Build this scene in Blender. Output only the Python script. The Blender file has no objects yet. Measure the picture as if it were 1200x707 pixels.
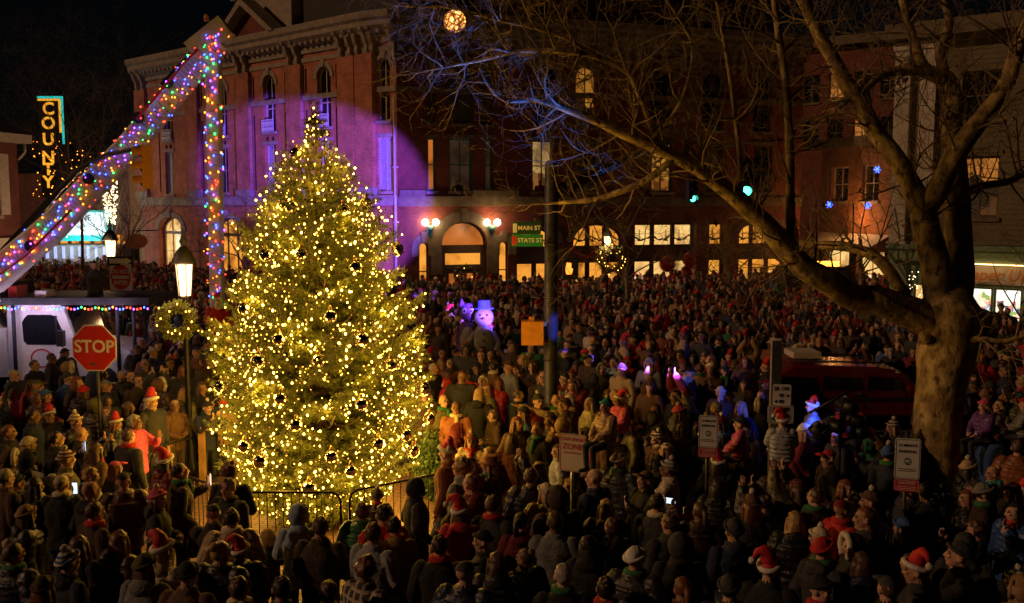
import bpy, bmesh, math, random
import numpy as np
from mathutils import Vector, Matrix, noise
from mathutils.kdtree import KDTree
R = math.radians
random.seed(7); rng = np.random.default_rng(7)
SC = bpy.context.scene
COL = SC.collection
# ------------------------------------------------------------------ camera maths (metres, camera at 0,0,6 looking along +Y)
CAM_Z, FPX, PITCH = 6.0, 1152.0, R(5.63)
CA, SA = math.cos(PITCH), math.sin(PITCH)
def ray(px, py):
    xc, yc = (px-600)/FPX, (353.5-py)/FPX
    return Vector((xc, CA+yc*SA, -SA+yc*CA))
def at(px, py, Y):
    d = ray(px, py); t = Y/d.y
    return Vector((d.x*t, Y, CAM_Z+d.z*t))
def at_z(px, py, z):
    d = ray(px, py); t = (z-CAM_Z)/d.z
    return Vector((d.x*t, d.y*t, z))
def to_px(p):
    x, y, z = p[0], p[1], p[2]-CAM_Z
    f = y*CA - z*SA; u = y*SA + z*CA
    return 600+FPX*x/f, 353.5-FPX*u/f
# ------------------------------------------------------------------ materials
MATS = {}
def new_mat(name):
    m = bpy.data.materials.new(name); m.use_nodes = True
    MATS[name] = m
    nt = m.node_tree
    return m, nt, nt.nodes['Principled BSDF']
def N(nt, t, **kw):
    n = nt.nodes.new(t)
    for k, v in kw.items():
        if k in n.inputs: n.inputs[k].default_value = v
        else: setattr(n, k, v)
    return n
def L(nt, a, b): nt.links.new(a, b)
def ramp(nt, stops, interp='LINEAR'):
    r = nt.nodes.new('ShaderNodeValToRGB'); cr = r.color_ramp; cr.interpolation = interp
    while len(cr.elements) < len(stops): cr.elements.new(0.5)
    for e, (p, c) in zip(cr.elements, stops):
        e.position = p; e.color = (*c, 1)
    return r
def mat(name, c, rough=.7, metal=0, var=.3, scale=8, bump=.1, bscale=40, coat=0, c2=None, detail=4):
    m, nt, b = new_mat(name)
    tc = N(nt, 'ShaderNodeTexCoord')
    n = N(nt, 'ShaderNodeTexNoise', Scale=scale, Detail=detail); L(nt, tc.outputs['Object'], n.inputs['Vector'])
    lo = tuple(x*(1-var) for x in c); hi = c2 if c2 else tuple(min(1, x*(1+var)) for x in c)
    r = ramp(nt, [(.3, lo), (.7, hi)]); L(nt, n.outputs['Fac'], r.inputs['Fac'])
    L(nt, r.outputs['Color'], b.inputs['Base Color'])
    b.inputs['Roughness'].default_value = rough; b.inputs['Metallic'].default_value = metal
    if coat: b.inputs['Coat Weight'].default_value = coat
    if bump:
        n2 = N(nt, 'ShaderNodeTexNoise', Scale=bscale, Detail=5); L(nt, tc.outputs['Object'], n2.inputs['Vector'])
        bp = N(nt, 'ShaderNodeBump', Strength=bump, Distance=.02); L(nt, n2.outputs['Fac'], bp.inputs['Height'])
        L(nt, bp.outputs['Normal'], b.inputs['Normal'])
    return m
def glow(name, c, s, sampling=True):
    m, nt, b = new_mat(name)
    b.inputs['Base Color'].default_value = (*[min(.8, x) for x in c], 1)
    b.inputs['Emission Color'].default_value = (*c, 1); b.inputs['Emission Strength'].default_value = s
    b.inputs['Roughness'].default_value = .4
    if not sampling: m.cycles.emission_sampling = 'NONE'
    return m
def lit_room(name, wall_c, goods, s, zc=2.0, gs=3.2):
    """a lit interior seen through glass: bright uneven walls above, goods and furniture below"""
    m, nt, b = new_mat(name)
    tc = N(nt, 'ShaderNodeTexCoord'); sx = N(nt, 'ShaderNodeSeparateXYZ'); L(nt, tc.outputs['Object'], sx.inputs[0])
    n = N(nt, 'ShaderNodeTexNoise', Scale=.9, Detail=2); L(nt, tc.outputs['Object'], n.inputs['Vector'])
    r = ramp(nt, [(.3, tuple(x*.35 for x in wall_c)), (.5, wall_c), (.72, tuple(min(1, x*1.2+.01) for x in wall_c))]); L(nt, n.outputs['Fac'], r.inputs['Fac'])
    mp = N(nt, 'ShaderNodeMapping'); mp.inputs['Scale'].default_value = (1, 1, .62); L(nt, tc.outputs['Object'], mp.inputs['Vector'])
    v = N(nt, 'ShaderNodeTexVoronoi', Scale=gs, Randomness=.6, distance='CHEBYCHEV'); L(nt, mp.outputs[0], v.inputs['Vector'])
    sv = N(nt, 'ShaderNodeSeparateColor'); L(nt, v.outputs['Color'], sv.inputs[0]); g = ramp(nt, goods, 'CONSTANT'); L(nt, sv.outputs[0], g.inputs['Fac'])
    n2 = N(nt, 'ShaderNodeTexNoise', Scale=1.3, Detail=3); L(nt, tc.outputs['Object'], n2.inputs['Vector'])
    h = N(nt, 'ShaderNodeMath', operation='MULTIPLY_ADD'); L(nt, n2.outputs['Fac'], h.inputs[0]); h.inputs[1].default_value = 1.6; h.inputs[2].default_value = zc-.8
    gt = N(nt, 'ShaderNodeMath', operation='GREATER_THAN'); L(nt, h.outputs[0], gt.inputs[0]); L(nt, sx.outputs['Z'], gt.inputs[1])
    mx = N(nt, 'ShaderNodeMix', data_type='RGBA'); L(nt, gt.outputs[0], mx.inputs[0]); L(nt, r.outputs['Color'], mx.inputs[6]); L(nt, g.outputs['Color'], mx.inputs[7])
    b.inputs['Base Color'].default_value = (.05, .04, .03, 1)
    L(nt, mx.outputs[2], b.inputs['Emission Color']); b.inputs['Emission Strength'].default_value = s; b.inputs['Roughness'].default_value = .15
    return m
def brick(name, c1, c2, mortar, bw=.23, bh=.075):
    m, nt, b = new_mat(name)
    tc = N(nt, 'ShaderNodeTexCoord'); sx = N(nt, 'ShaderNodeSeparateXYZ'); L(nt, tc.outputs['Object'], sx.inputs[0])
    cx = N(nt, 'ShaderNodeCombineXYZ'); L(nt, sx.outputs['X'], cx.inputs['X']); L(nt, sx.outputs['Z'], cx.inputs['Y'])
    t = N(nt, 'ShaderNodeTexBrick'); L(nt, cx.outputs[0], t.inputs['Vector'])
    t.inputs['Color1'].default_value = (*c1, 1); t.inputs['Color2'].default_value = (*c2, 1); t.inputs['Mortar'].default_value = (*mortar, 1)
    for k, v in (('Scale', 1), ('Mortar Size', .012), ('Brick Width', bw), ('Row Height', bh), ('Bias', -.1)): t.inputs[k].default_value = v
    n = N(nt, 'ShaderNodeTexNoise', Scale=1.1, Detail=9, Roughness=.68); L(nt, tc.outputs['Object'], n.inputs['Vector'])
    r = ramp(nt, [(.3, (.62, .58, .56)), (.7, (1.5, 1.4, 1.35))]); L(nt, n.outputs['Fac'], r.inputs['Fac'])
    mx = N(nt, 'ShaderNodeMix', data_type='RGBA', blend_type='MULTIPLY'); mx.inputs[0].default_value = 1
    L(nt, t.outputs['Color'], mx.inputs[6]); L(nt, r.outputs['Color'], mx.inputs[7]); L(nt, mx.outputs[2], b.inputs['Base Color'])
    b.inputs['Roughness'].default_value = .85
    bp = N(nt, 'ShaderNodeBump', Strength=.5, Distance=.012, invert=True); L(nt, t.outputs['Fac'], bp.inputs['Height']); L(nt, bp.outputs['Normal'], b.inputs['Normal'])
    return m
# ------------------------------------------------------------------ mesh builder
class MB:
    def __init__(s, M=None): s.v, s.f, s.m, s.sm, s.M, s.tag = [], [], [], [], M, 0
    def add(s, vs, fs, m=0, smooth=False):
        o = len(s.v)
        if s.M is not None: vs = [s.M @ Vector(v) for v in vs]
        s.v += [tuple(v) for v in vs]
        for f in fs:
            s.f.append(tuple(i+o for i in f)); s.m.append(m); s.sm.append(smooth)
        return s
    def box(s, c, d, m=0, rot=None, bev=0):
        x, y, z = d[0]/2, d[1]/2, d[2]/2
        vs = [Vector((sx*x, sy*y, sz*z)) for sz in (-1, 1) for sx, sy in ((-1, -1), (1, -1), (1, 1), (-1, 1))]
        if rot is not None: vs = [rot @ v for v in vs]
        c = Vector(c); vs = [v+c for v in vs]
        return s.add(vs, [(3, 2, 1, 0), (4, 5, 6, 7), (0, 1, 5, 4), (1, 2, 6, 5), (2, 3, 7, 6), (3, 0, 4, 7)], m)
    def bbox(s, x0, x1, y0, y1, z0, z1, m=0): return s.box(((x0+x1)/2, (y0+y1)/2, (z0+z1)/2), (x1-x0, y1-y0, z1-z0), m)
    def beam(s, a, b, w, h, m=0):
        a, b = Vector(a), Vector(b); d = b-a; q = d.to_track_quat('Y', 'Z').to_matrix()
        return s.box((a+b)/2, (w, d.length, h), m, q)
    def tube(s, pts, rad, n=8, m=0, cap=True, smooth=True):
        pts = [Vector(p) for p in pts]; k = len(pts)
        if not hasattr(rad, '__len__'): rad = [rad]*k
        vs, fs = [], []; up = None
        for i, p in enumerate(pts):
            d = (pts[min(i+1, k-1)]-pts[max(i-1, 0)])
            if d.length < 1e-9: d = Vector((0, 0, 1))
            d.normalize()
            if up is None: up = d.orthogonal().normalized()
            up = (up-d*up.dot(d)); up = up.normalized() if up.length > 1e-6 else d.orthogonal().normalized()
            w = d.cross(up)
            for j in range(n):
                a = 2*math.pi*j/n; vs.append(p+(up*math.cos(a)+w*math.sin(a))*rad[i])
        for i in range(k-1):
            for j in range(n):
                fs.append((i*n+j, i*n+(j+1) % n, (i+1)*n+(j+1) % n, (i+1)*n+j))
        if cap: fs += [tuple(range(n-1, -1, -1)), tuple((k-1)*n+j for j in range(n))]
        return s.add(vs, fs, m, smooth)
    def lathe(s, prof, c=(0, 0, 0), n=16, m=0, smooth=True, axis=None):
        c = Vector(c); vs, fs = [], []
        for r, z in prof:
            for j in range(n):
                a = 2*math.pi*j/n; v = Vector((r*math.cos(a), r*math.sin(a), z))
                if axis is not None: v = axis @ v
                vs.append(c+v)
        for i in range(len(prof)-1):
            for j in range(n): fs.append((i*n+j, i*n+(j+1) % n, (i+1)*n+(j+1) % n, (i+1)*n+j))
        fs += [tuple(range(n-1, -1, -1)), tuple((len(prof)-1)*n+j for j in range(n))]
        return s.add(vs, fs, m, smooth)
    def ell(s, c, r, n=12, k=8, m=0, rot=None, fn=None, smooth=True, keep=None):
        c = Vector(c); r = (r, r, r) if not hasattr(r, '__len__') else r
        vs, fs = [], []
        for i in range(k+1):
            t = math.pi*i/k-math.pi/2
            for j in range(n):
                a = 2*math.pi*j/n
                v = Vector((r[0]*math.cos(t)*math.cos(a), r[1]*math.cos(t)*math.sin(a), r[2]*math.sin(t)))
                if fn: v = fn(v)
                if rot is not None: v = rot @ v
                vs.append(c+v)
        for i in range(k):
            for j in range(n):
                f = (i*n+j, i*n+(j+1) % n, (i+1)*n+(j+1) % n, (i+1)*n+j)
                if keep is None or all(keep(vs[q]-c) for q in f): fs.append(f)
        return s.add(vs, fs, m, smooth)
    def loft(s, rings, n=16, m=0, smooth=True):
        """rings: (centre, half width x, half depth y[, power]) in z planes"""
        vs, fs = [], []
        for ring in rings:
            c, a, b = ring[:3]
            for j in range(n):
                t = 2*math.pi*j/n; cc, ss = math.cos(t), math.sin(t)
                vs.append(Vector(c)+Vector((a*math.copysign(abs(cc)**.8, cc), b*math.copysign(abs(ss)**.8, ss), 0)))
        for i in range(len(rings)-1):
            for j in range(n): fs.append((i*n+j, i*n+(j+1) % n, (i+1)*n+(j+1) % n, (i+1)*n+j))
        fs += [tuple(range(n-1, -1, -1)), tuple((len(rings)-1)*n+j for j in range(n))]
        return s.add(vs, fs, m, smooth)
    def prism(s, poly, y0, y1, m=0):
        """polygon in x,z extruded along y"""
        n = len(poly)
        vs = [(x, y0, z) for x, z in poly]+[(x, y1, z) for x, z in poly]
        return s.add(vs, [tuple(range(n)), tuple(range(2*n-1, n-1, -1))]+[((i+1) % n, i, n+i, n+(i+1) % n) for i in range(n)], m)
    def disc(s, c, r, t, n=20, m=0, M=None):
        return s.lathe([(r, -t/2), (r, t/2)], c, n, m, False, M)
    def mesh(s, name, mats):
        us = sorted({i for f in s.f for i in f}); mp = {i: k for k, i in enumerate(us)}
        me = bpy.data.meshes.new(name); me.from_pydata([s.v[i] for i in us], [], [tuple(mp[i] for i in f) for f in s.f])
        for x in mats: me.materials.append(MATS[x] if isinstance(x, str) else x)
        if s.f:
            me.polygons.foreach_set('material_index', s.m); me.polygons.foreach_set('use_smooth', s.sm)
        me.update(); return me
    def build(s, name, mats, parent=None, M=None):
        if not isinstance(mats, (list, tuple)): mats = [mats]
        return put(bpy.data.objects.new(name, s.mesh(name, mats)), parent, M)
WM = {}
def put(o, parent=None, M=None):
    M = M if M is not None else Matrix.Identity(4)
    COL.objects.link(o); WM[o.name] = M
    if parent is not None:
        o.parent = parent; o.matrix_basis = WM[parent.name].inverted() @ M
    else: o.matrix_basis = M
    return o
def tag(o, label, cat, group=None):
    o['label'] = label; o['category'] = cat
    if group: o['group'] = group
    return o
def thing(name, label, cat, loc=(0, 0, 0), group=None):
    o = bpy.data.objects.new(name, None); o.empty_display_size = .2
    put(o, None, Matrix.Translation(Vector(loc)))
    return tag(o, label, cat, group)
def kind(o, k): o['kind'] = k; return o
def frame(loc, yaw=0):  # local x right, y away from viewer, z up
    return Matrix.Translation(Vector(loc)) @ Matrix.Rotation(yaw, 4, 'Z')
def text(s, size, M, mt, parent, name='lettering', depth=.004, align='CENTER', shear=0, spx=1.0):
    """lettering on the plane x,z of frame M, centred, facing -y"""
    cu = bpy.data.curves.new('t', 'FONT'); cu.body = s; cu.size = size; cu.align_x = align; cu.align_y = 'CENTER'
    cu.extrude = depth; cu.offset = size*.022; cu.shear = shear; cu.space_character = spx; cu.resolution_u = 3
    ob = bpy.data.objects.new('t', cu)
    me = bpy.data.meshes.new_from_object(ob); bpy.data.objects.remove(ob); bpy.data.curves.remove(cu)
    me.name = name; me.materials.clear(); me.materials.append(MATS[mt])
    return put(bpy.data.objects.new(name, me), parent, M @ Matrix.Rotation(R(90), 4, 'X'))
def lamp(name, loc, col, power, r=.1, parent=None, kind_='POINT'):
    l = bpy.data.lights.new(name, kind_); l.color = col; l.energy = power; l.shadow_soft_size = r
    return put(bpy.data.objects.new(name, l), parent, Matrix.Translation(Vector(loc)))
def spot(name, loc, target, col, power, size, blend=.3, r=.06, parent=None):
    l = bpy.data.lights.new(name, 'SPOT'); l.color = col; l.energy = power; l.spot_size = R(size); l.spot_blend = blend; l.shadow_soft_size = r
    q = (Vector(target)-Vector(loc)).to_track_quat('-Z', 'Y').to_matrix().to_4x4()
    return put(bpy.data.objects.new(name, l), parent, Matrix.Translation(Vector(loc)) @ q)
def arch_pts(x0, x1, zs, rise, n=10):
    c, r = (x0+x1)/2, (x1-x0)/2
    return [(c-r*math.cos(math.pi*i/n), zs+rise*math.sin(math.pi*i/n)) for i in range(n+1)]
def outline(x0, x1, z0, z1, rise):
    if rise <= 0: return [(x0, z0), (x1, z0), (x1, z1), (x0, z1)]
    return [(x0, z0), (x1, z0)]+arch_pts(x0, x1, z1-rise, rise)[::-1]
# ================================================================== materials of the place
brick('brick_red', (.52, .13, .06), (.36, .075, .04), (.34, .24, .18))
brick('brick_dark', (.20, .028, .02), (.14, .02, .016), (.11, .065, .05))  # red brick darkened for the dim front wall: shade put into the colour
brick('brick_house', (.20, .035, .03), (.15, .028, .024), (.11, .08, .07))
brick('brick_shop', (.30, .10, .05), (.22, .07, .04), (.24, .18, .13))
mat('stone', (.33, .27, .23), .85, var=.25, scale=3, bump=.3)
mat('stone_dark', (.15, .12, .09), .85, var=.3, scale=3, bump=.3)  # the stone again, darkened for the dim front: shade in its colour
mat('paint_trim', (.55, .46, .40), .6, var=.15, bump=.05)
mat('paint_brown', (.10, .062, .045), .6, var=.25, bump=.05)
mat('paint_teal', (.03, .17, .16), .5, var=.2, bump=.05)
mat('paint_green', (.16, .24, .14), .55, var=.2, bump=.05)
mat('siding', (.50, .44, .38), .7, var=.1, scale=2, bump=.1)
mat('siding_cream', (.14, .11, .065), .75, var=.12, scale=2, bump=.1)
mat('slate_slot_shade', (.035, .033, .036), .8, var=.3, bump=.3)
mat('iron', (.018, .018, .02), .45, .6, var=.3)
mat('iron_worn', (.05, .047, .045), .5, .5, var=.4, scale=5)
mat('steel', (.42, .42, .44), .35, .9, var=.2)
mat('asphalt', (.045, .043, .042), .9, var=.35, scale=1.5, bump=.5, bscale=90)
mat('concrete', (.24, .22, .2), .9, var=.25, scale=1.2, bump=.3)
mat('sign_white', (.72, .72, .70), .45, var=.08, bump=0)
mat('sign_red', (.55, .025, .02), .4, var=.12, scale=3, bump=0)
mat('sign_green', (.02, .24, .10), .4, var=.1, bump=0)
mat('sign_green_dark', (.012, .06, .035), .4, var=.1, bump=0)
mat('ink_black', (.015, .014, .014), .5, var=.1, bump=0)
mat('ink_red', (.42, .03, .04), .5, var=.1, bump=0)
mat('ink_gold', (.50, .20, .05), .45, var=.15, bump=0)
mat('logo_green', (.015, .13, .075), .5, var=.1, bump=0)
mat('wood', (.30, .17, .07), .7, var=.3, scale=6)
mat('red_cloth', (.50, .015, .02), .7, var=.25)
mat('lace_white', (.62, .6, .62), .7, var=.1)
mat('dark_glass', (.012, .012, .016), .06, var=.2, bump=0)
mat('curtain', (.10, .10, .08), .8, var=.4, scale=1.2)
mat('blind', (.40, .40, .46), .7, var=.15, bump=.05)
lit_room('lit_amber', (1, .42, .06), [(0, (.6, .2, .03)), (.5, (.2, .06, .01))], .40, 7.6)
lit_room('lit_cream', (1, .58, .16), [(0, (.5, .2, .05)), (.5, (.15, .05, .015))], .42, 7.9)
lit_room('lit_dim', (1, .38, .05), [(0, (.05, .02, .006)), (.5, (.015, .008, .004))], .34, 12.0, 2)
lit_room('room_gold', (1, .36, .04), [(0, (.8, .34, .06)), (.3, (.10, .03, .01)), (.5, (.5, .16, .03)), (.7, (1, .6, .2)), (.9, (.3, .02, .02))], .95, 1.7, 4.5)
lit_room('room_white', (1, .56, .17), [(0, (.85, .5, .2)), (.3, (.15, .06, .03)), (.5, (.75, .4, .14)), (.7, (1, .78, .45)), (.88, (.4, .04, .03))], 1.05, 1.7, 4.5)
lit_room('room_red', (.85, .22, .03), [(0, (.6, .15, .03)), (.4, (.1, .02, .008)), (.7, (1, .5, .12))], .55, 1.4, 5)
lit_room('room_dim', (.05, .024, .012), [(0, (.02, .01, .006)), (.5, (.10, .03, .012))], .5, 7)
lit_room('room_shop', (1, .93, .75), [(0, (.9, .8, .6)), (.2, (.6, .22, .16)), (.36, (.25, .36, .1)), (.5, (.95, .6, .4)), (.64, (.10, .08, .10)), (.78, (.8, .6, .18)), (.9, (.5, .6, .7))], 1.5, 2.3, 7)
# ================================================================== walls with real openings
def wall(mb, x0, x1, z0, z1, ops, m=0, rm=0, depth=.3, slot=0):
    xs = sorted({x0, x1, *[o[0] for o in ops], *[o[1] for o in ops]})
    zs = sorted({z0, z1, *[o[2] for o in ops], *[o[3] for o in ops]})
    for a, b in zip(xs, xs[1:]):
        for c, d in zip(zs, zs[1:]):
            cx, cz = (a+b)/2, (c+d)/2
            if any(o[0] < cx < o[1] and o[2] < cz < o[3] for o in ops): continue
            mb.add([(a, 0, c), (b, 0, c), (b, 0, d), (a, 0, d)], [(0, 1, 2, 3)], m)
    for o in ops:
        a, b, c, d, rise = o[:5]; dp = o[5] if len(o) > 5 else depth
        pl = outline(a, b, c, d, rise); n = len(pl)
        vs = [(x, 0, z) for x, z in pl]+[(x, dp, z) for x, z in pl]
        mb.add(vs, [(i, n+i, n+(i+1) % n, (i+1) % n) for i in range(n)], rm if len(o) < 6 else slot)
        if len(o) > 5: mb.add([(x, dp, z) for x, z in pl], [tuple(range(n))], slot)
        if rise > 0:
            ar = arch_pts(a, b, d-rise, rise)
            for (xa, za), (xb, zb) in zip(ar, ar[1:]): mb.add([(xa, 0, za), (xb, 0, zb), (xb, 0, d), (xa, 0, d)], [(0, 1, 2, 3)], m)
def surround(M, parent, o, w=.22, proud=.07, mt='stone', key=True, legs=.0, name='window_surround'):
    a, b, c, d, rise = o[:5]; mb = MB()
    zs = d-rise; n = 12
    if rise > 0:
        inn = arch_pts(a, b, zs, rise, n); out = arch_pts(a-w, b+w, zs, rise+w, n)
        for i in range(n): mb.prism([inn[i], inn[i+1], out[i+1], out[i]], -proud, .02)
    else: mb.bbox(a-w, b+w, -proud, .02, d+.002, d+w)
    if legs:
        for x in (a-w, b): mb.bbox(x, x+w, -proud, .02, zs-legs, zs-.002)
    if key:
        x = (a+b)/2; mb.prism([(x-.13, d-.04), (x+.13, d-.04), (x+.19, d+w+.12), (x-.19, d+w+.12)], -proud-.05, .02)
    return mb.build(name, mt, parent, M)
def window(M, parent, o, frame_m='paint_trim', pane='dark_glass', y=.2, bars=(1, 1), fw=.07, name='window', transom=None, sill=True, bw=.03, tw=.07):
    a, b, c, d, rise = o[:5]; mb = MB()
    out = outline(a, b, c, d, rise); inn = outline(a+fw, b-fw, c+fw, d-fw, max(0, rise-fw) if rise > 0 else 0); n = len(out)
    vs = [(x, y, z) for x, z in out]+[(x, y, z) for x, z in inn]+[(x, y+.09, z) for x, z in inn]
    fs = []
    for i in range(n):
        j = (i+1) % n; fs += [(i, j, n+j, n+i), (n+i, n+j, 2*n+j, 2*n+i)]
    mb.add(vs, fs)
    for k in range(bars[0]):
        x = a+(b-a)*(k+1)/(bars[0]+1); h = d-fw if rise <= 0 else d-rise+rise*math.sqrt(max(0, 1-((x-(a+b)/2)/((b-a)/2))**2))-fw
        mb.bbox(x-bw, x+bw, y+.01, y+.06, c+fw, h)
    for k in range(bars[1]):
        z = c+(d-rise-c)*(k+1)/(bars[1]+1); mb.bbox(a+fw, b-fw, y-.005, y+.055, z-.03, z+.03)
    if transom: mb.bbox(a+.01, b-.01, y-.03, y+.075, transom-tw, transom+tw)
    w = mb.build(name, frame_m, parent, M)
    p = MB(); p.prism(inn, y+.095, y+.11); p.build('pane', pane, w, M)
    if sill: q = MB(); q.bbox(a-.1, b+.1, -.12, .15, c-.16, c-.003); q.build('sill', 'stone' if frame_m != 'paint_brown' else 'stone_dark', w, M)
    return w
def px_u(M, px, py):
    d = ray(px, py); Mi = M.inverted(); o = Mi @ Vector((0, 0, CAM_Z)); e = Mi.to_3x3() @ d
    p = o+e*(-o.y/e.y); return p.x, p.z
def seg_frame(p0, p1):
    d = p1-p0; return frame((p0.x, p0.y, 0), math.atan2(d.y, d.x)), math.hypot(d.x, d.y)
# ================================================================== the red brick block on the corner
A0 = at(167, 240, 73); A1 = at(437, 240, 55.2); B1 = at(466, 240, 54.4); C1 = at(938, 240, 62.9)
MA, LA = seg_frame(A0, A1); MBB, LB = seg_frame(A1, B1); MC, LC = seg_frame(B1, C1)
bld = thing('brick_building', 'three storey ornate red brick block with bracketed cornice and arched windows on the corner', 'building', (B1.x, B1.y, 0))
HT = 16.4
uA = lambda px, py=180: px_u(MA, px, py)[0]
uC = lambda px, py=180: px_u(MC, px, py)[0]
uB = lambda px, py=180: px_u(MBB, px, py)[0]
def o3(c, w=1.3): return (c-w/2, c+w/2, 10.5, 14.0, w/2)
def o2(c, w=1.2): return (c-w/2, c+w/2, 6.75, 9.7, 0)
# --- wall A
ca = [uA(198), uA(261), uA(317), uA(381)]
ops = []
for c in ca: ops += [o3(c), o2(c), (c-.45, c-.15, 9.95, 10.2, 0, .1), (c+.15, c+.45, 9.95, 10.2, 0, .1)]
gaps = [(.0+ca[0])/2-.3]+[(a+b)/2 for a, b in zip(ca, ca[1:])]+[(ca[-1]+LA)/2+.1]
pil = []
for i, g in enumerate(gaps):
    for dx in (-1.05, 1.05):
        x = g+dx
        if x < .5 or x > LA-.5 or any(abs(x-c) < 1.0 for c in ca): continue
        ops += [(x-.08, x+.08, 12.6, 14.0, 0, .14), (x-.08, x+.08, 6.9, 11.6, 0, .14)]
    pil.append(g)
shopA = []
for c in [uA(201, 290), uA(266, 290), uA(331, 290), uA(397, 290)]:
    o = (c-1.75, c+1.75, .0, 5.15, 1.0); shopA.append(o); ops.append(o)
mb = MB(); wall(mb, 0, LA, 0, HT-.4, ops, slot=1); mb.build('left_wall', ['brick_red', 'slate_slot_shade'], bld, MA)  # slots lined with the dark roof colour: their recess shade painted in
for c in ca:
    window(MA, bld, o3(c), 'paint_trim', 'dark_glass', bars=(1, 1)); surround(MA, bld, o3(c), .28)
    window(MA, bld, o2(c), 'paint_trim', 'blind' if c in (ca[0], ca[2]) else 'dark_glass', bars=(1, 1)); surround(MA, bld, o2(c), .2, key=False)
    g = MB()   # little iron balcony front of lace work
    for k in range(7): g.bbox(c-.6+k*.2-.02, c-.6+k*.2+.02, -.2, -.17, 10.5, 11.25)
    for z in (10.5, 10.85, 11.2): g.bbox(c-.63, c+.63, -.205, -.165, z, z+.05)
    for k in range(6): g.lathe([(.085, -.015), (.085, .015)], (c-.5+k*.2, -.185, 11.02), 10, 0, False, Matrix.Rotation(R(90), 3, 'X')); g.lathe([(.085, -.015), (.085, .015)], (c-.5+k*.2, -.185, 10.68), 10, 0, False, Matrix.Rotation(R(90), 3, 'X'))
    g.build('balcony_rail', 'lace_white', bld, MA)
def cornice(M, L_, brs, mt='stone', over=.9, pil_=(), belt=True, name='cornice'):
    mb = MB()
    prof = [(0, HT-1.55), (-.12, HT-1.55), (-.16, HT-1.2), (-.3, HT-1.15), (-over+.15, HT-.75), (-over+.15, HT-.5), (-over, HT-.35), (-over-.05, HT-.05), (-over, HT), (0, HT+.02)]
    n = len(prof); vs = [(x, y, z) for x in (-.1, L_+.1) for y, z in prof]
    mb.add(vs, [(i, i+1, n+i+1, n+i) for i in range(n-1)]+[tuple(range(n)), tuple(range(2*n-1, n-1, -1))])
    k = int(L_/.55)
    for i in range(k): x = (i+.5)*L_/k; mb.bbox(x-.1, x+.1, -.55, -.1, HT-1.12, HT-.88)
    mb.build(name, mt, bld, M)
    f = MB(); f.bbox(.0, L_, -.06, .02, 14.35, 14.6); f.build('frieze_band', mt, bld, M)
    b2 = MB()
    segs = sorted(x for x in pil_)
    b2.bbox(0.02, L_-.02, -.10, .02, 12.15, 12.45); b2.build('string_course', mt, bld, M)
    for x in brs:
        q = MB(); pr = [(0.0, 13.9), (-.10, 13.9), (-.22, 14.0), (-.2, 14.25), (-.3, 14.45), (-.28, 14.75), (-.42, 14.95), (-.55, 15.35), (-.72, 15.5), (-.74, HT-.78), (0, HT-.78)]
        m2 = len(pr); w = .13
        q.add([(x+s*w, y, z) for s in (-1, 1) for y, z in pr], [tuple(range(m2-1, -1, -1)), tuple(range(m2, 2*m2))]+[(i, (i+1) % m2, m2+(i+1) % m2, m2+i) for i in range(m2)])
        q.build('cornice_bracket', mt, bld, M)
brA = []
for g in [.55]+gaps[1:]+[LA-.55]: brA += [g-.42, g+.42]
cornice(MA, LA, brA)
for g in [.45]+gaps[1:]+[LA-.45]:
    q = MB(); q.bbox(g-.75, g+.75, -.22, .02, 6.5, 14.3); q.build('pilaster', 'brick_red', bld, MA)
mb = MB(); mb.bbox(-.02, LA+.02, -.16, .02, 5.95, 6.42); mb.bbox(-.02, LA+.02, -.24, .02, 6.422, 6.52)
for g in [.45]+gaps[1:]+[LA-.45]: mb.bbox(g-.85, g+.85, -.3, .02, 6.522, 6.95)
mb.build('belt_course', 'stone', bld, MA)
# the gable over the left wall
gx0, gx1, gxc = uA(268, 60), uA(332, 40), uA(294, 30)
mb = MB(); g = (gx0+gx1)/2; hw = (gx1-gx0)/2
mb.prism([(g-hw, HT-.02), (g+hw, HT-.02), (g, HT+2.0)], -.35, .2, 1)
for s in (-1, 1):
    a = (g+s*hw*1.12, HT-.05); b = (g, HT+2.25); dx, dz = b[0]-a[0], b[1]-a[1]; l = math.hypot(dx, dz); nx, nz = -dz/l*.35*-s, dx/l*.35*-s
    mb.prism([a, b, (b[0], b[1]-.42), (a[0]-s*.55, a[1]+.0)], -1.05, .1, 0)
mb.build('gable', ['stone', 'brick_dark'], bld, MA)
mb = MB(); mb.bbox(uA(270, 20)-.4, uA(327, 10)+.4, .6, 3.2, HT, HT+2.7); mb.bbox(uA(270, 20)-.6, uA(327, 10)+.6, .4, 3.4, HT+2.702, HT+3.1); mb.bbox(uA(288, 0)-.5, uA(288, 0)+.5, 1.2, 2.2, HT+3.102, HT+5.2)
mb.build('parapet', ['stone'], bld, MA)
mb = MB(); mb.bbox(uA(334, 20), LA+1, 1.2, 7, HT+.02, HT+4.0); mb.build('roof', 'slate_slot_shade', bld, MA)
# shop bays of wall A
for i, o in enumerate(shopA):
    a, b, c, d, r = o
    fr = window(MA, bld, o, 'paint_trim' if i == 0 else 'paint_brown', 'room_white' if i == 0 else 'room_gold', y=.45, bars=(2, 0), fw=.14, name='shop_window', transom=4.0, sill=False, bw=.07, tw=.1)
    surround(MA, bld, o, .38, .09, key=True, name='shop_arch')
    q = MB(); q.bbox(a, b, .12, .40, 0, .6); q.build('stall_riser', 'paint_brown', fr, MA)
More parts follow.
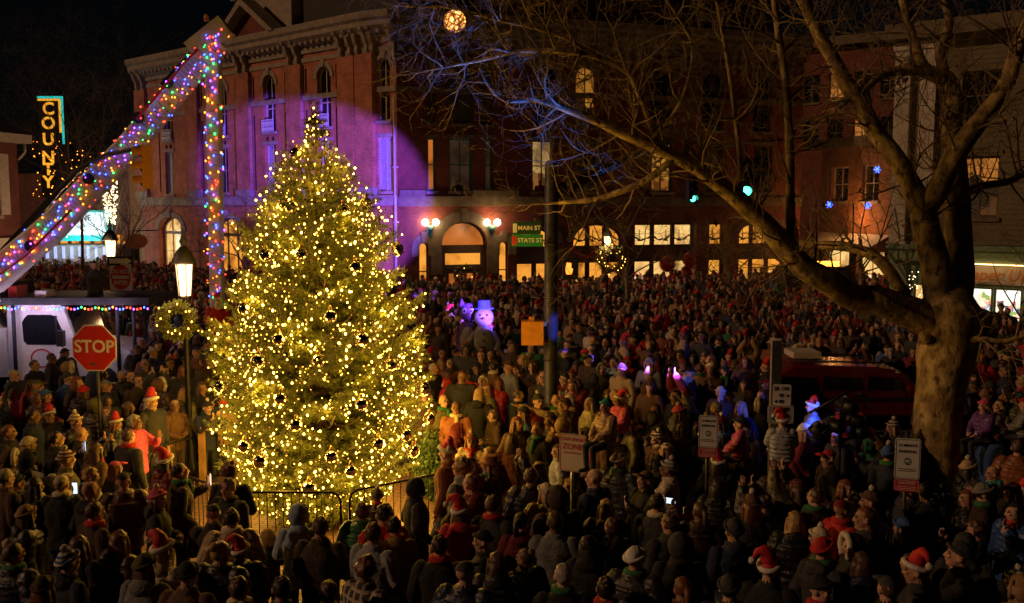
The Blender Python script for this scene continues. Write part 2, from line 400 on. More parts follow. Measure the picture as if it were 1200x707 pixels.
# --- corner wall B
ob = (LB/2-.42, LB/2+.42, 10.6, 14.0, .42); ob2 = (LB/2-.5, LB/2+.5, 6.75, 9.7, 0)
mb = MB(); wall(mb, 0, LB, 0, HT-.4, [ob, ob2]); mb.build('corner_wall', 'brick_red', bld, MBB)
window(MBB, bld, ob); surround(MBB, bld, ob, .2); window(MBB, bld, ob2, pane='blind'); surround(MBB, bld, ob2, .18, key=False)
cornice(MBB, LB, [.2, LB-.2])
mb = MB(); mb.bbox(.0, LB, -.16, .02, 5.95, 6.42); mb.bbox(0, LB, -.24, .02, 6.422, 6.52); mb.build('belt_course', 'stone', bld, MBB)
mb = MB(); mb.tube([(LB-.02, -.2, .3), (LB-.02, -.2, 11.9)], .07, 8); mb.tube([(LB-.02, -.2, 12.5), (LB-.02, -.2, 15.2)], .07, 8)
for z in (2, 5, 8, 11): mb.bbox(LB-.12, LB+.08, -.28, 0, z, z+.08)
mb.build('drainpipe', 'paint_trim', bld, MBB)
# --- front wall C
wins3 = [(uC(505, 100), .55), (uC(539, 100), 1.5), (uC(570, 100), .75), (uC(640, 100), 1.3), (uC(687, 100), 1.3), (uC(776, 100), 1.5), (uC(836, 100), 1.5), (uC(894, 100), 1.3)]
wins2 = [(uC(506, 200), .5), (uC(540, 200), 1.35), (uC(573, 200), .5), (uC(636, 200), 1.3), (uC(689, 200), 1.35), (uC(776, 200), 1.4), (uC(836, 200), 1.3), (uC(894, 200), 1.3)]
ops = [o3(c, w) for c, w in wins3]+[o2(c, w) for c, w in wins2]
ud = uC(544, 290); door = (ud-1.35, ud+1.35, 0, 5.05, 1.35); sl = [(ud-2.35-.27, ud-2.35+.27, .9, 3.9, .27), (ud+2.35-.27, ud+2.35+.27, .9, 3.9, .27)]
ops += [door]+sl
bays = [(uC(606, 290), uC(652, 290), .5, 4.7, .9, 'room_gold'), (uC(672, 290), uC(732, 290), .5, 4.9, 1.0, 'room_gold'), (uC(744, 290), uC(816, 290), .5, 4.9, .0, 'room_white'), (uC(831, 290), uC(851, 290), .5, 4.9, .0, 'room_gold'), (uC(866, 290), uC(922, 290), .5, 4.9, .7, 'room_gold')]
ops += [b[:5] for b in bays]
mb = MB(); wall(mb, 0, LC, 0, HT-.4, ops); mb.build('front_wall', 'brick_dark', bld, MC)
for i, (c, w) in enumerate(wins3):
    lit = i == 4
    window(MC, bld, o3(c, w), 'paint_brown', 'lit_dim' if lit else ('curtain' if i in (0, 1, 2) else 'dark_glass'), bars=(1 if w > 1 else 0, 1))
    surround(MC, bld, o3(c, w), .3, mt='stone_dark')
for i, (c, w) in enumerate(wins2):
    p = {0: 'room_red', 1: 'room_dim', 2: 'room_dim', 3: 'lit_cream', 5: 'lit_amber', 6: 'curtain', 7: 'dark_glass'}.get(i, 'dark_glass')
    window(MC, bld, o2(c, w), 'paint_teal' if i < 6 else 'paint_brown', p, bars=(1 if w > 1 else 0, 1), fw=.11)
    surround(MC, bld, o2(c, w), .2, mt='stone_dark', key=False)
brC = []
for px in (474, 588, 612, 662, 712, 740, 806, 864, 922): u = uC(px, 60); brC += [u-.3, u+.3]
cornice(MC, LC, brC, 'stone_dark')
mb = MB(); x1 = uC(612, 240); mb.bbox(0, LC, -.16, .02, 5.9, 6.35); mb.bbox(0, LC, -.24, .02, 6.352, 6.46)
mb.bbox(.05, 1.5, -.3, .02, 6.462, 6.8); mb.bbox(x1-3, x1-.3, -.3, .02, 6.462, 6.8); mb.build('belt_course', 'stone_dark', bld, MC)
mb = MB(); mb.bbox(2, LC, 2.5, 7, HT, HT+3.6); mb.build('roof', 'slate_slot_shade', bld, MC)
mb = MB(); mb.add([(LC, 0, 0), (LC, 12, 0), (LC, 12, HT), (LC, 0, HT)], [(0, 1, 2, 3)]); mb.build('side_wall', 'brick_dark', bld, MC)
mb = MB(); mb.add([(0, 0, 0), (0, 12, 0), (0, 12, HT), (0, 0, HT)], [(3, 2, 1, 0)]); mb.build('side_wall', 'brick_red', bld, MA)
# the arched doorway
surround(MC, bld, door, .62, .18, mt='stone_dark', key=True, legs=1.6, name='door_arch')
for o in sl: surround(MC, bld, o, .45, .14, mt='stone_dark', key=True, legs=.5, name='sidelight_arch'); window(MC, bld, o, 'paint_brown', 'room_gold', y=.2, bars=(0, 1), name='sidelight')
dm = MB(); a, b = door[0], door[1]
dm.bbox(a, a+.3, .25, .5, 0, 3.7); dm.bbox(b-.3, b, .25, .5, 0, 3.7); dm.bbox(a+.3, b-.3, .25, .5, 3.25, 3.7); dm.bbox(a+.3, b-.3, .25, .45, 2.35, 2.6)
dfr = dm.build('door_frame', 'paint_brown', bld, MC)
q = MB(); q.prism(outline(a+.1, b-.1, 3.72, 4.95, 1.2), .4, .42); q.build('fanlight', 'room_red', dfr, MC)
q = MB(); q.bbox(a+.3, b-.3, .4, .42, 2.602, 3.248); q.build('transom_light', 'room_gold', dfr, MC)
for x0, x1 in ((a+.3, ud-.01), (ud+.01, b-.3)):
    q = MB(); q.bbox(x0, x0+.22, .3, .36, 0, 2.348); q.bbox(x1-.22, x1, .3, .36, 0, 2.348); q.bbox(x0+.22, x1-.22, .3, .36, 0, .9); q.bbox(x0+.22, x1-.22, .3, .36, 2.1, 2.348)
    dr = q.build('door', 'paint_brown', bld, MC); q = MB(); q.bbox(x0+.222, x1-.222, .34, .35, .902, 2.098); q.build('pane', 'room_red', dr, MC)
    q = MB(); q.tube([(ud+(.12 if x0 > ud else -.12), .22, 1), (ud+(.12 if x0 > ud else -.12), .22, 1.35)], .02, 6); q.build('handle', 'steel', dr, MC)
for i, bb in enumerate(bays):
    o = bb[:5]; w = window(MC, bld, o, 'paint_brown', bb[5], y=.5, bars=(2 if bb[1]-bb[0] > 3 else (1 if bb[1]-bb[0] > 1.5 else 0), 0), fw=.14, name='shop_window', transom=3.35, sill=False, bw=.15, tw=.22)
    if o[4] > 0: surround(MC, bld, o, .4, .09, mt='stone_dark', key=True, name='shop_arch')
    q = MB(); xs = np.linspace(o[0]+.2, o[1]-.2, 26); q.tube([(x, .42, 4.15-.28*abs(math.sin((x-o[0])*2.4))+.03*math.sin(x*31)) for x in xs], [.05+.02*math.sin(k*2.3) for k in range(26)], 6); q.build('garland', 'paint_green', w, MC)
    q = MB()
    for k in range(max(1, int((o[1]-o[0])/.9))): x = o[0]+.5+k*.9; q.lathe([(.02, 4.5), (.03, 3.95), (.16, 3.8), (.02, 3.79)], (x, .44, 0), 10)
    q.build('hanging_lamp', 'iron', w, MC)
    q = MB(); q.bbox(o[0]+.14, o[1]-.14, .4, .49, 2.55, 3.3); q.build('sign_board', 'paint_brown', w, MC)
# wall lanterns beside the door, each with two globes
glow('globe_lit', (1, .72, .38), 26)
for px, side in ((503, 'left'), (575, 'right')):
    u, z = px_u(MC, px, 266)
    t = thing('wall_lantern', f'twin globe wall lantern burning to the {side} of the arched doorway', 'wall lamp', MC @ Vector((u, 0, z)))
    q = MB(MC); q.tube([(u, 0, z-.4), (u, -.25, z-.35), (u, -.3, z)], .05, 8); q.lathe([(.12, -.1), (.2, .1), (.1, .25)], (u, -.3, z-.15), 10); q.bbox(u-.15, u+.15, -.05, -.003, z-.7, z-.1); q.bbox(u-.35, u+.35, -.33, -.27, z+.02, z+.08); q.build('bracket', 'paint_teal', t)
    for s in (-1, 1): q = MB(MC); q.ell((u+s*.3, -.3, z+.26), .19, 14, 10); q.build('globe', 'globe_lit', t)
    lamp('lantern_light', MC @ Vector((u, -.7, z+.3)), (1, .55, .22), 80, .25)
# ================================================================== ground
mb = MB(); mb.add([(-400, -60, 0), (400, -60, 0), (400, 700, 0), (-400, 700, 0)], [(0, 1, 2, 3)])
kind(mb.build('ground', 'asphalt'), 'structure')
def pavers():
    m, nt, b = new_mat('pavers')
    tc = N(nt, 'ShaderNodeTexCoord'); t = N(nt, 'ShaderNodeTexBrick'); L(nt, tc.outputs['Object'], t.inputs['Vector'])
    t.inputs['Color1'].default_value = (.20, .10, .07, 1); t.inputs['Color2'].default_value = (.13, .065, .05, 1); t.inputs['Mortar'].default_value = (.03, .028, .025, 1)
    for k, v in (('Scale', 1), ('Mortar Size', .015), ('Brick Width', .22), ('Row Height', .11)): t.inputs[k].default_value = v
    L(nt, t.outputs['Color'], b.inputs['Base Color']); b.inputs['Roughness'].default_value = .6
    bp = N(nt, 'ShaderNodeBump', Strength=.6, Distance=.01, invert=True); L(nt, t.outputs['Fac'], bp.inputs['Height']); L(nt, bp.outputs['Normal'], b.inputs['Normal'])
pavers()
TREE = Vector((at(379, 600, 18).x, 18.0, 0))
mb = MB(); mb.lathe([(6.2, .0), (6.2, .12), (0.01, .121)], (TREE.x, TREE.y, 0), 64, 0, False)
kind(mb.build('pavement', 'pavers'), 'structure')
SY = at_z(1096, 606, 0)
mb = MB(); mb.bbox(SY.x-4.5, SY.x+7, SY.y-2.4, SY.y+3.2, 0.0, .13); mb.box((SY.x+.2, SY.y, .09), (11.8, 5.9, .1), 1)
kind(mb.build('sidewalk', ['concrete', 'concrete']), 'structure')
mb = MB(); mb.M = MC @ Matrix.Translation((-40, -3.2, 0)); mb.bbox(0, 90, 0, 3.2, 0, .14)
kind(mb.build('sidewalk', 'concrete'), 'structure')
# crossing stripes painted on the road
mb = MB()
for k in range(8): mb.add([(3.0+k*1.1, 30, .004), (3.55+k*1.1, 30, .004), (3.55+k*1.1, 33, .004), (3.0+k*1.1, 33, .004)], [(0, 1, 2, 3)])
kind(mb.build('road_marking', 'sign_white'), 'structure')
# ================================================================== the pale shop building on the right
D0 = at(1046, 240, 41); D1 = at(1330, 240, 35.5); MD, LD = seg_frame(D0, D1)
uD = lambda px, py=340: px_u(MD, px, py)[0]
shop = thing('shop_building', 'pale clapboard building with white corner pilasters over a green shopfront', 'building', D0)
ww = [(uD(1146, 225)-.75, uD(1146, 225)+.75, 5.5, 7.9, 0), (uD(1146, 225)+2.3, uD(1146, 225)+3.8, 5.5, 7.9, 0), (uD(1146, 225)-.75, uD(1146, 225)+.75, 9.3, 11.2, 0)]
sw = [(uD(1070), uD(1084), .3, 2.75, 0), (uD(1131), uD(1162), .75, 2.72, 0), (uD(1164.5), uD(1197), .75, 2.72, 0), (uD(1199.5), uD(1230), .75, 2.72, 0)]
mb = MB(); wall(mb, 0, LD, 4.4, 12.6, ww)
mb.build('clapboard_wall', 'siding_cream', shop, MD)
mb = MB()
for k in range(int(8.2/.2)):
    z = 4.42+k*.2
    spans = [(0.05, LD)]
    for o in ww:
        if o[2]-.2 < z < o[3]+.05: spans = [s for a, b in spans for s in ((a, min(b, o[0]-.12)), (max(a, o[1]+.12), b)) if s[1]-s[0] > .1]
    for a, b in spans: mb.add([(a, -.03, z), (b, -.03, z), (b, -.006, z+.2), (a, -.006, z+.2), (a, -.004, z), (b, -.004, z)], [(0, 1, 2, 3), (4, 5, 1, 0)])
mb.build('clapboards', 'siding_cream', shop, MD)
lit_room('room_attic', (.9, .30, .05), [(0, (.02, .012, .008)), (.6, (.10, .035, .012))], .5, 7.0, 3)
for o, p in zip(ww, ('room_attic', 'room_dim', 'dark_glass')):
    w = window(MD, shop, o, 'paint_brown', p, bars=(1, 1), fw=.1)
for x in (.0, 1.0):
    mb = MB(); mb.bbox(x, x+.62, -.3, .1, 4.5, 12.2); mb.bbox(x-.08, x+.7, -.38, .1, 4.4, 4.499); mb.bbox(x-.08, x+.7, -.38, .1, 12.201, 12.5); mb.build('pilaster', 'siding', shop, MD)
mb = MB(); mb.bbox(-.3, LD, -.8, .1, 12.6, 13.2); mb.build('cornice', 'siding_cream', shop, MD)
mb = MB(); mb.add([(0, 0, 0), (0, 10, 0), (0, 10, 12.6), (0, 0, 12.6)], [(3, 2, 1, 0)]); mb.bbox(0, LD, 2, 10, 12.4, 12.59); mb.build('side_wall', 'siding', shop, MD)
mb = MB(); mb.bbox(0, LD, -.35, .05, 3.72, 4.39); mb.bbox(-.05, LD, -.5, .05, 4.2, 4.32); mb.build('green_fascia', 'paint_green', shop, MD)
mb = MB(); wall(mb, 0, LD, 0, 3.72, sw, depth=.2)
mb.build('shopfront', 'paint_green', shop, MD)
mb = MB(); mb.bbox(uD(1118), LD-.2, -.12, -.01, 2.88, 3.6); sg = mb.build('shop_sign', 'siding', shop, MD)
text('Paper Uni', .62, MD @ Matrix.Translation(((uD(1135)+uD(1203))/2+.0, -.125, 3.24)), 'ink_gold', sg, shear=.25)
mb = MB()
for s in (-1, 1): mb.tube([((uD(1165)+s*x), -.14, 2.96+.02*math.sin(x*9)) for x in (0, .2, .4, .6, .8)], .012, 5)
mb.build('flourish', 'ink_gold', sg, MD)
glow('sign_fill_lamp', (1, .55, .2), 6)  # strip lamp added under the fascia to light the shop sign
mb = MB(); mb.bbox(uD(1119), LD-.3, -.42, -.36, 3.66, 3.7); mb.build('sign_fill_lamp', 'sign_fill_lamp', shop, MD)
for i, o in enumerate(sw): window(MD, shop, o, 'paint_green', 'room_shop' if i else 'room_white', y=.15, bars=(0, 0), fw=.05, name='shop_window', sill=False)
# lit brick building behind, further down the street
E0 = at(962, 240, 66); E1 = at(1046, 240, 58); ME, LE = seg_frame(E0, E1)
bs = thing('brick_shop', 'orange lit brick building with a pale shopfront down the side street', 'building', E0)
eo = [(LE*.15, LE*.4, 6.2, 8.4, 0), (LE*.6, LE*.82, 6.2, 8.4, 0), (LE*.1, LE*.45, .3, 3.2, 0), (LE*.55, LE*.92, .3, 3.2, 0)]
mb = MB(); wall(mb, 0, LE, 0, 9.6, eo); mb.build('wall', 'brick_shop', bs, ME)
for o, p in zip(eo, ('dark_glass', 'dark_glass', 'room_white', 'room_white')): window(ME, bs, o, 'paint_trim', p, bars=(1, 1))
mb = MB(); mb.bbox(-.2, LE+.2, -.5, 0, 9.6, 10.2); mb.build('cornice', 'stone_dark', bs, ME)
mb = MB(); mb.add([(.1, -.02, 4.2), (LE-.1, -.02, 4.2), (LE-.1, -1.5, 3.4), (.1, -1.5, 3.4), (.1, -1.5, 3.15), (LE-.1, -1.5, 3.15)], [(0, 1, 2, 3), (3, 2, 5, 4)]); mb.build('awning', 'lace_white', bs, ME)
lamp('wall_wash_light', ME @ Vector((LE*.62, -1.4, 5.3)), (1, .4, .1), 230, .2)
K0 = at(925, 240, 82); K1 = at(1062, 240, 76); MK, LK = seg_frame(K0, K1)
db = thing('tall_brick_building', 'tall dark brick building with a few dim lit windows rising behind the orange lit shop', 'building', K0)
ko = [(x, x+1.3, z, z+2.2, 0) for z in (10.6, 14.2) for x in np.linspace(1, LK-2.3, 4)]
mb = MB(); wall(mb, 0, LK, 0, 18.5, ko); mb.build('wall', 'brick_dark', db, MK)
for i, o in enumerate(ko): window(MK, db, o, 'paint_brown', 'room_attic' if i in (2, 5) else 'dark_glass', bars=(1, 1))
mb = MB(); mb.bbox(-.3, LK+.3, -.7, .1, 18.5, 19.2); mb.build('cornice', 'stone_dark', db, MK)
# ================================================================== left side buildings
F0 = at(-130, 240, 34); F1 = at(23, 240, 40); MF, LF = seg_frame(F0, F1)
rh = thing('brick_house', 'dark red brick house with white gutter and shutters beside the cinema', 'house', F1)
fo = [(LF-2.3, LF-1.1, 5.6, 8.0, 0), (LF-5.2, LF-4.0, 5.6, 8.0, 0)]
mb = MB(); wall(mb, 0, LF, 0, 8.6, fo); mb.add([(LF, 0, 0), (LF, 9, 0), (LF, 9, 8.6), (LF, 0, 8.6)], [(0, 1, 2, 3)]); mb.build('wall', 'brick_house', rh, MF)
for o in fo:
    window(MF, rh, o, 'paint_trim')
    for x in (o[0]-.55, o[1]+.03):
        q = MB(); q.bbox(x, x+.5, -.06, -.004, o[2], o[3])
        for k in range(14): q.bbox(x+.06, x+.44, -.075, -.058, o[2]+.12+k*.155, o[2]+.22+k*.155)
        q.build('shutter', 'paint_trim', rh, MF)
mb = MB(); mb.bbox(-.1, LF+.4, -.4, .1, 8.45, 8.8); mb.tube([(LF+.2, -.2, 8.45), (LF+.2, -.2, 8.1), (LF-.05, -.08, 7.8)], .06, 6); mb.build('gutter', 'paint_trim', rh, MF)
mb = MB(); mb.add([(-.2, -.4, 8.8), (LF+.45, -.4, 8.8), (LF+.45, 5, 11), (-.2, 5, 11)], [(0, 1, 2, 3)]); mb.build('roof', 'slate_slot_shade', rh, MF)
mb = MB(); mb.bbox(0, LF-.1, -.5, -.01, 3.9, 4.7); mb.bbox(0, LF-.1, -.55, -.01, 3.75, 3.9); mb.build('shop_fascia', 'paint_trim', rh, MF)
q = MB(); q.bbox(LF-3.2, LF-.6, -.12, -.02, .6, 3.4); q.build('shop_window', 'lit_amber', rh, MF)
# the cinema with a vertical sign and a lit marquee
G0 = at(20, 240, 84); G1 = at(152, 240, 78); MG, LG = seg_frame(G0, G1)
cin = thing('cinema', 'dark cinema front with gold lit doors under the bright marquee', 'cinema', G1)
mb = MB(); wall(mb, 0, LG, 0, 8.6, [(LG*.25, LG*.95, .2, 3.6, 0)]); mb.build('facade', 'brick_house', cin, MG)
q = MB(); q.bbox(LG*.25, LG*.95, .4, .45, .2, 3.6); q.build('lobby', 'room_gold', cin, MG)
q = MB()
for k in range(8): x = LG*(.25+.1*k); q.bbox(x-.08, x+.08, .1, .35, .2, 3.6)
q.bbox(LG*.25, LG*.95, .12, .34, 2.5, 2.65); q.build('door_frame', 'paint_brown', cin, MG)
glow('marquee_white', (.75, .95, 1), 1.25); glow('neon_teal', (.02, .55, .5), 1.0); glow('neon_gold', (1, .42, .03), 1.0); glow('soffit_blue', (.45, .5, 1), .9)
c0, c1 = at(70, 249, 74), at(125, 276, 74)
mq = thing('marquee', 'bright white marquee with black letters and teal edging over the cinema doors', 'marquee', (c0.x, 74, c1.z))
q = MB(); q.bbox(c0.x, c1.x, 74, 74.8, c1.z, c0.z); q.build('light_box', ['marquee_white'], mq)
q = MB(); q.bbox(c0.x-.1, c1.x+.1, 73.9, 74.9, c1.z-.42, c1.z-.003); q.bbox(c0.x-.1, c1.x+.1, 73.9, 74.9, c0.z+.003, c0.z+.14); q.bbox(c1.x+.003, c1.x+.14, 73.92, 74.8, c1.z, c0.z); q.build('teal_edging', 'neon_teal', mq)
text('DANE', .6, frame(((c0.x+c1.x)/2-.2, 73.985, c0.z-.42)), 'ink_black', mq)
q = MB(); q.bbox(c0.x-1.5, c1.x+.3, 74.3, 78, c1.z-2.0, c1.z-.75); q.build('striped_soffit', 'paint_trim', mq)
for k in range(9): q = MB(); x = c0.x-1.3+k*.62; q.bbox(x, x+.2, 74.2, 74.29, c1.z-1.75, c1.z-.85); q.build('soffit_lamp', 'soffit_blue', mq)
lamp('marquee_light', (c1.x-1.5, 72, c1.z-.6), (.7, .9, 1), 250, 1)
s0, s1 = at(44, 113, 72), at(79, 232, 72)
vs = thing('vertical_sign', 'tall vertical bulb sign spelling COUNTY in gold with a teal and gold edge', 'sign', (s0.x, 72, s1.z))
q = MB(); q.bbox(s0.x, s1.x, 72, 72.5, s1.z, s0.z); q.build('board', 'ink_black', vs)
q = MB(); q.bbox(s0.x, s1.x, 71.9, 71.99, s0.z-.15, s0.z); q.bbox(s1.x-.13, s1.x, 71.9, 71.99, s0.z-3.4, s0.z-.152); q.build('neon_edge', 'neon_teal', vs)
q = MB(); q.bbox(s0.x, s1.x-.2, 71.9, 71.99, s0.z-.32, s0.z-.18); q.bbox(s1.x-.32, s1.x-.18, 71.9, 71.99, s0.z-2.6, s0.z-.33); q.build('neon_edge', 'neon_gold', vs)
for ch, py in zip('COUNTY', (128, 145, 164, 185, 196+3, 214)):
    p = at(56.5, py, 71.94); text(ch, 1.22, frame((p.x, 71.95, p.z)), 'neon_gold', vs, 'letter', .02)
# brown building with an oval sign
H0 = at(146, 240, 80); H1 = at(167, 240, 73.6); MH, LH = seg_frame(H0, H1)
bb_ = thing('narrow_building', 'narrow brown rendered building squeezed beside the red brick block', 'building', H1)
mb = MB(); wall(mb, 0, LH, 0, 9.5, [(LH*.3, LH*.75, .2, 2.8, 0)]); mb.build('wall', mat('render_brown', (.42, .20, .08), .85, bump=.2), bb_, MH)
window(MH, bb_, (LH*.3, LH*.75, .2, 2.8, 0), 'paint_brown')
mb = MB(); mb.bbox(-.1, LH+.0, -.3, .1, 9.5, 9.8); mb.build('cornice', 'stone_dark', bb_, MH)
p = at(160, 283, 66); t = thing('oval_sign', 'gold oval hanging sign beside the brick block corner', 'sign', p)
q = MB(); q.lathe([(.5, -.05), (.5, .05)], (0, 0, 0), 24, 0, False, Matrix.Rotation(R(90), 3, 'X')); o = q.build('board', 'ink_gold', t, Matrix.Translation(p) @ Matrix.Diagonal((1.5, 1, 1, 1)))
q = MB(); q.tube([(p.x+.9, p.y+1.5, p.z+.7), (p.x-.2, p.y, p.z+.7)], .04, 6)
for x in (-.2, .2): q.tube([(p.x+x, p.y, p.z+.7), (p.x+x, p.y, p.z+.4)], .02, 5)
q.build('bracket', 'iron', t)
# ================================================================== street furniture
def sign_post(label, px, Y, z_top, group=None, name='sign_post', r=.03, m='steel', X=None):
    x = X if X is not None else at(px, 400, Y).x
    t = thing(name, label, 'sign', (x, Y, 0), group); q = MB()
    q.tube([(x, Y+.045, 0), (x, Y+.045, z_top)], r, 8); q.build('post', m, t); return t, x
def plate(M, w, h, fm, t, name='sign_plate', r=.03, poly=None, th=.008):
    q = MB()
    if poly is None:
        poly = []
        for cx, cz, a0 in ((w/2-r, -h/2+r, -90), (w/2-r, h/2-r, 0), (-w/2+r, h/2-r, 90), (-w/2+r, -h/2+r, 180)):
            poly += [(cx+r*math.cos(R(a0+k*30)), cz+r*math.sin(R(a0+k*30))) for k in range(4)]
    q.prism(poly, 0, th); return q.build(name, fm, t, M)
def octo(r): return [(r*math.cos(R(22.5+45*k)), r*math.sin(R(22.5+45*k))) for k in range(8)]
def border(M, w, h, b, mt, t, ins=.015):
    q = MB(); w -= 2*ins; h -= 2*ins
    for s in (-1, 1): q.bbox(s*(w/2)-b/2, s*(w/2)+b/2, -.003, -.0005, -h/2, h/2); q.bbox(-w/2+b/2+.0005, w/2-b/2-.0005, -.003, -.0005, s*h/2-b/2, s*h/2+b/2)
    q.build('border', mt, t, M)
def smallprint(M, w, z, h, rows, mt, t):
    q = MB(); rr = random.Random(3)
    for k in range(rows):
        x = -w/2
        while x < w/2-.01:
            l = min(rr.uniform(.4, 1.3)*h, w/2-x); q.bbox(x, x+l, -.0025, -.001, z-k*h*1.6-h*.3, z-k*h*1.6+h*.3); x += l+h*.25
    q.build('small_print', mt, t, M)
# stop sign
p = at(110.5, 408, 19); t, _ = sign_post('red octagonal STOP sign with worn face in front of the white truck', 110.5, 19, p.z+.4, name='stop_sign', X=p.x+.03, m='iron_worn')
M = frame(p, R(-6)); pl = plate(M, 0, 0, 'sign_white', t, poly=octo(.49)); q = MB(); q.prism(octo(.465), -.004, -.001); q.build('red_face', 'sign_red', pl, M); text('STOP', .345, M @ Matrix.Translation((0, -.006, .02)), 'sign_white', pl, spx=1.0, depth=.001)
q = MB(); q.bbox(-.1, 0.0, -.006, -.0045, -.34, -.30); q.build('sticker', 'logo_green', pl, M)
# do not enter + one way
p = at(141.5, 325, 36); t, _ = sign_post('square white sign with red disc reading DO NOT ENTER behind the truck roof', 141, 36, p.z+1.0, name='no_entry_sign', X=p.x+.0)
M = frame(p, R(-22)); pl = plate(M, 1.02, 1.0, 'sign_white', t); q = MB(); q.prism([(.47*math.cos(R(k*12)), .47*math.sin(R(k*12))) for k in range(30)], -.004, -.001); q.build('red_disc', 'sign_red', pl, M)
q = MB(); q.bbox(-.38, .38, -.007, -.0045, -.06, .06); q.build('white_bar', 'sign_white', pl, M); text('DO NOT', .22, M @ Matrix.Translation((0, -.006, .2)), 'sign_white', pl, depth=.001); text('ENTER', .22, M @ Matrix.Translation((0, -.006, -.21)), 'sign_white', pl, depth=.001)
M2 = frame(at(141, 306, 36)); pl = plate(M2, .95, .34, 'ink_black', t); q = MB(); q.prism([(-.4, -.09), (.2, -.09), (.2, -.14), (.42, 0), (.2, .14), (.2, .09), (-.4, .09)], -.003, -.001); q.build('arrow', 'sign_white', pl, M2)
# fifteen minute parking signs with a round green mark, orange-red plates below
def parking(label, px, py, Y, w, yaw, low=None, pm='sign_white'):
    p = at(px, py, Y); t, _ = sign_post(label, px, Y, p.z+.38, name='parking_sign', X=p.x, m='iron_worn', r=.028)
    M = frame(p, yaw); h = w*1.72; pl = plate(M, w, h, pm, t); border(M, w, h, .006, 'ink_black', pl)
    text('15 MINUTE', w*.15, M @ Matrix.Translation((0, -.003, h*.33)), 'ink_black', pl, depth=.001); text('PARKING', w*.165, M @ Matrix.Translation((0, -.003, h*.18)), 'ink_black', pl, depth=.001)
    q = MB(); n = 24; q.prism([(w*.15*math.cos(2*math.pi*k/n), w*.15*math.sin(2*math.pi*k/n)-h*.06) for k in range(n)], -.004, -.001); lg = q.build('round_emblem', 'logo_green', pl, M)
    q = MB()
    q.prism([(w*.045*math.cos(2*math.pi*k/12), w*.055*math.sin(2*math.pi*k/12)-h*.045) for k in range(12)], -.006, -.0045)
    for s in (-1, 1):
        for k in range(3): q.prism([(s*w*(.055+.028*k), -h*.02), (s*w*(.07+.028*k), -h*.02), (s*w*(.05+.028*k), -h*.115), (s*w*(.037+.028*k), -h*.115)], -.006, -.0045)
    q.build('emblem_lines', 'sign_white', pl, M)
    smallprint(M, w*.7, -h*.25, w*.05, 2, 'ink_black', pl)
    M2 = M @ Matrix.Translation((0, 0, -h*.5-w*.27)); p2 = plate(M2, w, w*.5, 'sign_red', t); border(M2, w, w*.5, .005, 'sign_white', p2)
    text('CAUTION', w*.15, M2 @ Matrix.Translation((0, -.003, w*.1)), 'sign_white', p2, depth=.001); smallprint(M2, w*.75, -w*.05, w*.05, 2, 'sign_white', p2)
    return t, M, p
parking('white 15 MINUTE PARKING sign with round green emblem in the middle of the crowd', 830, 506, 15.2, .30, R(-14))
t, M, p = parking('white 15 MINUTE PARKING sign on a black pole beside the sycamore trunk', 1063.5, 538, 13.4, .335, R(-16))
p3 = at(1064, 676, 13.2); M3 = frame(p3, R(-8)); pl = plate(M3, .34, .5, 'sign_red', t, 'paper_notice')
text('NO', .1, M3 @ Matrix.Translation((0, -.003, .16)), 'ink_black', pl, depth=.001); text('PARKING', .058, M3 @ Matrix.Translation((0, -.003, .06)), 'ink_black', pl, depth=.001); smallprint(M3, .2, -.06, .03, 2, 'ink_black', pl)
# tow away
p = at(671, 531, 15.6); t, _ = sign_post('cream TOW-AWAY ZONE sign with red letters above the crowd', 671, 15.6, p.z+.3, name='tow_away_sign', X=p.x)
M = frame(p, R(-24)); pl = plate(M, .46, .62, 'siding', t); border(M, .46, .62, .008, 'ink_red', pl)
text('TOW-AWAY', .082, M @ Matrix.Translation((0, -.003, .22)), 'ink_red', pl, depth=.001); text('ZONE', .13, M @ Matrix.Translation((0, -.003, .10)), 'ink_red', pl, depth=.001); smallprint(M, .3, .0, .04, 1, 'ink_red', pl)
p = at(803, 620, 13.2); t, _ = sign_post('small red NO PARKING paper notice low in the crowd below the 15 minute sign', 803, 13.2, p.z+.3, name='paper_notice_post', X=p.x)
M = frame(p, R(4)); pl = plate(M, .36, .42, 'sign_red', t); text('NO', .1, M @ Matrix.Translation((0, -.003, .1)), 'ink_black', pl, depth=.001); text('PARKING', .06, M @ Matrix.Translation((0, -.003, 0)), 'ink_black', pl, depth=.001)
# bus route plates on a pale square post
p = at(911, 400, 15.6); t = thing('route_sign', 'pale square post with white SR 100 route plates and small arrows', 'sign', (p.x, 15.6, 0)); q = MB(); q.bbox(p.x-.08, p.x+.08, 15.6, 15.7, 0, p.z); q.build('post', 'steel', t)
M = frame(at(916.5, 463, 15.57), R(-8)); pl = plate(M, .28, .34, 'sign_white', t)
for s, dz, sz in (('SR 100', .1, .085), ('40', -.01, .085), ('40', -.11, .085)): text(s, sz, M @ Matrix.Translation((-.01, -.003, dz)), 'ink_black', pl, depth=.001)
def tri(M, x, z, s, d, t): q = MB(); q.prism([(x-d*s*.6, z-s*.6), (x+d*s*.7, z), (x-d*s*.6, z+s*.6)] if d > 0 else [(x-d*s*.6, z+s*.6), (x+d*s*.7, z), (x-d*s*.6, z-s*.6)], -.004, -.001); q.build('arrow', 'ink_black', t, M)
tri(M, .1, -.01, .045, 1, pl); tri(M, -.1, -.11, .045, -1, pl)
M = frame(at(915, 486, 15.54), R(2)); pl = plate(M, .42, .3, 'sign_white', t); text('SR 100', .09, M @ Matrix.Translation((0, -.003, .08)), 'ink_black', pl, depth=.001); text('42', .085, M @ Matrix.Translation((.1, -.003, -.03)), 'ink_black', pl, depth=.001); tri(M, -.13, -.06, .05, -1, pl)
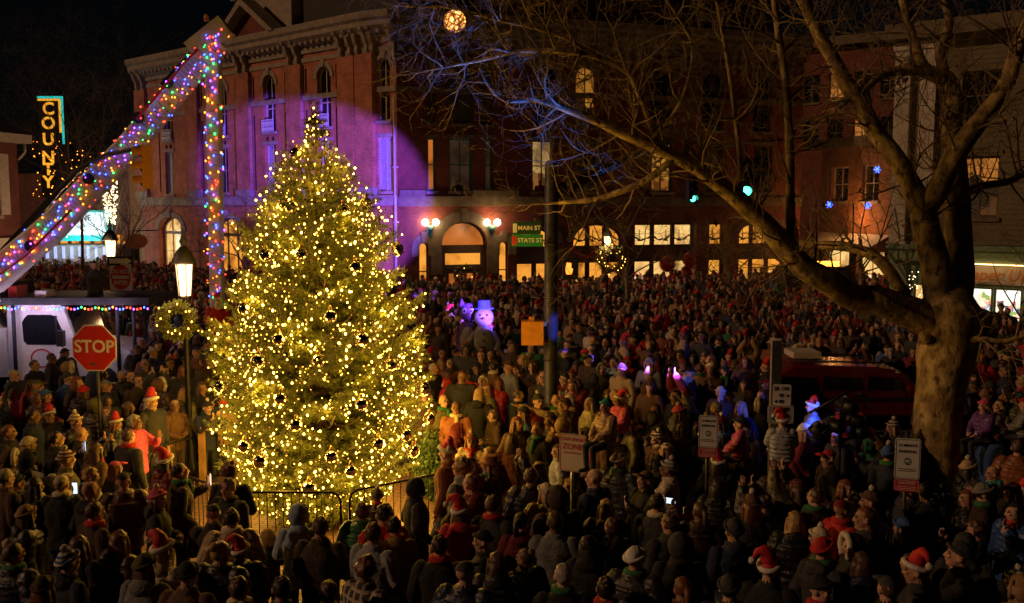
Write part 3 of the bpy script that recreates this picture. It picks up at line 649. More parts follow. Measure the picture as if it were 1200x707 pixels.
# lamp posts with lit lanterns
glow('lantern_glass', (1, .66, .30), 3.6)
def lamp_post(label, px, py, Y, s=1.0, power=60):
    p = at(px, py, Y); x, z = p.x, p.z       # z: middle of the glass
    t = thing('lamp_post', label, 'street lamp', (x, Y, 0)); q = MB()
    q.lathe([(.2*s, 0), (.2*s, .35), (.13*s, .45), (.13*s, .8), (.085*s, .9), (.06*s, z-.75*s), (.09*s, z-.72*s), (.05*s, z-.65*s), (.16*s, z-.52*s), (.17*s, z-.47*s)], (x, Y, 0), 12); q.build('post', 'iron', t)
    g = MB(); g.lathe([(.15*s, z-.46*s), (.21*s, z+.32*s)], (x, Y, 0), 6, 0, False); g.build('lantern_glass', 'lantern_glass', t)
    h = MB(); h.lathe([(.31*s, z+.33*s), (.31*s, z+.38*s), (.2*s, z+.62*s), (.1*s, z+.74*s), (.06*s, z+.78*s), (.1*s, z+.9*s), (.06*s, z+.98*s), (.03*s, z+1.05*s), (.04*s, z+1.1*s), (.008, z+1.22*s)], (x, Y, 0), 12)
    for k in range(6): a = 2*math.pi*k/6; h.tube([(x+.158*s*math.cos(a), Y+.158*s*math.sin(a), z-.47*s), (x+.222*s*math.cos(a), Y+.222*s*math.sin(a), z+.33*s)], .016*s, 5)
    h.build('lantern_cap', 'iron_worn', t)
    lamp('lantern_light', (x, Y-.5, z-.05), (1, .62, .3), power, .22)
    return t
lamp_post('black lamp post with big lit lantern and green wreath left of the tree', 216, 325, 21, .86, 50)
lamp_post('black lamp post with lit lantern above the DO NOT ENTER sign', 129.5, 292, 39, 1.0, 260)
lamp_post('black lamp post with lit lantern in front of the brick shop windows', 712, 284, 46, .8, 90)
# traffic pole with two green street name blades
PT = at(646, 300, 22); x, Y = PT.x, 22
tp = thing('traffic_pole', 'tall dark traffic pole with STATE ST blades and a crossing signal', 'traffic pole', (x, Y, 0))
q = MB(); q.lathe([(.26, 0), (.26, .5), (.16, .6), (.15, at(646, 192, Y).z), (.1, at(646, 191, Y).z+.05)], (x, Y, 0), 14)
for z in (2.5, 3.9, 5.1): q.lathe([(.17, z), (.17, z+.06)], (x, Y, 0), 14)
q.build('pole', 'iron_worn', tp)
q = MB(); a = at(650, 226, Y); b = at(765, 172, 25); q.tube([a, a.lerp(b, .5), b], [.15, .11, .07], 10); q.build('mast_arm', 'iron', tp)
for s, px, py, w, fm in (('STATE ST', 618, 282, .70, 'sign_green'), ('E MAIN ST', 617, 267.5, .64, 'sign_green_dark')):
    M = frame(at(px, py, Y-.3), R(2)); pl = plate(M, w, .27, fm, tp, 'street_name_sign'); text(s[2:] if s[0] == 'E' else s, .132, M @ Matrix.Translation((.06, -.003, 0)), 'sign_white', pl, depth=.001)
    q = MB(); q.bbox(-w/2+.02, -w/2+.11, -.003, -.001, -.1, .1); q.build('emblem', 'sign_red' if s[0] == 'S' else 'sign_white', pl, M)
p = at(625, 390, Y-.1); q = MB(); q.bbox(p.x-.27, p.x+.22, Y-.3, Y+.1, p.z-.26, p.z+.27); q.bbox(p.x-.1, p.x+.02, Y-.2, Y, p.z+.275, p.z+.36); q.bbox(p.x+.225, x-.1, Y-.12, Y-.02, p.z+.15, p.z+.25); q.bbox(p.x+.225, x-.1, Y-.12, Y-.02, p.z-.25, p.z-.15)
q.build('crossing_signal', mat('signal_yellow', (.55, .22, .02), .5, var=.15), tp)
p = at(667, 316, Y-.1); q = MB(); q.bbox(p.x-.14, p.x+.2, Y-.2, Y+.1, p.z-.22, p.z+.24); pb = q.build('hand_signal', 'iron', tp); glow('signal_hand', (1, .22, .03), 2.6)
q = MB(); M = frame((p.x-.0, Y-.21, p.z+.02)); q.M = M; q.prism([(-.07, -.12), (.05, -.12), (.08, .0), (.04, .02), (.04, .13), (-.06, .14), (-.09, .0)], 0, .004); q.build('red_hand', 'signal_hand', pb)
# traffic lights
glow('green_lens', (.05, 1, .55), 9); glow('amber_bar', (1, .32, .03), 9); glow('red_lens', (1, .03, .02), 8)
def traffic_light(label, px, py, Y, lens, lit, yaw=0, s=1.0, hous='iron', hang=None):
    p = at(px, py, Y); t = thing('traffic_light', label, 'traffic light', p); M = frame(p, yaw); q = MB()
    q.bbox(-.17*s, .17*s, 0, .25*s, -.52*s, .52*s); t2 = q.build('housing', hous, t, M)
    for k, z in enumerate((.34, 0, -.34)):
        v = MB(); n = 14
        for j in range(10): a0, a1 = R(-20+22*j), R(-20+22*(j+1)); v.add([(.14*s*math.cos(a0), -.0, z*s+.14*s*math.sin(a0)), (.14*s*math.cos(a1), -.0, z*s+.14*s*math.sin(a1)), (.13*s*math.cos(a1), -.22*s, z*s+.13*s*math.sin(a1)), (.13*s*math.cos(a0), -.22*s, z*s+.13*s*math.sin(a0))], [(0, 1, 2, 3)])
        v.build('visor', hous, t, M)
        l = MB(); l.ell((0, -.01, z*s), (.125*s, .05, .125*s), 14, 8); l.build('lens', lens if k == lit else 'dark_glass', t, M)
    if hang: q = MB(); q.tube([p+Vector((0, .12, .52*s)), Vector(hang)], .035, 6); q.build('hanger', 'iron', t)
    return t
traffic_light('traffic light showing green hanging under the big sycamore limb', 875, 209, 30, 'green_lens', 2, R(-8), 1.15, hang=at(873, 170, 30))
traffic_light('smaller traffic light showing green further left in front of the brick front', 812, 223, 34, 'green_lens', 2, R(20), .85, hang=at(811, 185, 34))
q = MB(); q.tube([at(765, 172, 25), at(811, 182, 34), at(873, 168, 30), at(960, 160, 31)], .03, 6)
tag(q.build('span_wire', 'iron'), 'black span wire carrying the green traffic lights between the poles', 'wire')
t = traffic_light('orange backed traffic light seen side on beside the boom', 166, 196, 26, 'dark_glass', -1, R(-70), 1.08, 'signal_yellow', hang=at(166, 172, 26))
p = at(51, 330, 33)
t = thing('signal_mast', 'dark pole with a long curved arm behind the raised boom', 'traffic pole', (p.x, 33, 0)); q = MB(); q.tube([(p.x, 33, 0), (p.x, 26.3, at(50, 240, 26.3).z)], .13, 10); q.build('pole', 'iron', t)
q = MB(); q.tube([at(50, 245, 33), at(70, 222, 32), at(95, 197, 30.5), at(125, 182, 28.5), at(168, 172, 26)], [.1, .09, .08, .07, .05], 8); q.build('arm', 'iron_worn', t)
traffic_light('traffic light showing red down the side street by the awning', 1000, 300, 52, 'red_lens', 0, 0, .9, hang=at(1000, 240, 52))
# blue lit snowflake ornaments hanging over the side street
glow('blue_bulb', (.04, .10, 1), 6)
for px, py, lab in ((972, 240, 'blue lit snowflake ornament hanging over the street'), (1017, 241, 'blue and white lit snowflake hanging in front of the orange brick'), (1028, 199, 'small blue lit snowflake hanging high beside the pilasters')):
    p = at(px, py, 44); t = thing('snowflake_light', lab, 'light ornament', p); q = MB()
    for k in range(6): a = R(60*k); d = Vector((math.cos(a), 0, math.sin(a))); q.tube([p, p+d*.13], .018, 5); q.ell(p+d*.13, .035, 8, 6)
    q.ell(p, .09, 8, 6); q.build('arms', 'blue_bulb', t); q = MB(); q.tube([p+Vector((0, 0, .28)), p+Vector((0, 0, 2.5))], .012, 4); q.build('cord', 'iron', t)
# glowing ball of lights among the twigs
p = at(533, 25, 20.6); BALL = p
m, nt, b = new_mat('vine_ball'); tc = N(nt, 'ShaderNodeTexCoord'); v = N(nt, 'ShaderNodeTexVoronoi', Scale=9.0, feature='DISTANCE_TO_EDGE'); L(nt, tc.outputs['Object'], v.inputs['Vector'])
r = ramp(nt, [(.05, (.10, .02, .002)), (.16, (1, .38, .05)), (.35, (1, .72, .32))]); L(nt, v.outputs['Distance'], r.inputs['Fac']); L(nt, r.outputs['Color'], b.inputs['Emission Color']); b.inputs['Emission Strength'].default_value = 2.6; b.inputs['Base Color'].default_value = (.1, .05, .02, 1)
t = thing('light_ball', 'glowing golden ball of lights wound with vines among blue lit twigs', 'light ball', p)
q = MB(); q.ell((0, 0, 0), .225, 24, 16); q.build('globe', 'vine_ball', t, Matrix.Translation(p)); q = MB()
for k in range(14):
    a, b_ = Vector((random.gauss(0, 1), random.gauss(0, 1), random.gauss(0, 1))).normalized(), Vector((random.gauss(0, 1), random.gauss(0, 1), random.gauss(0, 1)))
    b_ = (b_-a*b_.dot(a)).normalized(); q.tube([p+(a*math.cos(s)+b_*math.sin(s))*.232 for s in np.linspace(0, random.uniform(2, 5), 14)], .007, 4)
q.build('vine', 'wood', t); q = MB(); q.tube([p+Vector((0, 0, .225)), p+Vector((.05, 0, 1.3))], .008, 4); q.build('cord', 'iron', t)
# ================================================================== Christmas tree
mat('bark', (.10, .06, .035), .9, bump=.5)
def leaf_mat(name, c1, c2, rough=.6, trans=0):
    m, nt, b = new_mat(name); g = N(nt, 'ShaderNodeNewGeometry'); r = ramp(nt, [(0, c1), (1, c2)]); L(nt, g.outputs['Random Per Island'], r.inputs['Fac']); L(nt, r.outputs['Color'], b.inputs['Base Color'])
    b.inputs['Roughness'].default_value = rough
    if trans: b.inputs['Subsurface Weight'].default_value = 0
    return m
leaf_mat('needles', (.075, .09, .014), (.165, .185, .03))
leaf_mat('shrub_leaf', (.02, .05, .012), (.06, .10, .03))
leaf_mat('dead_leaf', (.20, .07, .02), (.32, .13, .04))
ct = thing('christmas_tree', 'tall dense Christmas tree covered in golden lights behind the barriers', 'Christmas tree', TREE)
def tree_r(z):
    zs = [0.15, .55, 1.2, 1.95, 2.8, 3.5, 4.6, 5.7, 6.3, 6.8, 7.25, 7.75]; rs = [1.02, 1.34, 1.66, 1.82, 1.78, 1.65, 1.37, .90, .55, .29, .12, .03]
    return float(np.interp(z, zs, rs))
mb = MB(); mb.lathe([(.13, 0), (.11, 2), (.07, 5), (.015, 7.6)], TREE, 10, 0); mb.build('trunk', 'bark', ct)
br = MB(); sprays = []; tips = []
z = .25; lev = 0
while z < 7.55:
    nb = max(5, int(7+tree_r(z)*5.5)) if z < 6.5 else 5; a0 = random.uniform(0, 6.28)
    for k in range(nb):
        a = a0+2*math.pi*k/nb+random.uniform(-.25, .25); r = tree_r(z)*(random.uniform(.86, 1.05)+.16*noise.noise(Vector((math.cos(a)*1.6, math.sin(a)*1.6, z*.9))))+(random.uniform(.12, .34)*(1 if z < 6.2 else .35) if random.random() < .13 else 0)
        d = Vector((math.cos(a), math.sin(a), 0)); base = TREE+Vector((0, 0, z)); rise = r*(.85 if z > 6 else .5 if z > 4.5 else .22)
        pts = [base+d*(r*t)+Vector((0, 0, rise*t*t-.12*r*math.sin(t*3)*.5)) for t in (0, .25, .5, .75, 1)]
        br.tube(pts, [.03, .024, .018, .012, .005], 5)
        ns = max(3, int(r*9))
        side = d.cross(Vector((0, 0, 1)))
        if random.random() < .10: continue
        for i in range(ns):
            t = .22+.78*(i+random.random()*.7)/ns; j = min(3, int(t*4)); p = pts[j].lerp(pts[j+1], t*4-j)
            for s in (-1, 1):
                ln = (.22+.34*(1-t))*random.uniform(.8, 1.25)*min(1, .3+r); dv = (d*random.uniform(.5, 1)+side*s*random.uniform(.45, 1)+Vector((0, 0, random.uniform(-.15, .45)))).normalized()
                sprays.append((p, dv, ln)); tips.append((p+dv*ln*.95, t))
        e = (pts[4]-pts[3]).normalized(); sprays.append((pts[3], e, (pts[4]-pts[3]).length+.16*min(1, .25+r))); tips.append((pts[4]+e*.12, 1.0))
    z += .19+.02*random.random(); lev += 1
sprays += [(TREE+Vector((0, 0, 7.0)), Vector((random.uniform(-.1, .1), random.uniform(-.1, .1), 1)).normalized(), .85) for _ in range(4)]
br.build('branch', 'bark', ct)
# needles: each spray is a twig set with flat needles on all sides
P, F = [], []
nv = 0
for p, d, ln in sprays:
    n = int(ln*95); t = rng.random(n); dd = np.array(d); pp = np.array(p)
    rnd = rng.normal(size=(n, 3)); rnd -= (rnd@dd)[:, None]*dd; rnd /= np.linalg.norm(rnd, axis=1)[:, None]+1e-9
    nd = rnd*.8+dd*.75; nd /= np.linalg.norm(nd, axis=1)[:, None]
    w = np.cross(nd, rng.normal(size=(n, 3))); w /= np.linalg.norm(w, axis=1)[:, None]
    L_ = rng.uniform(.055, .10, n)[:, None]; a = pp+dd*(t*ln)[:, None]; b = a+nd*L_; w *= .0062
    q = np.stack([a-w, a+w, b+w*.5, b-w*.5], 1).reshape(-1, 3); P.append(q); F.append(np.arange(nv, nv+4*n).reshape(-1, 4)); nv += 4*n
def np_mesh(name, V, Q, mats):
    me = bpy.data.meshes.new(name); me.vertices.add(len(V)); me.vertices.foreach_set('co', V.astype(np.float32).ravel())
    k = Q.shape[1]; me.loops.add(Q.size); me.loops.foreach_set('vertex_index', Q.astype(np.int32).ravel()); me.polygons.add(len(Q)); me.polygons.foreach_set('loop_start', np.arange(0, Q.size, k, dtype=np.int32))
    for m in mats: me.materials.append(MATS[m])
    me.update(calc_edges=True); return me
put(bpy.data.objects.new('foliage', np_mesh('foliage', np.concatenate(P), np.concatenate(F), ['needles'])), ct)
print('sprays', len(sprays), 'needles', nv//4)
# bulbs: warm white minis, the hundred nearest the camera single, the rest one part
glow('bulb_gold', (1, .44, .055), 11); glow('bulb_hot', (1, .50, .08), 20)
sl_ = thing('string_lights', 'warm golden string lights wound all over the Christmas tree', 'string lights', TREE)
outer = [p for p, t in tips if t > .42]
random.shuffle(outer); N_BULB = 2700
bul = []
for p in outer:
    q = p+Vector((random.gauss(0, .03), random.gauss(0, .03), random.gauss(0, .03)))
    bul.append(q)
    if len(bul) >= N_BULB: break
deep = [p.lerp(TREE+Vector((0, 0, p.z)), random.uniform(.08, .35)) for p in outer[-900:]]
for k in range(5): bul.append(TREE+Vector((random.uniform(-.06, .06), -.06, 7.25+.12*k)))
def bulb_mesh(r, m, nm):
    q = MB(); q.ell((0, 0, 0), (r, r, r*1.25), 8, 6); return q.mesh(nm, [m])
BM = [bulb_mesh(.016, 'bulb_gold', 'bulb'), bulb_mesh(.019, 'bulb_hot', 'bulb')]
bul.sort(key=lambda p: p.y)
front = [b for b in bul if b.y < TREE.y-.1]
random.shuffle(front); single = front[:100]; ss = {id(b) for b in single}
def add_bulb(p, me, par): o = bpy.data.objects.new('bulb', me); put(o, par, Matrix.Translation(p)); return o
for p in single: add_bulb(p, BM[1], sl_)
rest = MB()
for p in bul:
    if id(p) in ss: continue
    r = random.choice((.009, .011, .014, .018)); rest.ell(p, (r, r, r*1.2), 8, 6, 1 if r > .012 else 0)
for p in deep: rest.ell(p, .0115, 6, 4, 0)
kind(rest.build('bulb', ['bulb_gold', 'bulb_hot'], sl_), 'stuff')
for k in range(64):   # the light of the strings, gathered into a few small lamps among the branches
    z_ = .5+6.6*((k+.5)/64)**1.25; a = k*2.4; rr = tree_r(z_)*1.06+.06; lamp('string_light', TREE+Vector((math.cos(a)*rr, math.sin(a)*rr, z_)), (1, .52, .055), 31*(.35+tree_r(z_)/1.9), .16)
# mirror ball ornaments
mat('ornament_metal', (.62, .55, .50), .10, 1, var=.1, bump=0); mat('gold_cap', (.6, .4, .12), .3, 1, var=.1, bump=0)
opx = [(347, 180), (333, 239), (342, 243), (429, 239), (402, 246), (312, 299), (353, 298), (416, 313), (466, 293), (287, 362), (387, 371), (327, 398), (303, 424), (373, 423), (424, 398), (457, 428), (496, 456), (259, 453), (329, 467), (347, 498), (423, 474), (503, 491), (388, 535), (443, 520), (484, 529), (306, 541), (411, 552), (362, 572), (287, 523), (475, 510)]
where = ['near the top of the tree', 'high on the upper part of the tree', 'across the middle of the tree', 'low on the tree', 'near the foot of the tree']
hz = ['far left edge', 'left side', 'centre line', 'right side', 'far right edge']
for i, (px, py) in enumerate(opx):
    d = 18.0
    for _ in range(4):
        p = at(px, py, d); r = tree_r(p.z); dx = p.x-TREE.x; d = TREE.y-math.sqrt(max(.0, (r+.13)**2-min(dx*dx, (r+.13)**2)))
    p = at(px, py, d); zone = where[min(4, int((py-150)/90))]; h = hz[0 if px-379 < -75 else 1 if px-379 < -25 else 2 if px-379 < 28 else 3 if px-379 < 80 else 4]
    R_ = .115 if i not in (12, 14, 16, 25, 27) else .135
    t = thing('ornament', f'{"large" if R_ > .12 else "round"} shiny mirror ball at row {py} {zone} on the {h}', 'ornament', p, 'mirror balls hung on the Christmas tree'); t['_p'] = (px, py)
    q = MB(); q.ell(p, R_, 20, 14); q.build('ball', 'ornament_metal', t); q = MB(); q.lathe([(.03, R_*.97), (.03, R_+.04), (.01, R_+.07)], p, 8); q.build('cap', 'gold_cap', t)
# relabel the balls by neighbours, so that each is found from the label alone
balls = [o for o in COL.objects if o.name.startswith('ornament')]
rows = sorted(balls, key=lambda o: o['_p'][1]); ordw = 'topmost,second highest,third highest,fourth highest,fifth highest,sixth highest,seventh highest,eighth highest,ninth highest,tenth highest'.split(',')
ordl = 'lowest,second lowest,third lowest,fourth lowest,fifth lowest,sixth lowest,seventh lowest,eighth lowest,ninth lowest,tenth lowest'.split(',')
mid = rows[10:-10]; mid.sort(key=lambda o: o['_p'][0])
ordm = 'leftmost,second from the left,third from the left,fourth from the left,fifth from the left,fifth from the right,fourth from the right,third from the right,second from the right,rightmost'.split(',')
for k, o in enumerate(rows[:10]): o['label'] = f'{ordw[k]} mirror ball hung on the Christmas tree'
for k, o in enumerate(rows[::-1][:10]): o['label'] = f'{ordl[k]} mirror ball hung on the Christmas tree'
for k, o in enumerate(mid): o['label'] = f'mirror ball {ordm[k]} in the middle band of the Christmas tree'
for o in balls: del o['_p']
# ================================================================== shrub beside the tree
def leafy(c, rx, ry, rz, n, m, parent=None, name='foliage', size=.05):
    V, Q = [], []
    for i in range(n):
        d = Vector((random.gauss(0, 1), random.gauss(0, 1), random.gauss(0, 1))).normalized()*(random.random()**.4); p = Vector(c)+Vector((d.x*rx, d.y*ry, d.z*rz))*(1+.18*noise.noise(d*3))
        a = Vector((random.gauss(0, 1), random.gauss(0, 1), random.gauss(0, 1))).normalized(); b = a.orthogonal().normalized(); s = size*random.uniform(.6, 1.3); k = len(V)
        V += [p-a*s, p+b*s*.5, p+a*s, p-b*s*.5]; Q.append((k, k+1, k+2, k+3))
    return put(bpy.data.objects.new(name, np_mesh(name, np.array(V), np.array(Q), [m])), parent)
for px, py, rx, rz, n, lab in ((510, 525, .45, .75, 2600, 'dark leafy shrub between the tree and the red coat'), (590, 520, .4, .5, 1400, 'low dark shrub behind the two women in brown'), (1130, 560, .8, .5, 2200, 'low green shrub at the foot of the sycamore')):
    g = at_z(px, py+25, .7); t = thing('shrub', lab, 'shrub', (g.x, g.y, 0)); leafy((g.x, g.y, rz), rx, rx, rz, n, 'shrub_leaf', t)
    q = MB()
    for k in range(6): q.tube([(g.x, g.y, 0), (g.x+random.uniform(-.3, .3), g.y+random.uniform(-.3, .3), rz*1.3)], [.02, .006], 5)
    q.build('stem', 'bark', t)
# wreath on the lamp post
def wreath(label, p, r, th, nl=26, n=1700):
    t = thing('wreath', label, 'wreath', p); V, Q = [], []
    for i in range(n):
        a = random.uniform(0, 6.28); c = Vector(p)+Vector((math.cos(a)*r, 0, math.sin(a)*r)); o = Vector((random.gauss(0, 1), random.gauss(0, 1), random.gauss(0, 1))).normalized()
        e = c+o*th*random.uniform(.5, 1.15); s = c+o*th*.2; w = o.orthogonal().normalized()*.008; k = len(V); V += [s-w, s+w, e+w, e-w]; Q.append((k, k+1, k+2, k+3))
    put(bpy.data.objects.new('foliage', np_mesh('foliage', np.array(V), np.array(Q), ['needles'])), t)
    q = MB(); q.tube([Vector(p)+Vector((math.cos(k*.3)*r, 0, math.sin(k*.3)*r)) for k in range(22)], th*.35, 6); q.build('ring', 'bark', t)
    for i in range(nl):
        a = 6.28*i/nl+random.uniform(-.1, .1); add_bulb(Vector(p)+Vector((math.cos(a)*(r+random.uniform(-.8, .8)*th), -th*random.uniform(.6, 1), math.sin(a)*(r+random.uniform(-.8, .8)*th))), BM[0], t)
    return t
wreath('large green wreath with golden lights on the lamp post left of the tree', at(207, 376, 20.75), .30, .17, 13)
wreath('dark wreath with a few lights hung on the arched door', MC @ Vector((ud, -.2, 1.75+.2)), .55, .22, 4)
wreath('lit green wreath on the lamp post before the brick shop windows', at(716, 304, 45.6), .5, .3)
mat('ball_red', (.50, .01, .012), .25, var=.1, bump=0)
for px, py, r, lab in ((778, 309, .5, 'red ball hanging in the leftmost of the upright lit shop panes'), (803, 304, .42, 'upper of two red balls in the third lit shop pane'), (801, 318, .4, 'lower of two red balls in the third lit shop pane'), (913, 313, .35, 'small red ball in the shop window under the sycamore limb')):
    u, z_ = px_u(MC, px, py); p = MC @ Vector((u, -.45, z_)); t = thing('red_ball', lab, 'ornament', p); q = MB(); q.ell(p, r, 16, 12); q.build('ball', 'ball_red', t); q = MB(); q.tube([p+Vector((0, 0, r)), p+Vector((0, 0, r+.8))], .015, 4); q.build('cord', 'iron', t)
for px, py, lab in ((686, 297, 'red swag draped across the shop window beside the crossing signal'),):
    u, z_ = px_u(MC, px, py); q = MB(MC); pts = [(u-1.0+2.0*k/12, -.12, z_+.5-.7*math.sin(math.pi*k/12)) for k in range(13)]; q.tube(pts, [.05+.06*math.sin(math.pi*k/12) for k in range(13)], 8)
    q.tube([(u+1.35, -.12, z_+.7), (u+1.3, -.12, z_-.2), (u+1.4, -.12, z_-1.2)], [.16, .12, .2], 8)
    tag(q.build('swag', 'red_cloth'), lab, 'swag')
# ================================================================== coloured string lights
CM = []
for nm, c in (('bulb_red', (1, .05, .02)), ('bulb_green', (.03, 1, .16)), ('bulb_blue', (.04, .10, 1)), ('bulb_orange', (1, .28, .02)), ('bulb_violet', (.30, .06, 1))):
    glow(nm, c, 6 if 'blue' not in nm and 'violet' not in nm else 9); CM.append(bulb_mesh(.027, nm, 'bulb'))
def colour_lights(label, pts, cap=100):
    t = thing('string_lights', label, 'string lights', pts[0]); rest = MB()
    ids = [0, 1, 2, 3, 3, 0, 2, 4]
    for i, p in enumerate(pts):
        m = random.choice(ids)
        if i < cap: add_bulb(p, CM[m], t)
        else: rest.ell(p, random.uniform(.016, .03), 8, 6, m)
    if rest.f: kind(rest.build('bulb', ['bulb_red', 'bulb_green', 'bulb_blue', 'bulb_orange', 'bulb_violet'], t), 'stuff')
    q = MB()
    for i in range(0, len(pts)-1):
        if (pts[i]-pts[i+1]).length < .9: q.tube([pts[i], pts[i+1]], .008, 3)
    if q.f: q.build('cord', 'iron', t)
    return t
# ================================================================== bucket truck
mat('truck_white', (.78, .76, .76), .3, var=.08, coat=.4, bump=0); mat('tyre', (.015, .015, .015), .85); mat('boom_white', (.42, .39, .37), .45, var=.15, scale=2); mat('tarp', (.02, .02, .026), .8, var=.4); mat('red_plastic', (.4, .02, .015), .4); mat('crate_white', (.55, .5, .5), .5)
TY = 30.0
g = at_z(60, 560, 0)
def X(px, Y=TY): return at(px, 380, Y).x
def Z(py, Y=TY): return at(300, py, Y).z
tk = thing('bucket_truck', 'white bucket truck with dark flat roof rack and raised lit boom', 'truck', (X(60), TY+1, 0))
zr, zw, zb = Z(360), Z(368), Z(432); y0, y1 = TY, TY+2.2
poly = [(X(8), .6), (X(84), .6), (X(84), Z(416)), (X(93), Z(414)), (X(86), Z(395)), (X(74), zr+.02), (X(70), zr+.08), (X(14), zr+.08), (X(9), zr)]
q = MB(); q.prism(poly, y0, y1); cab = q.build('cab', 'truck_white', tk)
q = MB(); q.prism([(X(29), Z(373)), (X(26), Z(378)), (X(27), Z(400)), (X(31), Z(404)), (X(70), Z(404)), (X(76), Z(401)), (X(72), Z(386)), (X(66), Z(371)), (X(60), Z(369)), (X(33), Z(369))], y0-.012, y0-.002); win = q.build('window', 'dark_glass', cab)
q = MB(); q.bbox(X(66)-.03, X(66)+.03, y0-.03, y0-.013, Z(404), Z(370)); q.build('frame', 'ink_black', win)
q = MB(); q.prism([(X(93)+.01, Z(413)), (X(87)+.03, Z(395)), (X(76)+.04, zr+.02), (X(76)+.05, zr+.02), (X(87)+.05, Z(395)), (X(93)+.03, Z(413))], y0+.1, y1-.1); q.build('windscreen', 'dark_glass', cab)
q = MB(); M = frame((X(47), y0-.006, Z(420))); q.M = M
for k in range(24): a0, a1 = k*math.pi/12, (k+1)*math.pi/12; q.add([(.34*math.cos(a0), 0, .30*math.sin(a0)), (.34*math.cos(a1), 0, .30*math.sin(a1)), (.29*math.cos(a1), 0, .25*math.sin(a1)), (.29*math.cos(a0), 0, .25*math.sin(a0))], [(0, 1, 2, 3)])
q.build('round_badge', 'sign_red', cab)
q = MB(); q.prism([(X(84)+.005, .7), (X(151), .7), (X(153), Z(425)), (X(149), Z(412)), (X(135), Z(406)), (X(94), Z(404)+.04), (X(84)+.005, Z(410))], y0+.12, y1-.12); hd = q.build('bonnet', 'truck_white', tk)
for yy in (y0+.1, y1-.3): q = MB(); q.ell((X(152), yy+.1, 1.25), (.06, .14, .12), 10, 8); q.build('headlight', 'dark_glass', hd)
for x_ in (X(115), X(-40)):
    for yy in (y0, y1-.32):
        q = MB(); q.lathe([(.30, 0), (.5, .02), (.52, .16), (.5, .3), (.3, .32)], (0, 0, 0), 20, 0, True, Matrix.Rotation(R(-90), 3, 'X')); wh = q.build('wheel', 'tyre', tk, Matrix.Translation((x_, yy, .52)))
q = MB(); q.bbox(X(-120), X(7), y0-.05, y1+.1, .7, Z(385)); q.build('body', 'truck_white', tk)
q = MB(); q.tube([(X(78), y0-.35, Z(405)), (X(78), y0-.35, Z(384))], .03, 6); q.bbox(X(76)-.08, X(76)+.12, y0-.45, y0-.25, Z(404), Z(386)); q.build('mirror', 'ink_black', tk)
q = MB(); q.box(((X(-30)+X(181))/2, TY+.9, Z(352)), (X(181)-X(-30), 2.6, .22)); q.bbox(X(-10), X(12), TY-.2, TY+1.6, Z(350), Z(332))
for px in (141, 160, 20, -20): q.tube([(X(px), TY-.2, .4), (X(px), TY-.2, Z(354))], .06, 6); q.tube([(X(px), TY+2, .4), (X(px), TY+2, Z(354))], .06, 6)
rk = q.build('roof_rack', 'tarp', tk)
q = MB(); q.bbox(X(15), X(25), TY-.2, TY+.5, Z(350), Z(335)); q.build('tool_box', 'red_plastic', rk)
t = thing('crate', 'small pale crate standing on the dark truck roof rack', 'crate', (X(54), TY, Z(349))); zc = Z(349)+.02
q = MB(); q.bbox(X(48), X(61), TY-.3, TY+.3, zc, zc+.03)
for a, b, c, d in ((X(48), X(61), TY-.3, TY-.28), (X(48), X(61), TY+.28, TY+.3), (X(48), X(48)+.02, TY-.279, TY+.279), (X(61)-.02, X(61), TY-.279, TY+.279)): q.bbox(a, b, c, d, zc+.031, zc+.22)
q.build('tray', 'crate_white', t)
# boom: lower arm up to the knuckle, second arm hanging down to the bucket
def boxbeam(pts, ws, hs, m, name, parent, bev=.0):
    mb = MB()
    for (a, b), (w0, w1), (h0, h1) in zip(zip(pts, pts[1:]), zip(ws, ws[1:]), zip(hs, hs[1:])):
        a, b = Vector(a), Vector(b); d = (b-a).normalized(); yv = Vector((0, 1, 0)); nv_ = d.cross(yv).normalized(); ch = .18
        def ring(c, w, h):
            o = []
            for sx, sy in ((-1, -1+ch), (-1+ch, -1), (1-ch, -1), (1, -1+ch), (1, 1-ch), (1-ch, 1), (-1+ch, 1), (-1, 1-ch)): o.append(c+nv_*sx*w/2+yv*sy*h/2)
            return o
        v = ring(a, w0, h0)+ring(b, w1, h1); mb.add(v, [(i, (i+1) % 8, 8+(i+1) % 8, 8+i) for i in range(8)]+[tuple(range(7, -1, -1)), tuple(range(8, 16))])
    return mb.build(name, m, parent)
BY = 29.6
b0, b1, b2 = at(-12, 330, BY), at(150, 174, BY), at(256, 48, BY)
boom = boxbeam([b0, at(60, 268, BY), b1, b2], [.9, .8, .7, .6], [.5, .5, .45, .4], 'boom_white', 'boom', tk)
for nm_, (pa, pb) in (('leveling_rod', ((0, 297), (60, 232))), ('leveling_rod', ((190, 100), (238, 50)))): q = MB(); q.beam(at(*pa, BY-.05), at(*pb, BY-.05), .16, .12); q.build(nm_, 'ink_black', boom)
for px, py in ((40, 288), (108, 210), (166, 139), (200, 98)): q = MB(); q.lathe([(.17, -.28), (.17, .28)], at(px, py, BY), 14, 0, False, Matrix.Rotation(R(90), 3, 'X')); q.build('hinge_pin', 'ink_black', boom)
for pts_ in ([(0, 322), (30, 300), (84, 246)], [(232, 58), (215, 75), (160, 140)]): q = MB(); q.tube([at(*c, BY-.4) for c in pts_], .04, 6); q.build('hose', 'red_plastic', boom)
q = MB(); kn = at(253, 46, BY)
q.beam(at(226, 62, BY), at(266, 30, BY), .5, .62); q.lathe([(.3, -.27), (.3, .27)], at(258, 40, BY), 18, 0, False, Matrix.Rotation(R(90), 3, 'X')); q.beam(at(238, 40, BY), at(258, 26, BY), .3, .22); q.build('knuckle', 'boom_white', boom)
q = MB(); pl_ = at(242, 25, BY); q.lathe([(.08, 0), (.08, .12), (.05, .2), (.0, .22)], pl_, 8); q.build('beacon', 'ink_gold', boom)
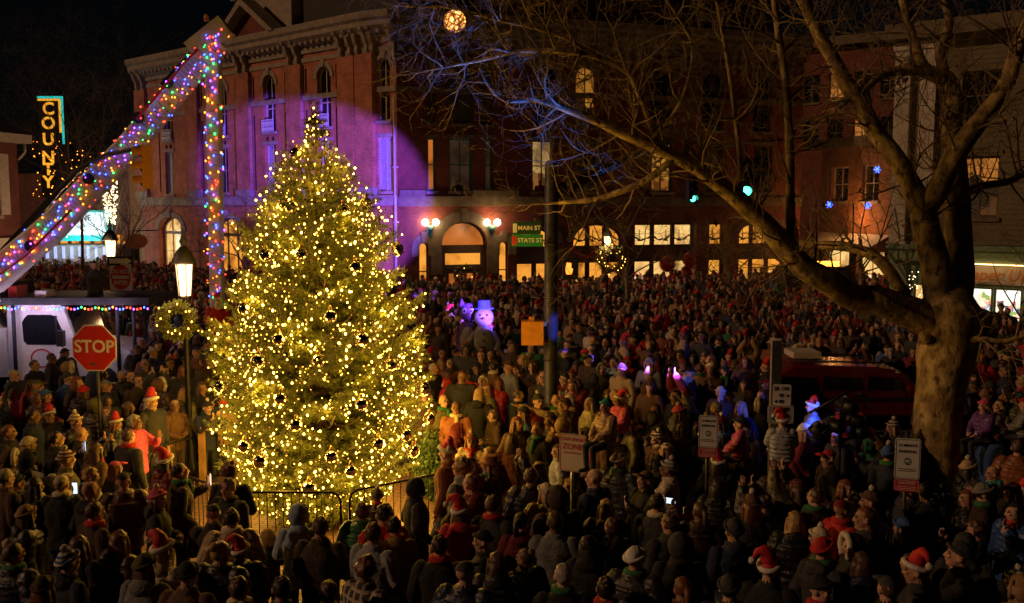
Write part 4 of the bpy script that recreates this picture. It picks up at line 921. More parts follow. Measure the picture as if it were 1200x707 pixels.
c0_, c1_ = at(250, 62, BY), at(255, 372, BY)
arm = boxbeam([c0_, c1_], [.42, .36], [.4, .36], 'boom_white', 'upper_boom', tk)
q = MB(); q.lathe([(.7, Z(352)), (.6, Z(340)), (.55, Z(322))], (b0.x-.4, BY, 0), 16); q.tube([(b0.x-.4, BY, Z(330)), b0], .4, 10); q.build('turret', 'boom_white', tk)
q = MB(); bz = at(262, 425, BY).z; q.bbox(at(245, 400, BY).x, at(284, 400, BY).x, BY-.6, BY+.5, bz-.15, bz-.05)
wz = at(260, 404, BY).z
for px in (246, 282):
    for yy in (BY-.55, BY+.4): q.bbox(at(px, 400, BY).x-.05, at(px, 400, BY).x+.05, yy, yy+.1, bz-.05, wz)
for yy in (BY-.6, BY+.41): q.bbox(at(244, 400, BY).x, at(284, 400, BY).x, yy, yy+.05, wz-.1, wz); q.bbox(at(244, 400, BY).x, at(284, 400, BY).x, yy, yy+.05, bz+.3, bz+.4)
q.beam(at(230, 412, BY-.6), at(246, 404, BY-.6), .08, .1)
q.build('platform', 'wood', tk)
# lights on them
def along(pts, n, spread, Yoff=-.3, spiral=False):
    out = []; pts = [Vector(p) for p in pts]; ls = [(b-a).length for a, b in zip(pts, pts[1:])]; tot = sum(ls)
    for i in range(n):
        s = tot*(i+random.random()*.6)/n; k = 0
        while k < len(ls)-1 and s > ls[k]: s -= ls[k]; k += 1
        p = pts[k].lerp(pts[k+1], min(1, s/ls[k])); d = (pts[k+1]-pts[k]).normalized(); nn = d.cross(Vector((0, 1, 0)))
        f = math.sin(i*.9)*spread+random.uniform(-.12, .12)
        out.append(p+nn*f+Vector((0, Yoff if abs(f) < spread*.93 else Yoff*.5, 0)))
    return out
colour_lights('multicoloured string lights zigzagging up the slanted boom', along([b0, at(60, 268, BY), b1, b2], 270, .33, -.33))
colour_lights('multicoloured string lights wound down the hanging boom arm', along([at(263, 35, BY), c0_, c1_], 135, .22, -.27))
colour_lights('multicoloured string lights along the edge of the truck roof rack', [Vector((X(-5)+(X(180)-X(-5))*i/46, TY-.44, Z(356)-.06-.07*abs(math.sin(i*.7)))) for i in range(47)])
for px in (15, 45, 75, 110, 145): lamp('string_light', (X(px), TY-.75, Z(362)), (.85, .62, .9), 16, .15)  # extra lamps added below the rack strings to brighten the cab
# ================================================================== red sport utility vehicle
mat('car_red', (.12, .008, .008), .25, var=.1, coat=.8, bump=0)
CY = 25.6
def XC(px): return at(px, 440, CY).x
def ZC(py): return at(800, py, CY).z
car = thing('parked_car', 'dark red tall car with roof box hemmed in by the crowd', 'car', (XC(1000), CY+.9, 0))
prof = [(XC(905), .45), (XC(1128), .45), (XC(1132), .8), (XC(1125), 1.0), (XC(1082), 1.12), (XC(1068), ZC(441)-.12), (XC(1058), ZC(436)), (XC(1030), ZC(431)), (XC(930), ZC(428)), (XC(912), ZC(434)-.1), (XC(903), 1.1)]
q = MB(); cs = []
for yy, ins in ((CY, .0), (CY+.12, 1), (CY+1.68, 1), (CY+1.8, 0)): cs.append([(x, yy, z-(0.06 if ins == 0 and z > 1.3 else 0)) for x, z in prof])
n = len(prof); q.add([v for c in cs for v in c], [tuple(range(n)), tuple(range(4*n-1, 3*n-1, -1))]+[(k*n+(i+1) % n, k*n+i, (k+1)*n+i, (k+1)*n+(i+1) % n) for k in range(3) for i in range(n)]); cb = q.build('body', 'car_red', car)
for a, b in ((915, 960), (964, 1012), (1016, 1058)):
    q = MB(); q.prism([(XC(a), 1.12), (XC(b)+(.14 if b == 1058 else 0), 1.12), (XC(b)-.06, ZC(443)), (XC(a)+.04, ZC(441))], CY-.012, CY-.003); q.build('window', 'dark_glass', cb)
q = MB(); a, b = Vector((XC(1080)+.03, 0, 1.14)), Vector((XC(1066)+.03, 0, ZC(443))); q.add([(a.x, CY+.1, a.z), (a.x, CY+1.7, a.z), (b.x, CY+1.66, b.z), (b.x, CY+.14, b.z)], [(0, 1, 2, 3)]); q.build('windscreen', 'dark_glass', cb)
q = MB()
for px in (912, 962, 1014, 1062): q.bbox(XC(px)-.012, XC(px)+.012, CY-.008, CY-.001, .62, 1.1)
q.bbox(XC(912), XC(1110), CY-.03, CY-.001, .86, .93); q.build('door_seam', 'ink_black', cb)
for px in (955, 1006): q = MB(); q.bbox(XC(px)-.1, XC(px)+.1, CY-.04, CY-.005, 1.0, 1.05); q.build('handle', 'steel', cb)
q = MB(); q.box((XC(1066), CY-.13, 1.2), (.16, .22, .16)); q.build('mirror', 'car_red', cb)
q = MB(); q.tube([(XC(1078), CY+.02, 1.12), (XC(1064), CY+.05, ZC(441)), (XC(1050), CY+.05, ZC(436))], .025, 6); q.build('highlight_trim', 'steel', cb)  # steel strip added along the pillar as a windscreen highlight
q = MB()
for yy in (CY+.2, CY+1.55): q.tube([(XC(930), yy, ZC(428)+.07), (XC(1035), yy, ZC(430)+.07)], .02, 6)
q.build('roof_rail', 'iron', car)
q = MB(); q.box(((XC(935)+XC(968))/2, CY+.9, ZC(426)+.14), (XC(968)-XC(935), .9, .16)); q.build('roof_box', 'siding', car)
for px in (932, 1095):
    for yy in (CY-.02, CY+1.6): q = MB(); q.lathe([(.2, 0), (.34, .02), (.36, .1), (.34, .2), (.2, .22)], (0, 0, 0), 20, 0, True, Matrix.Rotation(R(-90), 3, 'X')); q.build('wheel', 'tyre', car, Matrix.Translation((XC(px), yy, .36)))
for yy in (CY+.15, CY+1.4): q = MB(); q.ell((XC(1129), yy+.12, .85), (.08, .16, .09), 10, 8); q.build('headlight', 'dark_glass', car)
# van with an amber light bar far behind
p = at(972, 307, 50); vx, vz = p.x, p.z
vn = thing('van', 'dark van with glowing amber roof light bar deep in the crowd', 'van', (vx, 50, 0))
q = MB(); q.prism([(vx-2.2, .4), (vx+2.6, .4), (vx+2.6, 1.2), (vx+1.7, 1.35), (vx+1.1, vz-.25), (vx-2.1, vz-.25), (vx-2.25, vz-.5)], 50, 52); vb = q.build('body', 'iron_worn', vn)
q = MB(); q.prism([(vx-.4, 1.35), (vx+1.45, 1.35), (vx+1.0, vz-.4), (vx-.4, vz-.4)], 49.985, 49.997); q.build('window', 'dark_glass', vb)
q = MB(); q.bbox(vx-.6, vx+.6, 50.3, 50.6, vz-.245, vz+.0); q.build('light_bar', 'amber_bar', vn)
for x_ in (vx-1.5, vx+1.7): q = MB(); q.lathe([(.2, 0), (.36, .02), (.36, .2), (.2, .22)], (0, 0, 0), 16, 0, True, Matrix.Rotation(R(-90), 3, 'X')); q.build('wheel', 'tyre', vn, Matrix.Translation((x_, 49.99, .36)))
# ================================================================== crowd barriers and railings round the tree
def barrier(label, a, b, h=1.28, n=None, name='crowd_barrier', m='iron', feet=True, grp=None):
    a, b = Vector(a), Vector(b); a.z = b.z = .12; d = b-a; ln = d.length; d.normalize(); t = thing(name, label, 'barrier' if name == 'crowd_barrier' else 'railing', (a+b)/2, grp); up = Vector((0, 0, 1)); nn = d.cross(up)
    q = MB(); c = .14
    pts = [a+up*.12, a+up*(h-c), a+up*(h-c*.3)+d*c*.3, a+up*h+d*c, b+up*h-d*c, b+up*(h-c*.3)-d*c*.3, b+up*(h-c), b+up*.12]; q.tube(pts, .022, 8); q.tube([a+up*.18, b+up*.18], .018, 6); q.build('frame', m, t)
    q = MB(); k = n or int(ln/.13)
    for i in range(1, k): p = a+d*(ln*i/k); q.tube([p+up*.18, p+up*(h-.01)], .009, 5)
    q.build('bars', m, t)
    if feet:
        for e in (a+d*.25, b-d*.25): q = MB(); q.tube([e-nn*.3+up*.0, e-nn*.28+up*.06, e+up*.12, e+nn*.28+up*.06, e+nn*.3], .018, 6); q.build('foot', m, t)
def ringp(deg, r): return TREE+Vector((math.sin(R(deg))*r, -math.cos(R(deg))*r, 0))
barrier('black crowd barrier left of the tree beside the beige coat', ringp(-62, 2.75), ringp(-20, 2.7))
barrier('black crowd barrier in front of the middle of the tree', ringp(-17, 2.7), ringp(17, 2.7))
barrier('black crowd barrier in front of the tree beside the dark hooded person', ringp(20, 2.7), ringp(58, 2.75))
ra, rb = at_z(176, 528, 1.15), at_z(234, 511, 1.15)
barrier('iron railing running towards the tree on its left', (ra.x, ra.y, 0), (rb.x, rb.y, 0), 1.05, name='iron_railing', feet=False)
rc = at_z(272, 515, 1.15); barrier('short iron railing behind the tree left edge', (rb.x+.12, rb.y+.02, 0), (rc.x, rc.y+.2, 0), 1.05, name='iron_railing', feet=False)
p = at_z(236, 500, 1.4); q = MB(); q.bbox(p.x-.06, p.x+.06, p.y-.06, p.y+.06, 0, 1.42); q.beam((p.x, p.y-.1, 1.4), (p.x+.75, p.y+.2, 1.2), .12, .05)
tag(q.build('wooden_post', 'wood'), 'short wooden post with a slanted rail by the tree railing', 'post')
ra, rb = at_z(1000, 585, 1.0), at_z(1052, 628, 1.0); barrier('low iron railing in front of the sycamore parking sign', (ra.x, ra.y, 0), (rb.x, rb.y, 0), .9, name='iron_railing', feet=False)
# ================================================================== stage light stand
SLP = at(985, 492, 16.5)
ls = thing('light_stand', 'black lighting stand with a bar of stage lamps in the crowd', 'light stand', (SLP.x, 16.5, 0))
q = MB(); q.tube([(SLP.x, 16.5, .6), (SLP.x, 16.5, SLP.z+.15)], .03, 8)
for k in range(3): a = R(120*k+20); q.tube([(SLP.x, 16.5, .75), (SLP.x+.6*math.cos(a), 16.5+.6*math.sin(a), .02)], .02, 6)
q.build('stand', 'iron', ls)
q = MB(); ba, bb2 = at(948, 484, 16.6), at(1003, 455, 16.4); q.tube([ba, bb2], .025, 8); q.tube([at(958, 505, 16.5), at(1006, 482, 16.5)], .025, 8); q.build('bar', 'iron', ls)
SYY_ = SY.y
TG = {0: MA @ Vector((uA(386, 240), 0, 6.6)), 1: at(540, 58, SYY_-1.1), 2: at(650, 382, 22), 3: MA @ Vector((LA*.35, 0, 8.0))}
glow('lamp_blue', (.10, .14, 1), 5); glow('lamp_violet', (.4, .15, 1), 4)
cans = [(978, 499), (961, 507), (1000, 492), (993, 476), (1006, 506)]
TG[4] = at_z(770, 440, 1.5)  # fifth lamp added to throw blue light over the middle crowd
for k, (px, py) in enumerate(cans):
    c = at(px, py, 16.5); d = (TG[k]-c).normalized(); q_ = d.to_track_quat('Z', 'Y').to_matrix(); MQ = Matrix.Translation(c) @ q_.to_4x4()
    q = MB(); q.lathe([(.06, -.2), (.11, -.16), (.125, .0), (.125, .17), (.115, .17), (.11, .02)], (0, 0, 0), 18); cn = q.build('stage_lamp', 'iron', ls, MQ)
    q = MB(); q.lathe([(.108, .04), (.108, .05)], (0, 0, 0), 18); q.build('lens', 'lamp_violet' if k in (0, 3) else 'lamp_blue', cn, MQ)
    q = MB(); q.tube([(-.14, 0, 0), (-.14, .2, 0), (.14, .2, 0), (.14, 0, 0)], .012, 5); q.build('yoke', 'iron', cn, MQ)
    col, pw, sz, bl = {0: ((.20, .08, 1), 260000, 14.5, .3), 1: ((.015, .13, 1), 11000, 15, .7), 2: ((.05, .10, 1), 9000, 5.5, .5), 3: ((.14, .10, 1), 15000, 15, .9), 4: ((.05, .10, 1), 900, 34, 1.0)}[k]
    spot('stage_beam', c+d*.22, TG[k], col, pw, sz, bl)
# ================================================================== sycamore with bare mottled limbs
def bark_mottled():
    m, nt, b = new_mat('sycamore_bark'); tc = N(nt, 'ShaderNodeTexCoord'); mp = N(nt, 'ShaderNodeMapping'); mp.inputs['Scale'].default_value = (1, 1, .6); L(nt, tc.outputs['Object'], mp.inputs['Vector'])
    n1 = N(nt, 'ShaderNodeTexNoise', Scale=4.5, Detail=3, Roughness=.55); L(nt, mp.outputs[0], n1.inputs['Vector'])
    n2 = N(nt, 'ShaderNodeTexNoise', Scale=8, Detail=7, Roughness=.62); L(nt, mp.outputs[0], n2.inputs['Vector'])
    r1 = ramp(nt, [(.35, (.16, .10, .035)), (.5, (.31, .215, .075)), (.62, (.45, .33, .14))]); L(nt, n1.outputs['Fac'], r1.inputs['Fac'])
    r2 = ramp(nt, [(.36, (0, 0, 0)), (.43, (.55, .55, .55)), (.5, (1, 1, 1))]); L(nt, n2.outputs['Fac'], r2.inputs['Fac'])
    mx = N(nt, 'ShaderNodeMix', data_type='RGBA'); L(nt, r2.outputs['Color'], mx.inputs[0]); mx.inputs[6].default_value = (.06, .04, .022, 1); L(nt, r1.outputs['Color'], mx.inputs[7])
    L(nt, mx.outputs[2], b.inputs['Base Color']); b.inputs['Roughness'].default_value = .8
    bp = N(nt, 'ShaderNodeBump', Strength=.9, Distance=.04); L(nt, n2.outputs['Fac'], bp.inputs['Height']); L(nt, bp.outputs['Normal'], b.inputs['Normal'])
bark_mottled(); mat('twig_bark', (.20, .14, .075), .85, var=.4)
def crom(pts, k=6):
    pts = [np.array(p, float) for p in pts]; P = [2*pts[0]-pts[1]]+pts+[2*pts[-1]-pts[-2]]; out = []
    for i in range(1, len(P)-2):
        for j in range(k):
            t = j/k; a, b, c, d = P[i-1], P[i], P[i+1], P[i+2]
            out.append(.5*((2*b)+(-a+c)*t+(2*a-5*b+4*c-d)*t*t+(-a+3*b-3*c+d)*t**3))
    out.append(P[-2]); return out
SYC = thing('sycamore_tree', 'big bare sycamore with mottled trunk and a long limb reaching over the crowd', 'tree', SY)
def limb(name, spec, k=6, n=12, wob=.03):
    """spec: (px, py, Y, width px)"""
    pr = [(*at(px, py, Y), w/2*Y/FPX) for px, py, Y, w in spec]; c = crom(pr, k); pts, rad = [], []
    for i, q in enumerate(c):
        v = Vector(q[:3]); s = wob*(1 if 0 < i < len(c)-1 else 0)*min(1, q[3]*6); nz = noise.noise_vector(v*1.3)
        pts.append(v+nz*s*2); rad.append(max(.006, q[3]*(1+.10*noise.noise(v*2.1))))
    mb = MB(); mb.tube(pts, rad, n); mb.build(name, 'sycamore_bark', SYC); return pts, rad
SYY = SY.y
limbs = []
g0 = at_z(1096, 640, 0)
tr = [(1092, 640, SYY, 74), (1093, 590, SYY, 60), (1096, 540, SYY, 55), (1101, 480, SYY, 56), (1106, 430, SYY, 61), (1112, 395, SYY, 72), (1112, 372, SYY, 72), (1113, 352, SYY+.1, 56), (1115, 335, SYY+.25, 34), (1117, 320, SYY+.4, 12)]
limbs.append(limb('trunk', tr, 5, 20))
limbs.append(limb('limb', [(1112, 395, SYY, 50), (1085, 377, SYY-.1, 40), (1045, 358, SYY-.2, 36), (1000, 347, SYY-.3, 32), (960, 325, SYY-.5, 29), (925, 294, SYY-.6, 27), (890, 257, SYY-.7, 24), (855, 225, SYY-.8, 20), (815, 197, SYY-.9, 17), (765, 170, SYY-1, 15), (715, 148, SYY-1.1, 12), (665, 128, SYY-1.2, 9), (625, 116, SYY-1.3, 7)]))
limbs.append(limb('limb', [(1112, 380, SYY, 46), (1103, 350, SYY, 38), (1094, 300, SYY, 34), (1080, 248, SYY+.1, 30), (1060, 205, SYY+.2, 24), (1038, 170, SYY+.3, 22), (1005, 118, SYY+.4, 19), (980, 78, SYY+.4, 16), (962, 45, SYY+.4, 15), (940, 0, SYY+.4, 14), (925, -40, SYY+.4, 12)]))
limbs.append(limb('limb', [(1080, 250, SYY+.1, 26), (1102, 212, SYY-.1, 25), (1125, 170, SYY-.3, 23), (1148, 144, SYY-.4, 21), (1172, 108, SYY-.5, 18), (1190, 65, SYY-.6, 17), (1215, 10, SYY-.7, 15), (1230, -40, SYY-.7, 12)]))
limbs.append(limb('limb', [(1120, 372, SYY+.2, 36), (1124, 330, SYY+.3, 33), (1124, 280, SYY+.4, 31), (1120, 220, SYY+.5, 29), (1117, 165, SYY+.6, 26), (1114, 120, SYY+.7, 23), (1108, 92, SYY+.8, 20), (1082, 78, SYY+.8, 13), (1068, 40, SYY+.8, 10), (1055, -10, SYY+.8, 9)]))
limbs.append(limb('limb', [(1112, 108, SYY+.8, 16), (1106, 85, SYY+.8, 13), (1104, 55, SYY+.8, 12), (1112, 25, SYY+.8, 10), (1100, -10, SYY+.8, 9)]))
limbs.append(limb('limb', [(1108, 98, SYY+.8, 14), (1085, 86, SYY+.7, 13), (1050, 84, SYY+.6, 12), (1025, 92, SYY+.5, 11), (1006, 110, SYY+.4, 10)]))
limbs.append(limb('limb', [(932, 296, SYY-.6, 14), (926, 240, SYY-.6, 11), (925, 180, SYY-.6, 10), (922, 115, SYY-.6, 9), (915, 55, SYY-.6, 8), (905, -10, SYY-.6, 7)]))
limbs.append(limb('limb', [(780, 178, SYY-1, 8), (765, 150, SYY-1, 8), (752, 120, SYY-1.1, 7), (735, 85, SYY-1.2, 7), (700, 66, SYY-1.2, 7), (650, 60, SYY-1.2, 6), (600, 62, SYY-1.1, 5), (555, 72, SYY-1, 4), (505, 82, SYY-1, 2.5)], wob=.05))
limbs.append(limb('limb', [(700, 66, SYY-1.2, 5), (650, 40, SYY-1.1, 4.5), (590, 25, SYY-1, 4), (530, 10, SYY-.9, 3), (475, 8, SYY-.8, 2)], wob=.06))
limbs.append(limb('limb', [(1115, 400, SYY-.3, 14), (1150, 398, SYY-.6, 7), (1180, 400, SYY-.8, 6), (1220, 385, SYY-1, 5)]))
limbs.append(limb('limb', [(1118, 235, SYY+.7, 14), (1150, 218, SYY+.9, 9), (1185, 212, SYY+1, 8), (1225, 190, SYY+1.2, 6)]))
limbs.append(limb('limb', [(1060, 345, SYY, 16), (1030, 305, SYY+.8, 14), (990, 290, SYY+1.4, 12), (955, 288, SYY+2, 10), (920, 277, SYY+2.4, 7)]))
limbs.append(limb('limb', [(790, 185, SYY-1, 8), (750, 215, SYY-.8, 8), (700, 232, SYY-.5, 6), (655, 238, SYY-.2, 4)]))
limbs.append(limb('limb', [(760, 168, SYY-1, 5), (797, 120, SYY-1.4, 4.5), (812, 60, SYY-1.6, 4), (795, 20, SYY-1.8, 3.5), (770, -15, SYY-1.9, 3)]))
limbs.append(limb('limb', [(868, 235, SYY-.8, 6), (866, 170, SYY-1, 6), (858, 110, SYY-1.2, 5.5), (850, 55, SYY-1.3, 5), (838, -10, SYY-1.4, 4)]))
# knot where the old limbs were cut
mb = MB()
for i in range(9): p = at(1085+i*10+random.uniform(-6, 6), 385+random.uniform(-14, 14), SYY-.25); mb.ell(p, random.uniform(.14, .26), 10, 8, fn=lambda v: v*(1+.2*noise.noise(v*9)))
mb.build('burl', 'sycamore_bark', SYC)
TW = MB()
def wand(p, d, ln, r, depth, mb, seg=5, droop=-.02):
    pts = [p]; d = d.normalized(); rad = [r]
    for i in range(seg):
        d = (d+Vector((random.gauss(0, .22), random.gauss(0, .22), random.gauss(droop*-3, .22)))).normalized(); p = p+d*ln/seg; pts.append(p); rad.append(max(.0025, r*(1-.8*(i+1)/seg)))
        if depth > 0 and i > 0 or (depth > 0 and random.random() < .5):
            for _ in range(1 if random.random() < .65 else 2):
                o = Vector((random.gauss(0, 1), random.gauss(0, 1), random.gauss(.15, 1))); o = (o-d*o.dot(d)).normalized(); wand(p, d*random.uniform(.4, 1)+o*random.uniform(.6, 1.1), ln*random.uniform(.35, .65), rad[-1]*.65, depth-1, mb, max(3, seg-1), droop)
    mb.tube(pts, rad, 4 if r > .01 else 3, cap=False)
for li, (pts, rad) in enumerate(limbs):
    if li == 0: continue
    n = {1: 46, 2: 26, 3: 20, 4: 20, 8: 30, 9: 26}.get(li, 12)
    for _ in range(n):
        i = random.randrange(int(len(pts)*.25), len(pts)-1); p = pts[i].lerp(pts[i+1], random.random()); d = (pts[i+1]-pts[i]).normalized()
        o = Vector((random.gauss(0, 1), random.gauss(0, .8), random.gauss(.25, 1))); o = (o-d*o.dot(d)).normalized()
        wand(p, d*.5+o, random.uniform(.7, 1.9), min(.022, rad[i]*.5)+.004, 2, TW)
    wand(pts[-1], (pts[-1]-pts[-2]).normalized(), 1.3, rad[-1], 2, TW)
TW.build('twigs', 'twig_bark', SYC); print('twig faces', len(TW.f))
V, Q = [], []
for _ in range(70):
    pts, rad = random.choice(limbs[1:9]); p = random.choice(pts)+Vector((random.gauss(0, .6), random.gauss(0, .5), random.gauss(.2, .5))); a = Vector((random.gauss(0, 1), random.gauss(0, 1), random.gauss(-1, 1))).normalized(); b = a.orthogonal().normalized(); s = random.uniform(.05, .09); k = len(V)
    V += [p-a*s, p+b*s*.8+a*s*.2, p+a*s*1.1, p-b*s*.8+a*s*.2]; Q.append((k, k+1, k+2, k+3))
put(bpy.data.objects.new('dead_leaves', np_mesh('dead_leaves', np.array(V), np.array(Q), ['dead_leaf'])), SYC)
# ------------------------------------------------------------------ small bare street trees
def street_tree(label, px, Y, h, depth=3, m='twig_bark', spread=.9, n=6, z0=.3):
    x = at(px, 300, Y).x; t = thing('street_tree', label, 'tree', (x, Y, 0)); b = Vector((x, Y, 0)); mb = MB(); top = b+Vector((random.uniform(-.2, .2), 0, h*.42))
    mb.tube([b, b.lerp(top, .5)+Vector((.05, 0, 0)), top], [.13, .10, .08], 8); mb.build('trunk', m, t); tw = MB()
    for k in range(n): a = 6.28*k/n; wand(top-Vector((0, 0, h*.15*random.random())), Vector((math.cos(a)*spread, math.sin(a)*spread, 1.3)), h*random.uniform(.42, .6), .045, depth, tw, 6, 0)
    tw.build('crown', m, t); return t
street_tree('slim bare street tree against the violet lit wall left of the Christmas tree', 292, 52, 8.5)
street_tree('bare street tree rising beside the gold oval sign', 146, 58, 8.5)
street_tree('bare street tree in front of the shop with the red swag', 735, 42, 8)
street_tree('dark bare tree before the orange lit brick building', 1011, 40, 11)
street_tree('bare young tree near the fourth lit shop pane', 858, 46, 7)
p = at(105, 240, 62); t = street_tree('tall dark spreading tree behind the COUNTY sign and the boom', 95, 66, 18, 4, spread=1.1, n=8)
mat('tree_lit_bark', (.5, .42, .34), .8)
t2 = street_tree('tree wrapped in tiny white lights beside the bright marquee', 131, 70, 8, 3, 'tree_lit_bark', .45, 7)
glow('fairy_white', (1, .78, .45), 4.0)
x = at(131, 300, 70).x; ft = thing('string_lights', 'tiny white fairy lights wrapping the tree beside the marquee', 'string lights', (x, 70, 2)); q = MB()
for i in range(420): h = random.random(); z_ = 4.6+5.0*h; rr = .3+1.1*h*random.random()**.6*(1.3-h); a = random.uniform(0, 6.28); q.ell((x+.35+rr*math.cos(a)*.8, 69.6+rr*math.sin(a)*.5-.3, z_), .045, 5, 4)
kind(q.build('bulb', 'fairy_white', ft), 'stuff')
q = MB(); ft2 = thing('string_lights', 'sparse gold fairy lights scattered through the dark tree by the COUNTY sign', 'string lights', (at(95, 300, 64).x, 64, 4))
for i in range(90): c = at(random.uniform(38, 110), random.uniform(165, 285), 64+random.uniform(-.5, .5)); q.ell(c, random.uniform(.02, .04), 5, 4)
kind(q.build('bulb', 'bulb_orange', ft2), 'stuff')
q = MB(); ft3 = thing('string_lights', 'gold fairy lights in the shop corner left of the sycamore trunk', 'string lights', at(1078, 340, 34))
for i in range(70): c = at(random.gauss(1079, 9), random.uniform(318, 375), 36+random.uniform(-.3, .3)); q.ell(c, random.uniform(.012, .022), 5, 4)
kind(q.build('bulb', 'fairy_white', ft3), 'stuff')
# ================================================================== people
def cloth(name, base=None, kind_='plain'):
    """coat cloth: colour of the object, worn unevenly"""
    m, nt, b = new_mat(name); tc = N(nt, 'ShaderNodeTexCoord'); oi = N(nt, 'ShaderNodeObjectInfo')
    src = oi.outputs['Color']
    if base:
        r = ramp(nt, base, 'CONSTANT'); L(nt, oi.outputs['Random'], r.inputs['Fac']); src = r.outputs['Color']
    n = N(nt, 'ShaderNodeTexNoise', Scale=14, Detail=4); L(nt, tc.outputs['Object'], n.inputs['Vector']); rr = ramp(nt, [(.3, (.72, .72, .72)), (.7, (1.15, 1.15, 1.15))]); L(nt, n.outputs['Fac'], rr.inputs['Fac'])
    mx = N(nt, 'ShaderNodeMix', data_type='RGBA', blend_type='MULTIPLY'); mx.inputs[0].default_value = 1; L(nt, src, mx.inputs[6]); L(nt, rr.outputs['Color'], mx.inputs[7])
    out = mx.outputs[2]
    if kind_ == 'plaid':
        sx = N(nt, 'ShaderNodeSeparateXYZ'); L(nt, tc.outputs['Object'], sx.inputs[0]); acc = None
        for ax in ('X', 'Z'):
            w = N(nt, 'ShaderNodeMath', operation='MULTIPLY'); L(nt, sx.outputs[ax], w.inputs[0]); w.inputs[1].default_value = 70
            s = N(nt, 'ShaderNodeMath', operation='SINE'); L(nt, w.outputs[0], s.inputs[0]); g = N(nt, 'ShaderNodeMath', operation='GREATER_THAN'); L(nt, s.outputs[0], g.inputs[0]); g.inputs[1].default_value = .55
            if acc is None: acc = g.outputs[0]
            else: a = N(nt, 'ShaderNodeMath', operation='MAXIMUM'); L(nt, acc, a.inputs[0]); L(nt, g.outputs[0], a.inputs[1]); acc = a.outputs[0]
        m2 = N(nt, 'ShaderNodeMix', data_type='RGBA'); L(nt, acc, m2.inputs[0]); L(nt, out, m2.inputs[6]); m2.inputs[7].default_value = (.35, .30, .26, 1); out = m2.outputs[2]
    L(nt, out, b.inputs['Base Color']); b.inputs['Roughness'].default_value = .45 if kind_ == 'puffer' else .85
    w = N(nt, 'ShaderNodeTexNoise', Scale=9, Detail=4, Distortion=1.2); L(nt, tc.outputs['Object'], w.inputs['Vector']); bp = N(nt, 'ShaderNodeBump', Strength=.7, Distance=.03); L(nt, w.outputs['Fac'], bp.inputs['Height']); nrm = bp.outputs['Normal']
    if kind_ == 'puffer':
        wv = N(nt, 'ShaderNodeTexWave', bands_direction='Z', Scale=3.4, Distortion=1.2); wv.wave_profile = 'SIN'; L(nt, tc.outputs['Object'], wv.inputs['Vector']); b2 = N(nt, 'ShaderNodeBump', Strength=.4, Distance=.016); L(nt, wv.outputs['Fac'], b2.inputs['Height']); L(nt, nrm, b2.inputs['Normal']); nrm = b2.outputs['Normal']
    L(nt, nrm, b.inputs['Normal']); return m
cloth('coat_plain'); cloth('coat_puffer', kind_='puffer'); cloth('coat_plaid', kind_='plaid'); cloth('knit')
cloth('trousers', [(0, (.02, .025, .045)), (.4, (.015, .015, .017)), (.65, (.05, .06, .09)), (.85, (.10, .07, .045))])
cloth('skin', [(0, (.48, .27, .18)), (.35, (.52, .31, .22)), (.6, (.42, .23, .15)), (.86, (.20, .10, .06)), (.93, (.32, .17, .11))])
mat('shoe', (.03, .022, .018), .6); mat('eye_dark', (.02, .015, .012), .3, bump=0); mat('lips', (.34, .12, .09), .6, bump=0); mat('fleece', (.60, .57, .52), .95, bump=.8, bscale=60); mat('pom', (.55, .5, .42), .95, bump=.8, bscale=60)
SKIN_Z = 1.625
def mat3(yaw, tilt=0): return Matrix.Rotation(R(yaw), 3, 'Z') @ Matrix.Rotation(R(tilt), 3, 'X')
POSES = {  # elbow, wrist, hand direction for the +x arm and the -x arm (x mirrored)
    'down': (((.255, .035, 1.16), (.265, -.05, .91), (0, -.25, -1)),)*2,
    'pockets': (((.275, .06, 1.17), (.185, -.13, .98), (-.7, -.1, -.6)),)*2,
    'front': (((.255, -.02, 1.16), (.06, -.24, 1.12), (-1, -.1, .05)), ((.255, -.03, 1.15), (.09, -.25, 1.06), (-1, -.1, .2))),
    'phone': (((.235, -.2, 1.27), (.075, -.37, 1.46), (-.25, -.2, 1)), ((.24, -.19, 1.25), (.075, -.37, 1.44), (-.25, -.2, 1))),
    'high': (((.24, -.17, 1.55), (.10, -.27, 1.80), (-.2, -.2, 1)), ((.24, -.17, 1.54), (.10, -.27, 1.78), (-.2, -.2, 1))),
    'point': (((.34, -.16, 1.46), (.55, -.30, 1.55), (.7, -.4, .2)), ((.265, .05, 1.16), (.19, -.13, .98), (-.7, -.1, -.6))),
    'mouth': (((.23, -.15, 1.2), (.07, -.20, 1.43), (-.3, -.1, 1)), ((.25, -.03, 1.15), (.03, -.23, 1.12), (-1, -.1, .1))),
    'one': (((.235, -.2, 1.25), (.10, -.34, 1.36), (-.3, -.3, 1)), ((.265, .05, 1.16), (.20, -.12, .98), (-.6, -.1, -.7))),
    'ride': (((.24, -.09, 1.2), (.12, -.27, 1.08), (-.4, -.6, -.5)),)*2}
